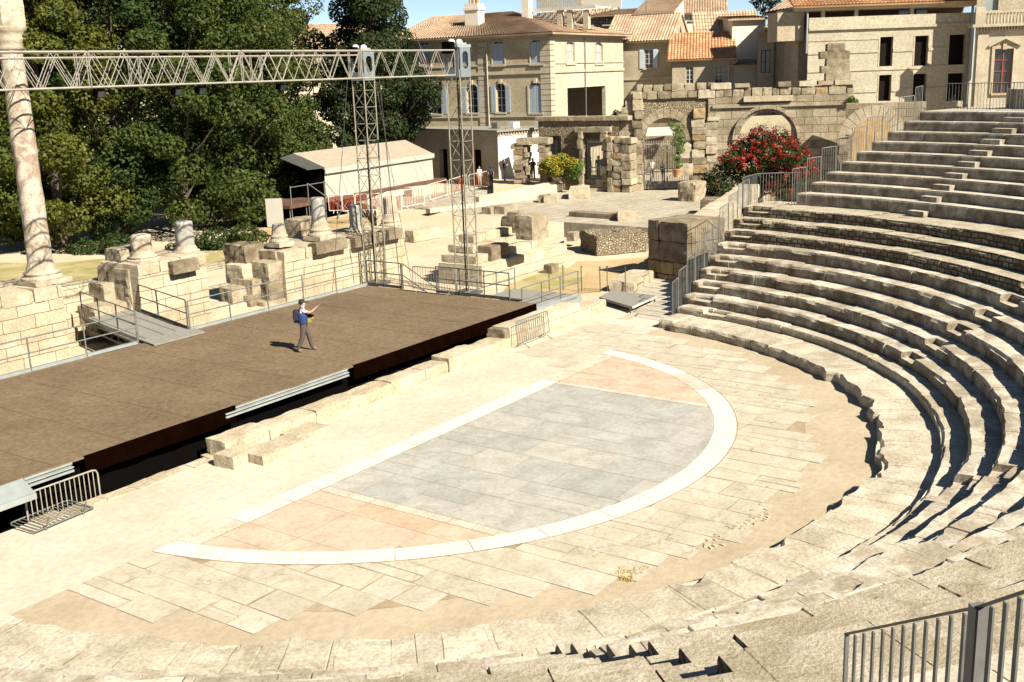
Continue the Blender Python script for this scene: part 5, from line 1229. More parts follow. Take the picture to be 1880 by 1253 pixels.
# back sheet with same openings
bk = MB(); wall_open(bk, f.L, 0, ztW, [g,a2], .01, y=1.62, x0=U(1160)); bk.f = [tuple(reversed(q)) for q in bk.f]; m.add(bk.v, bk.f); m.build('wall_core', M['rubble'], aw, local=True)
rr = random.Random(12); m = MB(); u = U(1166)
for row,(za_,hh_,mt_) in enumerate(((ztW,.55,'block'),)):
    u = U(1166)
    while u < f.L-.5: w_ = rr.uniform(.5,1.3); m.mi = pickm(rr,(5,2,3,1)); m.rock((u+w_/2,.75+rr.uniform(-.08,.05),ztW+.28),(w_-.05,1.75,.58+rr.uniform(-.12,.04)),0,.11,seed=rr.random()*90); u += w_
m.build('upper_course', mixm(), aw, local=True)
m = MB(); u = U(1168)
while u < U(1300):
    w_ = rr.uniform(.5,.95); m.mi = pickm(rr,(2,0,5,0)); m.rock((u+w_/2,.75,ztW+.8+rr.uniform(-.1,.05)),(w_-.14,1.6,rr.uniform(.35,.58)),0,.16,seed=rr.random()*90,sq=.5); u += w_
m.build('rounded_coping', mixm(), aw, local=True)
m = MB(); u = U(1300)
while u < f.L-.3:
    w_ = rr.uniform(1.0,1.8); 
    m.mi = pickm(rr,(4,3,2,0))
    if rr.random() < .75: m.rock((u+w_/2,.7,ztW+.78),(w_*rr.uniform(.6,.97),1.9,rr.uniform(.25,.45)),rr.uniform(-.03,.03),.1,seed=rr.random()*90)
    u += w_
m.build('coping', mixm(), aw, local=True)
for x0_,x1_,y0_,s in ((1150,1160,185,1),(1142,1152,197,2),(1136,1144,205,3),(1160,1168,168,4)): 
    m = MB(); a_, b__ = U(x0_), U(x1_); zt2_ = Z((x0_+x1_)/2,y0_); z = 0
    while z < zt2_-.2: h_ = min(.6,zt2_-z); m.rock(((a_+b__)/2,.7,z+h_/2),(b__-a_+.1,1.5,h_-.02),0,.05,seed=z+s); z += h_
    m.build('stepped_end', M['block'], aw, local=True)
# archivolt of the blind arch and voussoirs of the left one
def archivolt(name, cx_, zc_, r0, r1, y0, y1, mat, n=22, a0=0, a1=180, gap=0, parent=None, rough=0):
    m = MB()
    for k in range(n):
        t0 = R(a0+(a1-a0)*k/n+gap); t1 = R(a0+(a1-a0)*(k+1)/n-gap); e_ = rr.uniform(-rough,rough)
        q = [(cx_+r0*math.cos(t0),zc_+r0*math.sin(t0)),(cx_+r0*math.cos(t1),zc_+r0*math.sin(t1)),(cx_+(r1+e_)*math.cos(t1),zc_+(r1+e_)*math.sin(t1)),(cx_+(r1+e_)*math.cos(t0),zc_+(r1+e_)*math.sin(t0))]
        m.slab([(x,y1,z) for x,z in q], y1-y0, (0,-1,0))
    return m.build(name, M[mat], parent or aw, local=True)
ca = (a2[0]+a2[1])/2; ra = (a2[1]-a2[0])/2; archivolt('archivolt', ca, a2[3]-a2[4], ra*1.02, ra*1.14, -.42, -.155, 'ashlar', 24); archivolt('voussoirs', ca, a2[3]-a2[4], ra*.92, ra*1.02, -.22, .6, 'ashlar', 15, gap=.15)
cg = (g[0]+g[1])/2; rg_ = (g[1]-g[0])/2; archivolt('voussoirs', cg, g[3]-g[4], rg_*1.0, rg_*1.36, -.12, .4, 'block', 13, gap=.4, rough=.08)
q = f.box(1365,176,1455,186); m = MB(); m.b(q[0],q[1],-.5,-.16,q[2],q[3]); m.build('broken_cornice', M['paleblock'], aw, local=True)
q = f.box(1320,190,1525,193); m = MB(); m.b(usplit+.3,f.L+.05,-.3,-.155,q[2]-.12,q[2]+.12); m.build('string_course', M['block'], aw, local=True)
pier(aw, f, 1163,1181,170,347, seed=21, step=.62, mat='block', th=1.5, dep=-.35); pier(aw, f, 1270,1296,200,350, seed=22, step=.55, mat='block', th=1.3, dep=-.45); pier(aw, f, 1296,1318,215,350, seed=23, step=.6, mat='rubble', th=1.2, dep=-.3)
q = f.box(1240,262,1270,290); m = MB(); m.rock(((q[0]+q[1])/2,.2,(q[2]+q[3])/2),(q[1]-q[0],1.,q[3]-q[2]),0,.05); m.build('impost_block', M['paleblock'], aw, local=True)
q = f.box(1248,300,1272,320); m = MB(); m.rock(((q[0]+q[1])/2,-.4,(q[2]+q[3])/2),(q[1]-q[0],.8,q[3]-q[2]),0,.05); m.build('impost_block', M['paleblock'], aw, local=True)
# ruined pillar standing on the wall
for k,(x0_,x1_,y0_,y1_,mt) in enumerate(((1519,1552,80,95,'darkblock'),(1506,1560,94,108,'darkblock'),(1518,1560,108,122,'block'),(1508,1560,121,134,'block'),(1517,1562,134,148,'block'),(1515,1566,148,160,'block'),(1525,1566,160,200,'darkblock'))):
    q = f.box(x0_,y0_,x1_,y1_); m = MB(); m.rock(((q[0]+q[1])/2,.75,(q[2]+q[3])/2),(q[1]-q[0],1.6,(q[3]-q[2])*1.02),0,.1,seed=k*3.3); m.build('pillar_block', M[mt], aw, local=True)
# blocks closing the view through the blind arch: pale walls behind
f3 = Fac(at(1330,300,93), at(1700,300,93)); m = MB(); m.add([(0,0,0),(f3.L,0,0),(f3.L,0,5.6),(0,0,5.6)], [(0,1,2,3)]); m.b(0,f3.L,0.01,.6,0,5.6)
o = m.build('street_wall', M['plaster'], raw=True); o.location=(f3.A.x,f3.A.y,0); o.rotation_euler=(0,0,f3.rot); tag(o,'ochre street wall seen through the arches','wall')
gt = bargate('iron_gate', 'large double iron bar gate filling the left arch', f, g[0]+.05, g[1]-.05, TZ+.02, Z(1225,259), 26, y=.5, rails=(.02,.42,.93))
f4 = Fac(at(1165,300,96), at(1300,300,95)); m = MB(); m.b(0,f4.L,0,.5,0,Z(1225,243)); o = m.build('street_wall', M['darkblock'], raw=True); o.location=(f4.A.x,f4.A.y,0); o.rotation_euler=(0,0,f4.rot); tag(o,'shaded wall in the street behind the large iron gate','wall')
f5 = Fac(at(1178,300,94), at(1240,300,94)); q = f5.box(1181,236,1240,250); m = MB(); m.slab([(q[0],0,q[2]),(q[1],0,q[2]),(q[1],.9,q[3]),(q[0],.9,q[3])],.05,(0,0,1)); o = m.build('shop_awning', M['canvas'], raw=True); o.location=(f5.A.x,f5.A.y,0); o.rotation_euler=(0,0,f5.rot); tag(o,'pale awning in the street behind the large iron gate','awning')
q = f5.box(1195,310,1275,328); m = MB(); m.b(q[0],q[1]+2,0,.6,q[2],q[3]); m.b(q[0],q[1]+2,-.1,.0,q[3]-.15,q[3]); o = m.build('stone_bench', M['paleblock'], raw=True); o.location=(f5.A.x,f5.A.y,0); o.rotation_euler=(0,0,f5.rot); tag(o,'long pale stone bench behind the large iron gate','bench')
# third arch on the right, in front of the seating end
f = Fac(at(1535,300,77), at(1652,300,75.5)); ta = thing('arch_wall', 'separate grey ashlar arch rising behind the upper stair railing', 'wall', (f.A.x,f.A.y,0), f.rot)
q = f.box(1563,216,1640,330); q = (q[0],q[1],1.,q[3],(q[1]-q[0])*.5); zt3 = f.uv(1600,190)[1]
m = MB(); wall_open(m, f.L+1.5, 0, zt3, [q], 1.2, x0=f.uv(1552,250)[0]); m.add([(0.5,0,zt3),(f.L+1.5,0,zt3),(f.L+1.5,1.2,zt3),(0.5,1.2,zt3)], [(0,1,2,3)]); m.build('wall_body', M['ashlar'], ta, local=True)
archivolt('voussoirs', (q[0]+q[1])/2, q[3]-q[4], q[4]*.99, q[4]*1.6, -.25, .8, 'paleblock', 11, a1=172, gap=.5, parent=ta)
pier(ta, f, 1540,1556,255,330, seed=31, step=.5, mat='paleblock', th=1.0, dep=-.2)
f3b = Fac(at(1560,300,84), at(1660,300,84)); m = MB(); m.add([(0,0,0),(f3b.L,0,0),(f3b.L,0,6.5),(0,0,6.5)], [(0,1,2,3)]); m.b(0,f3b.L,.01,.5,0,6.5); qq = f3b.box(1606,240,1624,270); m.b(qq[0],qq[1],-.06,-.005,qq[2],qq[3])
o = m.build('ochre_wall', M['ochreblock'], raw=True); o.location=(f3b.A.x,f3b.A.y,0); o.rotation_euler=(0,0,f3b.rot); tag(o,'ochre wall with a small frame seen through the right arch','wall')
# ---- house with blue shutters
def house(name, label, pa, pb, D0, D1, eave_y, wins, mat='plaster', roofmat='tile', depth=9, ridge=2.6, z0=0, side='stucco', gable=True, eo=.45, shut='shutter2', fr='frame'):
    f = Fac(at(pa,150,D0), at(pb,150,D1)); t = bthing(name, label, f); ze = f.uv((pa+pb)/2, eave_y)[1]; ops = [f.box(*w_[:4]) for w_ in wins]
    m = MB(); wall_open(m, f.L, z0, ze, ops); m.build('wall', M[mat], t, local=True)
    m = MB(); m.add([(f.L,0,z0),(f.L,depth,z0),(f.L,depth,ze+(0 if gable!='mono' else ridge)),(f.L,depth/2 if gable!='mono' else depth,ze+ridge),(f.L,0,ze)], [(0,1,2,3,4)])
    m.add([(0,0,z0),(0,depth,z0),(0,depth,ze+(0 if gable!='mono' else ridge)),(0,depth/2 if gable!='mono' else depth,ze+ridge),(0,0,ze)], [(4,3,2,1,0)]); m.add([(0,depth,z0),(f.L,depth,z0),(f.L,depth,ze),(0,depth,ze)], [(3,2,1,0)])
    m.build('side_wall', M[side], t, local=True)
    if gable == 'mono': roof(t, (-eo,-eo,ze-.1),(f.L+.15,-eo,ze-.1),(f.L+.15,depth,ze+ridge),(-eo,depth,ze+ridge), roofmat)
    else:
        roof(t, (-eo,-eo,ze-.15),(f.L+.15,-eo,ze-.15),(f.L+.15,depth/2,ze+ridge),(-eo,depth/2,ze+ridge), roofmat); roof(t, (f.L+.15,depth+eo,ze-.15),(-eo,depth+eo,ze-.15),(-eo,depth/2,ze+ridge),(f.L+.15,depth/2,ze+ridge), roofmat, rows=3)
    for w_, o_ in zip(wins, ops): window(t, o_, shut=w_[4] if len(w_) > 4 else None, frame=fr, bars=(1,3))
    return t, f, ze
t, f, ze = house('town_house', 'plastered house with one pale blue shuttered window and a tile roof', 1116,1233,108,106,74,[(1183,91,1199,126,('shutter2','open'))],ridge=2.6,depth=10,side='plaster')
q = f.uv(1150,146)[1]; m = MB(); m.b(0,f.L+.05,-.1,0,q-.1,q+.1); m.build('string_course', M['trim'], t, local=True)
t, f, ze = house('low_house', 'low house with a bright orange tile roof and two tall narrow windows', 1234,1348,102,101,107,[(1259,122,1273,154),(1312,121,1327,153)],roofmat='tileo',ridge=2.4,depth=5,gable='mono',side='whitewall')
m = MB(); m.tube((f.L-.5,-.1,2),(f.L-.5,-.1,ze-.9),.06); m.tube((f.L-.5,-.1,ze-.9),(f.L+.3,-.2,ze-.3),.06); m.build('drainpipe', M['frame'], t, local=True)
t, f, ze = house('lean_to_house', 'ochre plastered annex right of the low house', 1347,1391,101,101,118,[],ridge=.6,depth=5,gable='mono',side='plaster',mat='stucco')
# narrow grey house with a dark window, dark void beside it
f = Fac(at(1390,150,100), at(1485,150,99)); t = bthing('narrow_house', 'narrow grey house with a single dark window and a black bay beside it', f)
zt_ = f.uv(1415,60)[1]; oo = [f.box(1397,92,1414,135), f.box(1441,75,1484,150)]
m = MB(); wall_open(m, f.L, 0, zt_, oo, .5); m.add([(0,0,zt_),(f.L,0,zt_),(f.L,5,zt_),(0,5,zt_)], [(0,1,2,3)]); m.add([(0,0,0),(0,5,0),(0,5,zt_),(0,0,zt_)], [(3,2,1,0)]); m.build('wall', M['plaster'], t, local=True)
window(t, oo[0], bars=(1,1), frame='door'); a,b_,c_,d_ = oo[1]; m = MB(); m.add([(a,.48,c_),(b_,.48,c_),(b_,.48,d_),(a,.48,d_)], [(0,1,2,3)]); m.build('dark_bay', M['door'], t, local=True)
m = MB(); m.tube((f.uv(1422,100)[0],-.08,2),(f.uv(1422,100)[0],-.08,f.uv(1422,75)[1]),.07); m.build('drainpipe', M['darksteel'], t, local=True)
m = MB(); m.b(-.1,f.uv(1438,60)[0],-.15,0,zt_-.15,zt_+.05); m.build('cornice', M['tileo'], t, local=True)
# ---- museum building
f = Fac(at(1483,100,92), at(1786,100,92)); t = bthing('stone_building', 'long modern stone building with tall dark windows and an open attic gallery', f)
wins = [(1615,68,1639,122),(1679,66,1704,121),(1742,64,1772,119),(1613,138,1636,186),(1676,136,1700,186),(1739,135,1769,186)]
ops = [f.box(*w_) for w_ in wins]; zt_ = f.uv(1630,45)[1]; za = f.uv(1600,22)[1]
m = MB(); wall_open(m, f.L, 0, zt_-.2, ops, .45); m.build('wall', M['museum'], t, local=True)
for o_ in ops:
    m = MB(); m.add([(o_[0],.43,o_[2]),(o_[1],.43,o_[2]),(o_[1],.43,o_[3]),(o_[0],.43,o_[3])], [(0,1,2,3)]); w_ = m.build('window', M['door'], t, local=True)
    m = MB(); m.b(o_[0]-.1,o_[0]-.003,-.03,.4,o_[2],o_[3]+.1); m.build('jamb', M['trim'], w_, local=True)
m = MB(); z_ = f.uv(1500,75)[1]; m.b(0,ops[0][0]-.1,-.05,0,z_-.06,z_+.06)
for py in (96,129,169):
    z_ = f.uv(1560,py)[1]; us_ = [0]+[v for o_ in ops[:3] for v in (o_[0]-.12,o_[1]+.02)]
    if py == 129: us_ = [0, f.L-1.8]
    for a_, b_ in zip(us_[::2], us_[1::2]): m.b(a_,b_,-.07,0,z_-.1,z_+.12)

m.b(0,f.L,-.2,0,zt_-.3,zt_-.1); m.build('string_course', M['museum'], t, local=True)
m = MB(); m.b(0,f.L,-.12,.3,zt_-.1,zt_+.0+(za-zt_)*.0+.7); m.build('parapet', M['museum'], t, local=True)
zr = f.uv(1600,17)[1]
for px in (1512,1573,1675): u = f.uv(px,30)[0]; m = MB(); m.b(u-.14,u+.14,.1,.4,zt_+.7,zr); m.build('gallery_post', M['museum'], t, local=True)
m = MB(); m.b(-1,f.L,2.5,2.6,zt_,zr+.2); m.build('gallery_back_wall', M['wood'], t, local=True)
for k,(a,b_) in enumerate(((1650,1668),(1682,1702))): q = f.box(a,15,b_,34,dep=2.45); m = MB(); m.b(q[0],q[1],2.42,2.48,q[2],q[3]); m.build('gallery_window', M['glass'], t, local=True)
m = MB(); m.b(-1.2,f.L+.2,-.3,6,zr,zr+.35); m.build('eaves', M['trim'], t, local=True)
roof(t, (-1.4,-.6,zr+.35),(f.L+.3,-.6,zr+.35),(f.L+.3,6,zr+3.2),(-1.4,6,zr+3.2),'tileo')
m = MB(); m.b(-.1,f.L+.1,2.6,12,0,zr+.1); m.build('rear_body', M['museum'], t, local=True)
m = MB(); m.tube((f.L-.3,-.15,2),(f.L-.3,-.15,zr),.11); m.build('drainpipe', M['paleblue'], t, local=True); m = MB(); m.tube((-.15,-.1,f.uv(1440,100)[1]),(-.15,-.1,zr),.09); m.build('drainpipe', M['paleblue'], t, local=True)
m = MB(); u0_ = -2.4; m.b(u0_,-.2,.6,4,f.uv(1460,75)[1],f.uv(1460,22)[1]); m.build('stair_block', M['plaster'], t, local=True)
# ---- ornate building right edge
f = Fac(at(1788,100,88), at(1905,100,87)); t = bthing('ornate_building', 'ornate stone building with a red framed window and a balustraded balcony', f)
q = f.box(1824,90,1858,172); zc_ = f.uv(1830,49)[1]; qb = f.box(1815,-30,1842,22)
m = MB(); wall_open(m, f.L, 0, zc_, [q], .4); m.build('wall', M['trim'], t, local=True)
m = MB(); wall_open(m, f.L, zc_, zc_+8, [qb], .3, y=1.6, x0=f.uv(1800,20)[0]); m.build('upper_wall', M['plaster'], t, local=True)
window(t, q, frame='redframe', bars=(1,3)); surround(t, q, .22, .1, key=True); m = MB(); m.add([(qb[0],1.85,qb[2]),(qb[1],1.85,qb[2]),(qb[1],1.85,qb[3]),(qb[0],1.85,qb[3])],[(0,1,2,3)]); m.build('upper_window', M['paleblue'], t, local=True)
u0,u1 = q[0]-.5,q[1]+.5; m = MB(); m.slab([(u0,-.02,q[3]+.3),((u0+u1)/2,-.02,q[3]+.95),(u1,-.02,q[3]+.3),(u1,-.02,q[3]+.15),((u0+u1)/2,-.02,q[3]+.75),(u0,-.02,q[3]+.15)],.25,(0,-1,0)); m.build('pediment', M['trim'], t, local=True)
m = MB(); m.b(-.3,f.L,-.5,1.6,zc_-.02,zc_+.2); m.build('cornice', M['trim'], t, local=True); m = MB()
for k in range(30): m.b(.1+k*.22,.2+k*.22,-.3,0,zc_-.3,zc_-.03)
m.build('dentils', M['trim'], t, local=True)
m = MB(); m.b(0,f.L,-.3,-.05,zc_+1.0,zc_+1.2); m.b(-.1,.6,-.35,.1,zc_+.2,zc_+1.5); m.build('balcony_rail', M['trim'], t, local=True); m = MB()
for k in range(22): m.lathe([(.06,zc_+.2),(.09,zc_+.45),(.04,zc_+.75),(.07,zc_+1.0)],(.8+k*.24,-.18,0),8)
m.build('balusters', M['trim'], t, local=True)
m = MB(); m.b(.2,1.0,-.12,0,2,zc_-.5); m.build('pilaster', M['trim'], t, local=True)
# ---- roofs and rooms behind
t, f, ze = house('brick_house', 'dark rubble-walled house behind the villa roof', 1092,1172,118,116,26,[(1108,26,1118,46)],mat='rubble',side='rubble',ridge=.8,depth=8,gable='mono')
t, f, ze = house('white_house', 'white upper storey with two round openings behind the shuttered house', 1172,1236,112,111,22,[],mat='whitewall',side='whitewall',ridge=1.6,depth=8,gable='mono')
for px in (1193,1221): u, z = f.uv(px,40); m = MB(); n = 14; m.add([(u+.42*math.cos(2*PI*i/n),-.02,z+.5*math.sin(2*PI*i/n)) for i in range(n)],[tuple(range(n))]); m.build('round_opening', M['door'], t, local=True)
t, f, ze = house('white_house', 'wider white storey with a dark eave line left of the gap of sky', 1234,1332,122,121,22,[(1244,27,1253,38),(1266,28,1274,38)],mat='whitewall',side='whitewall',ridge=1.9,depth=9)
for px in (1294,1315): u, z = f.uv(px,36); m = MB(); n = 14; m.add([(u+.45*math.cos(2*PI*i/n),-.02,z+.55*math.sin(2*PI*i/n)) for i in range(n)],[tuple(range(n))]); m.build('round_opening', M['plaster'], t, local=True)
t, f, ze = house('old_house', 'old plastered gable with a pale shutter behind the orange roof', 1282,1390,108,108,72,[(1311,55,1322,68)],mat='plaster',side='plaster',ridge=2.6,depth=1.5,gable='mono',roofmat='tile')
t, f, ze = house('white_house', 'small white rooftop room between the gables', 1343,1402,104,104,33,[],mat='whitewall',side='whitewall',ridge=.4,depth=6,gable='mono')
t, f, ze = house('back_house', 'ochre roofed house left of the stone building', 1400,1452,108,106,50,[],mat='plaster',ridge=1.2,depth=7,gable='mono')
t, f, ze = house('tall_house', 'tall dark wall and roof beside the attic gallery', 1415,1452,100,99,22,[],mat='plaster',side='plaster',ridge=1.6,depth=6,gable='mono')
t, f, ze = house('villa_wing', 'rear roofs between the villa and the dark rubble house', 1060,1120,125,124,30,[],mat='plaster',ridge=2.0,depth=8)
t, f, ze = house('pale_building', 'pale stuccoed building with arched windows behind the trees', 470,760,112,118,95,[(596,252,610,278),(620,250,634,276),(560,255,576,285),(596,185,608,215),(640,185,652,215),(655,250,668,276)],mat='stucco',side='stucco',ridge=3,depth=12)
q = f.uv(620,236)[1]; m = MB(); m.b(0,f.L,-.15,0,q-.1,q+.15); m.build('string_course', M['trim'], t, local=True); m = MB(); u = f.uv(579,200)[0]; m.tube((u,-.1,1),(u,-.1,ze),.06); m.build('drainpipe', M['frame'], t, local=True)
t, f, ze = house('far_house', 'pale house glimpsed through the treetops at the upper left', 20,330,135,135,72,[],mat='stucco',side='stucco',ridge=3,depth=12)
for px,py,D in ((1186,12,112),(1410,48,104)):
    p = at(px,py,D); m = MB(); m.tube((p.x,p.y,p.z-2),(p.x,p.y,p.z+1.4),.03,4)
    for k in range(4): m.tube((p.x-.5+.1*k,p.y+.4,p.z+.5+.25*k),(p.x+.5-.1*k,p.y-.4,p.z+.5+.25*k),.015,4)
    m.build('roof_antenna', M['darksteel'], label='thin antenna mast above the %s' % ('white storey with round openings' if px < 1300 else 'ochre roof near the attic gallery'), cat='antenna')
# ---- marquee tent
A = at(597,340,78); B = at(795,325,90); f = Fac(A,B); A.z = 0; tz = f.uv(600,358)[1]; t = thing('marquee', 'long white canvas marquee with a dark open end on a scaffold platform', 'tent', (f.A.x,f.A.y,0), f.rot)
zt_ = f.uv(690,298)[1]; zlow = f.uv(690,348)[1]; L = f.L; Wd = 5.2; hr = 1.1
m = MB(); n = 24
for i in range(n):
    a, b_ = L*i/n, L*(i+1)/n; s = lambda u: .05*math.sin(u*1.3)
    m.add([(a,s(a),zlow),(b_,s(b_),zlow),(b_,0,zt_),(a,0,zt_)], [(0,1,2,3)])
m.add([(L,0,zlow),(L,Wd,zlow),(L,Wd,zt_),(L,Wd/2,zt_+hr),(L,0,zt_)], [(0,1,2,3,4)]); m.add([(0,Wd,zlow),(L,Wd,zlow),(L,Wd,zt_),(0,Wd,zt_)], [(3,2,1,0)]); m.build('side_wall', M['canvas'], t, local=True)
m = MB(); m.slab([(-.1,-.15,zt_-.02),(L+.05,-.15,zt_-.02),(L+.05,Wd/2,zt_+hr),(-.1,Wd/2,zt_+hr)],.04,(0,0,1)); m.slab([(L+.05,Wd+.15,zt_-.02),(-.1,Wd+.15,zt_-.02),(-.1,Wd/2,zt_+hr),(L+.05,Wd/2,zt_+hr)],.04,(0,0,1)); m.build('canvas_roof', M['canvasroof'], t, local=True)
m = MB(); m.b(-.1,L+.05,-.2,-.15,zt_-.3,zt_+.06); m.build('valance', M['canvas'], t, local=True)
m = MB(); m.b(-.0,.1,.2,Wd-.2,zlow,zt_+.2); m.build('open_end', M['black'], t, local=True)
m = MB(); m.slab([(-1.6,.2,zt_+.1),(0,-.1,zt_+.1),(0,Wd/2,zt_+hr),(0,Wd/2,zt_+hr)][:3]+[(-1.6,Wd/2,zt_+hr*.8)],.03,(0,0,1)); m.build('end_flap', M['darksteel'], t, local=True)
m = MB(); m.b(-4.5,L+1.2,-.5,Wd+.4,zlow-.22,zlow-.01); m.build('platform', M['wood'], t, local=True)
m = MB(); m.b(-4.3,L+.9,1.2,Wd,0,zlow-.25); m.build('platform_shade_box', M['black'], t, local=True)  # black box stands in for the shade beneath the platform
m = MB()
for k in range(12): u = -4.3+k*(L+5)/11; m.tube((u,-.3,0),(u,-.3,zlow-.2),.035,5); m.tube((u,-.3,.2),(u+1.4,-.3,zlow-.3),.025,4) if k%2 else None
for u in (-4.2,-2.4,-.6): m.tube((u,-.4,0),(u,-.4,zlow+1.3),.035,5)
m.tube((-4.2,-.4,zlow+1.2),(-.6,-.4,zlow+1.2),.03); m.tube((-2.4,-.4,zlow+1.3),(.8,-2.2,.0),.03); m.tube((-.6,-.4,zlow+1.3),(1.6,-1.2,.0),.03); m.build('scaffold', M['steel'], t, local=True)
m = MB()
for a,b_ in ((1.7,2.6),(7,7.6),(11,12)): m.tube((a,-.22,zt_),(b_,-.9,zlow-.2),.012,4)
m.build('guy_rope', M['darksteel'], t, local=True)
# ------------------------------------------------------------------ trees
def crown_lobes(seed, H, Rr, z0, n):
    rg = random.Random(seed); out = []
    for _ in range(n):
        t = rg.random(); z = z0+(H-z0)*(t**.9); k = math.sin(PI*min(1,max(.0,(z-z0)/(H-z0)*.86+.13)))**.55
        a = rg.uniform(0,2*PI); rr = Rr*k*math.sqrt(rg.uniform(.25,1)); s = rg.uniform(.85,1.6)
        out.append(((rr*math.cos(a), rr*math.sin(a), z), (s*1.15, s*1.15, s*.78)))
    return out
def trunkmesh(m, H, r, lobes, seed, bend=.4):
    rg = random.Random(seed); pts = [Vector((0,0,0))]
    for k in range(1,7): pts.append(Vector((rg.uniform(-bend,bend)*k/6, rg.uniform(-bend,bend)*k/6, H*.8*k/6)))
    for k in range(6): m.tube(pts[k], pts[k+1], r*(1-k/7), 8, r*(1-(k+1)/7), cap=False)
    for c_, s in rg.sample(lobes, min(16,len(lobes))):
        b_ = pts[min(5,max(1,int(c_[2]/H*5)))]; mid = b_.lerp(Vector(c_),.5)+Vector((0,0,-.3)); m.tube(b_, mid, r*.3, 5, r*.2, cap=False); m.tube(mid, c_, r*.2, 5, r*.07, cap=False)
def mktree(name, label, loc, seed, H, Rr, z0, n, per, size, mat, r=.35, group=None, rot=0):
    t = thing(name, label, 'tree', loc, rot, group); lb = crown_lobes(seed, H, Rr, z0, n); m = MB(); trunkmesh(m, H, r, lb, seed); m.build('trunk', M['bark'], t, local=True)
    V = leaves([c for c,_ in lb], [s for _,s in lb], [per]*n, size, seed=seed, up=.35, shell=.6); quads('crown', V, M[mat], t); return t
def dup(t, loc, rot, sc, label, group=None, crown_mat=None):
    r_ = t.copy(); C.objects.link(r_); r_.location = loc; r_.rotation_euler = (0,0,rot); r_.scale = sc; r_['label'] = label
    for ch in list(t.children):
        c_ = ch.copy(); C.objects.link(c_); c_.parent = r_
    return r_
def gl(px, D): p = at(px, 430, D); return (p.x, p.y, 0)
protos = [mktree('broadleaf_tree','tall leafy tree right behind the tall column, at the left edge of the wood', gl(112,68), 101, 17, 4.6, .8, 60, 620, .25, 'leaf1'),
          mktree('broadleaf_tree','tall darker tree behind the reddish column stump', gl(232,72), 102, 18, 4.4, .6, 60, 620, .24, 'leaf3'),
          mktree('broadleaf_tree','broad leafy tree behind the taller pale stump of the pair', gl(345,73), 103, 17, 4.8, .8, 62, 620, .25, 'leaf3')]
G_ = 'trees of the dense wood behind the ruins'
for t in protos: t['group'] = G_
for k,(pi,px,D,sc,rot,lab) in enumerate(((0,445,77,.98,2.1,'leafy tree behind the big tub-shaped block'),(2,508,83,.92,4.0,'rightmost tree of the wood, standing over the blank panel'),(1,20,74,1.0,1.1,'dark tree at the very left edge beyond the tall column'),
    (2,62,88,1.15,.5,'back tree of the wood seen between the left edge and the tall column'),(0,165,90,1.2,3.3,'back tree of the wood rising above the truss right of the tall column'),(1,275,92,1.2,5.0,'back tree of the wood rising above the truss, over the reddish stump'),
    (0,370,93,1.2,.2,'back tree of the wood rising above the truss, over the pale stump'),(2,462,96,1.15,1.7,'back tree of the wood below the patch of sky, third from its right end'),(1,522,98,1.1,2.9,'back tree whose crown stands against the sky left of the dark evergreen'),(1,-30,66,1.,4.2,'dark tree partly cut by the left edge of the picture'))):
    dup(protos[pi], gl(px,D), rot, (sc,sc,sc), lab)
# dark evergreen
def lobetree(name, label, D, pxlobes, trunk, mat, per=900, size=.22, cat='tree', seed=1, group=None, base=(0,0), mats=None, dj=2.0, shell=.6, limb=.1, density=None):
    p = at(base[0], base[1], D); z0 = p.z if base[1] else 0
    t = thing(name, label, cat, (p.x,p.y,0 if not base[1] else p.z), 0, group); rg = random.Random(seed); cs = []; rs = []
    for px, py, rpx in pxlobes:
        q = at(px, py, D+rg.uniform(-dj,dj)); s = rpx*D/2030; cs.append((q.x-p.x,q.y-p.y,q.z-t.location.z)); rs.append((s,s,s*.8))
    m = MB(); 
    if trunk:
        top = Vector(cs[0]); m.tube((0,0,0),(top.x*.6,top.y*.6,top.z*.6),trunk,8,trunk*.6,cap=False); m.tube((top.x*.6,top.y*.6,top.z*.6),top,trunk*.6,8,trunk*.2,cap=False)
    for c_ in cs: m.tube((0,0,max(.05,c_[2]*.35)), c_, limb, 5, limb*.3, cap=False)
    m.build('trunk' if trunk else 'stem', M['bark'], t, local=True)
    V = leaves(cs, rs, [int(per*(r[0]**2)) if density is None else int(per*max(.5,r[0]**2)) for r in rs], size, seed=seed, up=.3, shell=shell); quads('crown' if trunk else 'foliage', V, M[mat], t); return t, cs, rs
ce = [(672,-10,50),(640,20,38),(705,30,45),(668,55,50),(720,75,40),(632,85,40),(690,100,50),(655,120,50),(720,125,50),(615,120,28),(745,150,45),(700,165,50),(650,165,50),(618,165,32),(770,180,42),(730,195,45),(785,160,28),(690,210,45),(640,205,40),(608,205,25),(755,215,38),(715,232,35),(665,240,35),(620,245,24),(740,240,30),(690,258,25),(635,262,18),(600,180,20),(680,10,40),(655,-30,40),(700,0,40)]
lobetree('evergreen_tree','very dark dense evergreen tree standing between the wood and the villa', 94, ce, .5, 'leaf2', per=620, size=.24, seed=5, base=(668,0), dj=2.5)
lobetree('broadleaf_tree','dark leafy treetop against the sky above the ochre roof', 118, [(1400,8,16),(1415,-6,20),(1388,0,12),(1425,10,14),(1405,22,10)], .15, 'leaf2', per=340, size=.25, seed=7, base=(1408,0), dj=.8)
lobetree('palm_tree','fan palm top showing above the dark rubble house', 120, [(1105,2,10),(1122,-6,11),(1092,6,8),(1112,8,9)], .15, 'leaf1', per=400, size=.3, seed=8, base=(1107,0), dj=.5)
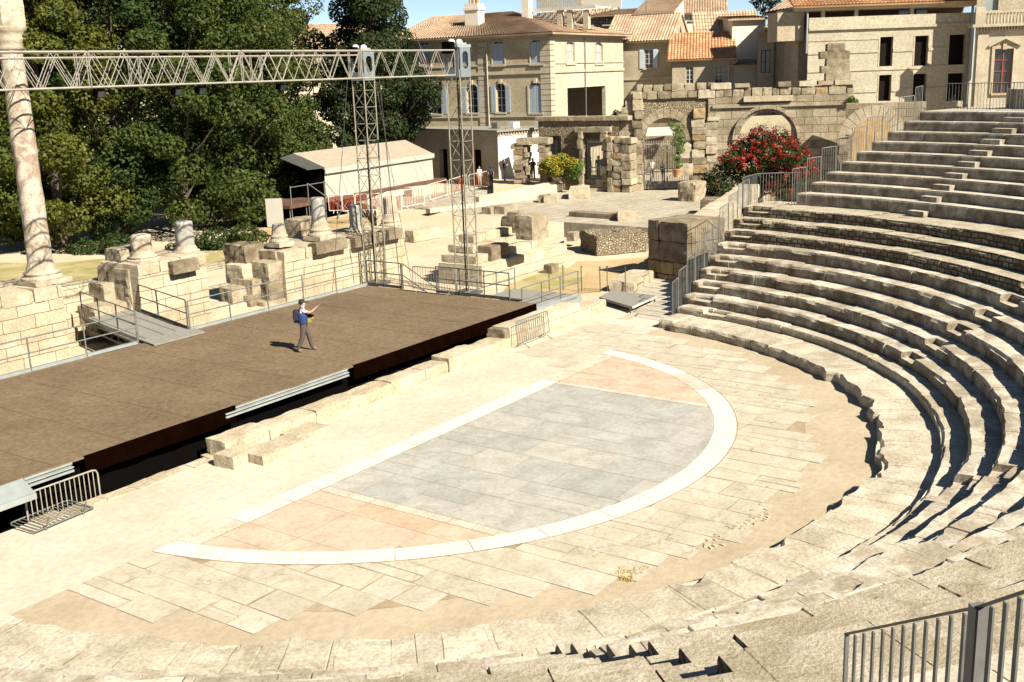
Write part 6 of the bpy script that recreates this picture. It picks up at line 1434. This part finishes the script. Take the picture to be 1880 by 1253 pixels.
# bushes under the wood
for px,py,r_,lab in ((400,440,30,'round green bush behind the pale stump'),(450,428,26,'green bush left of the tub-shaped block'),(345,452,26,'low green bush between the two column stumps'),(150,455,26,'dark low bush right of the tall column at the edge of the wood'),(215,450,30,'green bush left of the reddish stump')):
    lobetree('bush', lab, 66, [(px,py,r_),(px-r_,py+8,r_*.7),(px+r_,py+8,r_*.7),(px,py+14,r_*.7)], 0, 'leaf3', per=900, size=.17, cat='bush', seed=px, base=(px,py+24), dj=.6)
# oleander
ol = [(1395,260,26),(1430,262,26),(1370,275,26),(1410,285,30),(1450,285,28),(1350,295,26),(1385,305,30),(1430,308,30),(1470,300,22),(1330,315,24),(1365,330,28),(1410,330,30),(1455,328,26),(1315,335,22),(1340,350,22),(1385,350,24),(1430,350,20),(1300,330,14),(1485,315,16),(1305,350,16)]
t, cs, rs = lobetree('oleander_bush','big oleander bush covered in red blossom beside the blind arch', 76, ol, 0, 'oleleaf', per=800, size=.17, cat='bush', seed=12, base=(1390,368), dj=1.4, shell=.4)
hi = [(c_,r_) for c_,r_,o_ in zip(cs,rs,ol) if o_[0]+ (360-o_[1])*1.0 > 1430 or o_[1] < 300]
rg_ = random.Random(77); cl = []; cp = []
for c_, r_ in hi:
    for _ in range(max(10,int(46*r_[0]**2))):
        a_ = rg_.uniform(0,2*PI); e_ = math.asin(rg_.uniform(-.2,1)); d_ = (math.cos(a_)*math.cos(e_), math.sin(a_)*math.cos(e_), math.sin(e_)); k_ = rg_.uniform(.95,1.2)
        (cp if rg_.random() < .15 else cl).append(tuple(c_[i]+d_[i]*r_[i]*k_ for i in range(3)))
V = leaves(cl,[(.17,.17,.13)]*len(cl),[22]*len(cl),.1,squash=.9,seed=13,up=.4,shell=.5); quads('red_blossom', V, M['redflower'], t)
V = leaves(cp,[(.17,.17,.13)]*len(cp),[22]*len(cp),.1,squash=.9,seed=14,up=.4,shell=.5); quads('pink_blossom', V, M['pinkflower'], t)
V = leaves([(c[0],c[1],c[2]+.35) for c in cs],[(r[0]*.8,r[1]*.8,r[2]*1.15) for r in rs],[int(260*r[0]**2) for r in rs],.2,squash=.25,seed=15,up=.2,shell=.7); quads('long_leaves', V, M['oleleaf'], t)
yb = [(1010,302,16),(1030,298,17),(1050,304,15),(1000,312,12),(1020,315,16),(1042,318,15)]
t, cs, rs = lobetree('flowering_bush','rounded yellow flowering bush in front of the rubble wall', 82.5, yb, 0, 'greenleaf', per=900, size=.14, cat='bush', seed=16, base=(1030,334), dj=.6)
V = leaves([(c[0],c[1],c[2]+.1) for c in cs[:5]],[tuple(x*1.05 for x in r) for r in rs[:5]],[int(1300*r[0]**2) for r in rs[:5]],.12,squash=.8,seed=17,up=1.2,shell=.92); quads('yellow_blossom', V, M['yellowleaf'], t)
lobetree('green_bush','small bright green bush at the right of the yellow one', 82, [(1060,310,12),(1066,302,9),(1056,322,10)], 0, 'greenleaf', per=1100, size=.13, cat='bush', seed=18, base=(1060,332), dj=.3)
lobetree('climbing_plant','pale green climbing plant trailing over the large iron gate', 81, [(1238,235,9),(1246,248,12),(1240,262,10),(1250,275,9),(1242,290,9),(1252,258,10),(1246,303,8),(1232,228,6),(1250,235,8)], 0, 'yellowleaf' if False else 'greenleaf', per=1300, size=.12, cat='plant', seed=19, base=(1246,322), dj=.25, limb=.03)
p = at(1243,323,81); m = MB(); m.lathe([(.25,0),(.36,.55),(.4,.6),(.34,.6)],(0,0,0),14); o = m.build('flower_pot', M['tileo'], raw=True); o.location = (p.x,p.y,p.z-.1); tag(o,'terracotta pot with the climbing plant at the iron gate','pot')
lobetree('small_plant','tuft of green leaves sprouting beside the ruined pillar', 79, [(1563,182,7),(1572,186,5),(1557,186,5)], 0, 'greenleaf', per=1800, size=.13, cat='plant', seed=20, base=(1565,192), dj=.2, limb=.02)
lobetree('small_plant','green tuft on the wall top between villa and arch wall', 84, [(1132,208,8),(1140,214,7),(1126,214,6)], 0, 'greenleaf', per=1500, size=.13, cat='plant', seed=21, base=(1133,222), dj=.2, limb=.02)
# ------------------------------------------------------------------ railings of the seating
def barpanel(t, A, B, zb0, zt0, zb1, zt1, n=None, r=.011, mat='steel', gap=.125):
    A = Vector(A); B = Vector(B); L = (B-A).length; n = n or max(2, round(L/gap)); m = MB(); fr = MB()
    for k in range(n+1):
        u = k/n; p = A.lerp(B,u); za = zb0+(zb1-zb0)*u; zt_ = zt0+(zt1-zt0)*u
        (fr if k in (0,n) else m).tube((p.x,p.y,za),(p.x,p.y,zt_), r*(1.7 if k in (0,n) else 1), 5)
    fr.tube((A.x,A.y,zt0),(B.x,B.y,zt1), r*1.6, 5); fr.tube((A.x,A.y,zb0+.06),(B.x,B.y,zb1+.06), r*1.2, 5)
    fo = fr.build('panel_frame', M[mat], t); m.build('bars', M[mat], fo)
t = thing('stair_railing','stepped steel bar railing climbing the end of the lower seating','railing',(15.7,0,0)); yy = -.03
for k in range(1,10):
    r0, z = ROWS[k][1], ROWS[k][2]; r1 = ROWS[k+1][1] if k < 9 else 22.6; x0_ = XC+math.sqrt(r0*r0-3.2)-.35; x1_ = XC+math.sqrt(r1*r1-3.2)-.42; zb_ = ROWS[k-1][2]+.1
    barpanel(t, (x0_,yy,0),(x1_,yy,0), zb_-.35, z+1.0, zb_-.1, z+1.12)
t = thing('walkway_railing','tall steel bar railing around the end of the wide seating walkway','railing',(23.2,0,3.8))
pts = [(21.95,.0),(22.9,.02),(23.7,.05),(24.4,-.9),(24.55,-2.0)]
for a,b_ in zip(pts,pts[1:]): barpanel(t, (*a,0),(*b_,0), 3.45, 5.05, 3.8, 5.05)
t = thing('stair_railing','stepped steel bar railing climbing the end of the upper seating','railing',(23.7,-2.2,4.3))
for k in range(10,19):
    r0, z = ROWS[k][1], ROWS[k][2]; a0 = end_angle(k,r0)+.25; r1 = ROWS[k+1][1] if k < 18 else 29.4; P_ = cyl(r0-.25,a0); Q_ = cyl(r1-.33,end_angle(min(18,k+1),r1)+.25); barpanel(t, (*P_,0),(*Q_,0), z-.5, z+1.05, z-.3, z+1.1)
t = thing('top_railing','steel bar railing along the topmost walkway of the seating','railing',(*cyl(30,-16),7.5))
aa = [-15.6,-17.6,-19.6,-21.6,-23.6,-25.6,-27.6,-29.6,-31.6]
for k,(a,b_) in enumerate(zip(aa,aa[1:])): barpanel(t, (*cyl(30.2,a),0),(*cyl(30.2,b_),0), 7.52, 8.65, 7.52, 8.65, gap=.15)
m = MB(); q = [cyl(r,a) for r,a in ((31.5,-19.5),(31.5,-34),(33,-34),(33,-19.5))]; m.prism(q,7.3,8.35); m.build('top_parapet', M['seatup'], label='low stone parapet behind the topmost walkway railing', cat='wall')
# near railing, lower right corner
N1 = G(1555,1166,5.35); N2 = G(1798,1117,6.55); N3 = G(1900,1083,6.9); N4 = N3+(N3-N2).normalized()*1.2
t = thing('near_railing','close grey railing of flat vertical bars in the lower right corner','railing',(N2.x,N2.y,5.4),math.atan2((N2-N1).y,(N2-N1).x))
def flatrail(A, B, gap, name='bars'):
    d = (B-A); L = d.length; d.normalize(); rot = math.atan2(d.y,d.x); n = gap; m = MB()
    for k in range(1,n): p = A.lerp(B,k/n); m.box((p.x,p.y,p.z-.56),(.036,.014,1.08),rot)
    m.build(name, M['steel'], t); m = MB(); sd_ = Vector((-math.sin(rot),math.cos(rot),0))*.024
    for dz in (0,-1.09): m.slab([A-sd_+Vector((0,0,dz)),B-sd_+Vector((0,0,dz)),B+sd_+Vector((0,0,dz)),A+sd_+Vector((0,0,dz))],.018,(0,0,1))
    m.build('rail', M['steel'], t)
flatrail(N1, N2, 12); flatrail(N2, N4, 12)
for p,s in ((N1,.03),(N2,.09)): m = MB(); m.box((p.x,p.y,p.z-.56),(s,s,1.15),math.atan2((N2-N1).y,(N2-N1).x)); m.build('post', M['steel'], t)
# ------------------------------------------------------------------ people
def cmat(name, col, r=.8):
    if name not in M: M[name] = plain(name, col, r, var=.1, scale=8)
    return M[name]
def person(label, pos, rot, H=1.72, shirt=(.7,.68,.65), legs=(.10,.09,.08), skin=(.50,.30,.20), hair=(.03,.02,.015), pose='stand', extras=(), shoes=(.12,.09,.08), long_legs=True, name='person', arms=None, sleeve='short', lean=0):
    t = thing(name, label, 'person', pos, rot); s = H/1.75
    J = {'pel':((0,0,.95),.125),'spi':((0,0,1.12),.118),'che':((.01,0,1.30),.135),'nek':((.01,0,1.475),.055),'hb':((.02,0,1.55),.068),'hm':((.025,0,1.635),.088),'ht':((.015,0,1.71),.066),'nose':((.125,0,1.625),.013),
         'hL':((0,.085,.90),.088),'hR':((0,-.085,.90),.088),'kL':((.03,.10,.50),.07),'kR':((.03,-.10,.50),.07),'aL':((0,.10,.09),.052),'aR':((0,-.10,.09),.052),'tL':((.15,.12,.035),.036),'tR':((.15,-.12,.035),.036),
         'sL':((0,.17,1.41),.056),'sR':((0,-.17,1.41),.056),'eL':((-.02,.23,1.14),.042),'eR':((-.02,-.23,1.14),.042),'wL':((.05,.22,.90),.027),'wR':((.05,-.22,.90),.027)}
    up = {'photo':{'kL':(.14,.10,.52),'aL':(.22,.12,.09),'tL':(.37,.14,.035),'kR':(-.05,-.11,.50),'aR':(-.24,-.13,.09),'tR':(-.10,-.17,.035),'eR':(.27,-.20,1.34),'wR':(.47,-.19,1.50),'eL':(.10,.24,1.17),'wL':(.25,.10,1.12)},
          'walk':{'kL':(.17,.10,.53),'aL':(.22,.10,.09),'tL':(.37,.11,.05),'kR':(-.04,-.1,.5),'aR':(-.25,-.1,.12),'tR':(-.12,-.11,.04),'eL':(-.12,.22,1.16),'wL':(-.10,.2,.93),'eR':(.08,-.22,1.15),'wR':(.2,-.18,.98)},
          'arms':{'eL':(.12,.22,1.18),'wL':(.26,.08,1.30),'eR':(.12,-.22,1.18),'wR':(.26,-.08,1.30)},'stand':{}}[pose]
    for k, v in up.items(): J[k] = (v, J[k][1])
    E_ = [('pel','spi'),('spi','che'),('che','nek'),('nek','hb'),('hb','hm'),('hm','ht'),('hm','nose'),('pel','hL'),('pel','hR'),('hL','kL'),('kL','aL'),('aL','tL'),('hR','kR'),('kR','aR'),('aR','tR'),('che','sL'),('che','sR'),('sL','eL'),('eL','wL'),('sR','eR'),('eR','wR')]
    zone = {e: z for e, z in zip(E_, ['sh','sh','sh','sk','sk','sk','sk','lg','lg','lg','lg2','so','lg','lg2','so','sh','sh','sl','sk','sl','sk'])}
    for S_, w_, e_ in (('L','wL','eL'),('R','wR','eR')):
        W_ = Vector(J[w_][0]); d = (W_-Vector(J[e_][0])).normalized(); side = Vector((0,0,1)).cross(d).normalized() if abs(d.z) < .9 else Vector((1,0,0)); nn = d.cross(side)
        J['p'+S_] = (tuple(W_+d*.05), .026); E_.append((w_,'p'+S_)); zone[(w_,'p'+S_)] = 'sk'
        for i,(off,ln) in enumerate(((-.028,.06),(-.010,.075),(.010,.07),(.028,.055))):
            a = W_+d*.085+side*off; b_ = a+d*ln*.6; c_ = b_+(d*.7+nn*.5).normalized()*ln*.5; ks = ['f%s%d%d'%(S_,i,q) for q in range(3)]
            for kk, pp_ in zip(ks,(a,b_,c_)): J[kk] = (tuple(pp_), .0085)
            for e2 in (('p'+S_,ks[0]),(ks[0],ks[1]),(ks[1],ks[2])): E_.append(e2); zone[e2] = 'sk'
        a = W_+d*.035+side*.042; b_ = a+(d+side*.7).normalized()*.045; J['th'+S_] = (tuple(a),.011); J['tt'+S_] = (tuple(b_),.009)
        for e2 in (('p'+S_,'th'+S_),('th'+S_,'tt'+S_)): E_.append(e2); zone[e2] = 'sk'
    keys = list(J); me = bpy.data.meshes.new('tmp'); me.from_pydata([Vector(J[k][0])*s for k in keys], [(keys.index(a),keys.index(b_)) for a,b_ in E_], [])
    ob = bpy.data.objects.new('tmp', me); C.objects.link(ob); md = ob.modifiers.new('s','SKIN'); 
    for i,k in enumerate(keys): v = me.skin_vertices[0].data[i]; v.radius = (J[k][1]*s*(1.28 if J[k][1] > .02 else 1.05),)*2; v.use_root = (k=='pel')
    sb = ob.modifiers.new('b','SUBSURF'); sb.levels = 1; sb.render_levels = 1
    dg = bpy.context.evaluated_depsgraph_get(); bm2 = bpy.data.meshes.new_from_object(ob.evaluated_get(dg)); bpy.data.objects.remove(ob); bm2.name = 'body'
    tg = '%.2f'%random.random(); ms = {'sk':cmat('skin%s'%str(skin),skin,.6),'sh':cmat('cloth%s'%str(shirt),shirt),'lg':cmat('cloth%s'%str(legs),legs),'so':cmat('cloth%s'%str(shoes),shoes)}
    zi = ['sk','sh','lg','so']; bm2.materials.clear(); [bm2.materials.append(ms[z]) for z in zi]
    segs = [(Vector(J[a][0])*s, Vector(J[b_][0])*s, zone[(a,b_)], J[a][1]) for a,b_ in E_]
    for pl in bm2.polygons:
        c_ = pl.center; best = None
        for a,b_,z,r_ in segs:
            ab = b_-a; u = max(0,min(1,(c_-a).dot(ab)/ab.length_squared)); dd = (c_-(a+ab*u)).length-r_*s*.6
            if best is None or dd < best[0]: best = (dd, z, u)
        z, u = best[1], best[2]
        if z == 'sl': z = 'sh' if (sleeve == 'long' or u < .6) else 'sk'
        if z == 'lg2': z = 'lg' if long_legs else 'sk'
        if z == 'lg' and not long_legs and c_.z < .48*s: z = 'sk'
        pl.material_index = zi.index(z); pl.use_smooth = True
    bo = bpy.data.objects.new('body', bm2); C.objects.link(bo); bo.parent = t
    m = MB(); m.lathe([(.05,1.60),(.093,1.62),(.098,1.68),(.085,1.735),(.04,1.765),(.0,1.77)],(-.012,0,0),14); m.v = [(x*s if x>-.06 else x*s,y*s,z*s) for x,y,z in m.v]
    if 'cap' in extras:
        h_ = MB(); h_.lathe([(.1,1.665),(.103,1.70),(.09,1.745),(.05,1.775),(.0,1.78)],(.005,0,0),14); h_.slab([(.06,-.075,1.675),(.20,-.05,1.665),(.20,.05,1.665),(.06,.075,1.675)],.012,(0,0,1)); h_.v = [tuple(c_*s for c_ in v) for v in h_.v]; h_.build('cap', cmat('capcloth',(.015,.013,.015)), t, local=True)
    m.build('hair', cmat('hair%s'%str(hair),hair), t, local=True)
    m = MB()
    for y_ in (-.032,.032): m.lathe([(.0,1.638),(.009,1.645),(.0,1.652)],(.108,y_,0),8)
    m.b(.098,.112,-.02,.02,1.583,1.589); m.v = [tuple(c_*s for c_ in v) for v in m.v]; m.build('face_features', cmat('facedark',(.06,.02,.015)), t, local=True)
    for e_ in extras:
        if e_[0] == 'pack':
            m = MB(); m.rock((-.225*s,0,1.22*s),(.16*s,.27*s,.26*s),0,.02,seed=2); m.lathe([(.02*s,.98*s),(.1*s,1.0*s),(.125*s,1.1*s),(.125*s,1.32*s),(.09*s,1.42*s),(.02*s,1.45*s)],(-.2*s,0,0),12); m.build('backpack', cmat('pack%s'%str(e_[1]),e_[1]), t, local=True); m = MB()
            for y_ in (-.11,.11): m.path([(-.12*s,y_*s,1.44*s),(.02*s,y_*s,1.475*s),(.135*s,y_*s,1.36*s),(.12*s,y_*s,1.12*s)],.016,4)
            m.build('strap', cmat('pack%s'%str(e_[1]),e_[1]), t, local=True)
        if e_[0] == 'vest': m = MB(); m.lathe([(.178,.97),(.186,1.08),(.19,1.22),(.178,1.33),(.12,1.36)],(0,0,0),16); m.v = [(x*s,y*1.12*s,z*s) for x,y,z in m.v]; m.build('vest', cmat('vestcloth',(.012,.04,.15)), t, local=True)
        if e_[0] == 'bag': m = MB(); m.rock((.22*s,.0,1.06*s),(.12*s,.2*s,.14*s),0,.01); m.build('camera_bag', cmat('bagcloth',(.33,.27,.03)), t, local=True); m = MB(); m.b(.17*s,.29*s,-.05*s,.09*s,1.15*s,1.24*s); m.tube((.29*s,.02*s,1.195*s),(.36*s,.02*s,1.195*s),.035*s,10); m.build('camera', M['black'], t, local=True)
        if e_[0] == 'phone': w_ = J['wR'][0]; m = MB(); m.box((w_[0]*s+.12*s,w_[1]*s,w_[2]*s+.13*s),(.01,.075,.15)); m.build('phone', M['black'], t, local=True)
    return t
image_right = -math.radians(54.7)
q = G(561,645,1.0); person('person in dark cap and blue vest with backpack, raising one hand on the stage', (q.x,q.y,1.0), image_right+.12, 1.74, (.72,.68,.66), (.085,.066,.055), pose='photo', extras=('cap',('pack',(.006,.009,.028)),('vest',),('bag',)), shoes=(.20,.14,.13))
def pp(label, px, pyfoot, D=None, z=None, **k):
    q = G(px,pyfoot,z) if z is not None else at(px,pyfoot,D); return person(label, (q.x,q.y,q.z), k.pop('rot',0), **k)
pp('person in a white top with bare arms standing left of the backpacker', 881,342, z=TZ, rot=-2.2, shirt=(.7,.62,.55), legs=(.45,.40,.36), H=1.62, long_legs=False)
pp('person with a dark backpack and shorts standing behind the red and white barrier', 902,345, z=TZ, rot=.9, shirt=(.03,.03,.10), legs=(.05,.04,.04), long_legs=False, extras=(('pack',(.02,.02,.05)),), H=1.75)
pp('person in a pale top half hidden behind the backpacker', 896,339, z=TZ, rot=-2, shirt=(.6,.6,.6), legs=(.2,.2,.25), H=1.7)
pp('person in dark top and pale shorts bending beside the ruined doorway', 926,333, z=1.5, rot=-.8, shirt=(.03,.03,.04), legs=(.42,.38,.30), long_legs=False, pose='arms', H=1.7)
pp('person in black top and light blue jeans inside the ruined doorway', 979,331, z=1.5, rot=-2.4, shirt=(.03,.025,.03), legs=(.30,.42,.50), pose='arms', H=1.72)
pp('person in a turquoise shirt behind the narrow iron gate', 1099,328, z=1.66, rot=.6, shirt=(.15,.55,.70), legs=(.55,.5,.45), skin=(.5,.3,.2), H=1.72, long_legs=False, hair=(.5,.45,.4))
pp('person in a dark pink top at the left behind the narrow iron gate', 1084,326, z=1.66, rot=-1.2, shirt=(.28,.14,.18), legs=(.1,.1,.12), H=1.6)
pp('person in a white shirt behind the large iron gate', 1197,332, z=TZ, rot=-2.6, shirt=(.72,.70,.66), legs=(.12,.11,.12), H=1.75)
pp('person in black sitting side by side with no one, standing behind the middle of the large iron gate' if False else 'person in black behind the middle bar of the large iron gate', 1217,334, z=TZ, rot=-2, shirt=(.03,.03,.03), legs=(.05,.05,.05), H=1.65)
pp('person in a yellow shirt with a blue backpack walking beside the seating railing', 1350,388, z=TZ, rot=2.9, shirt=(.55,.42,.03), legs=(.08,.07,.06), pose='walk', extras=(('pack',(.03,.20,.45)),), H=1.74)
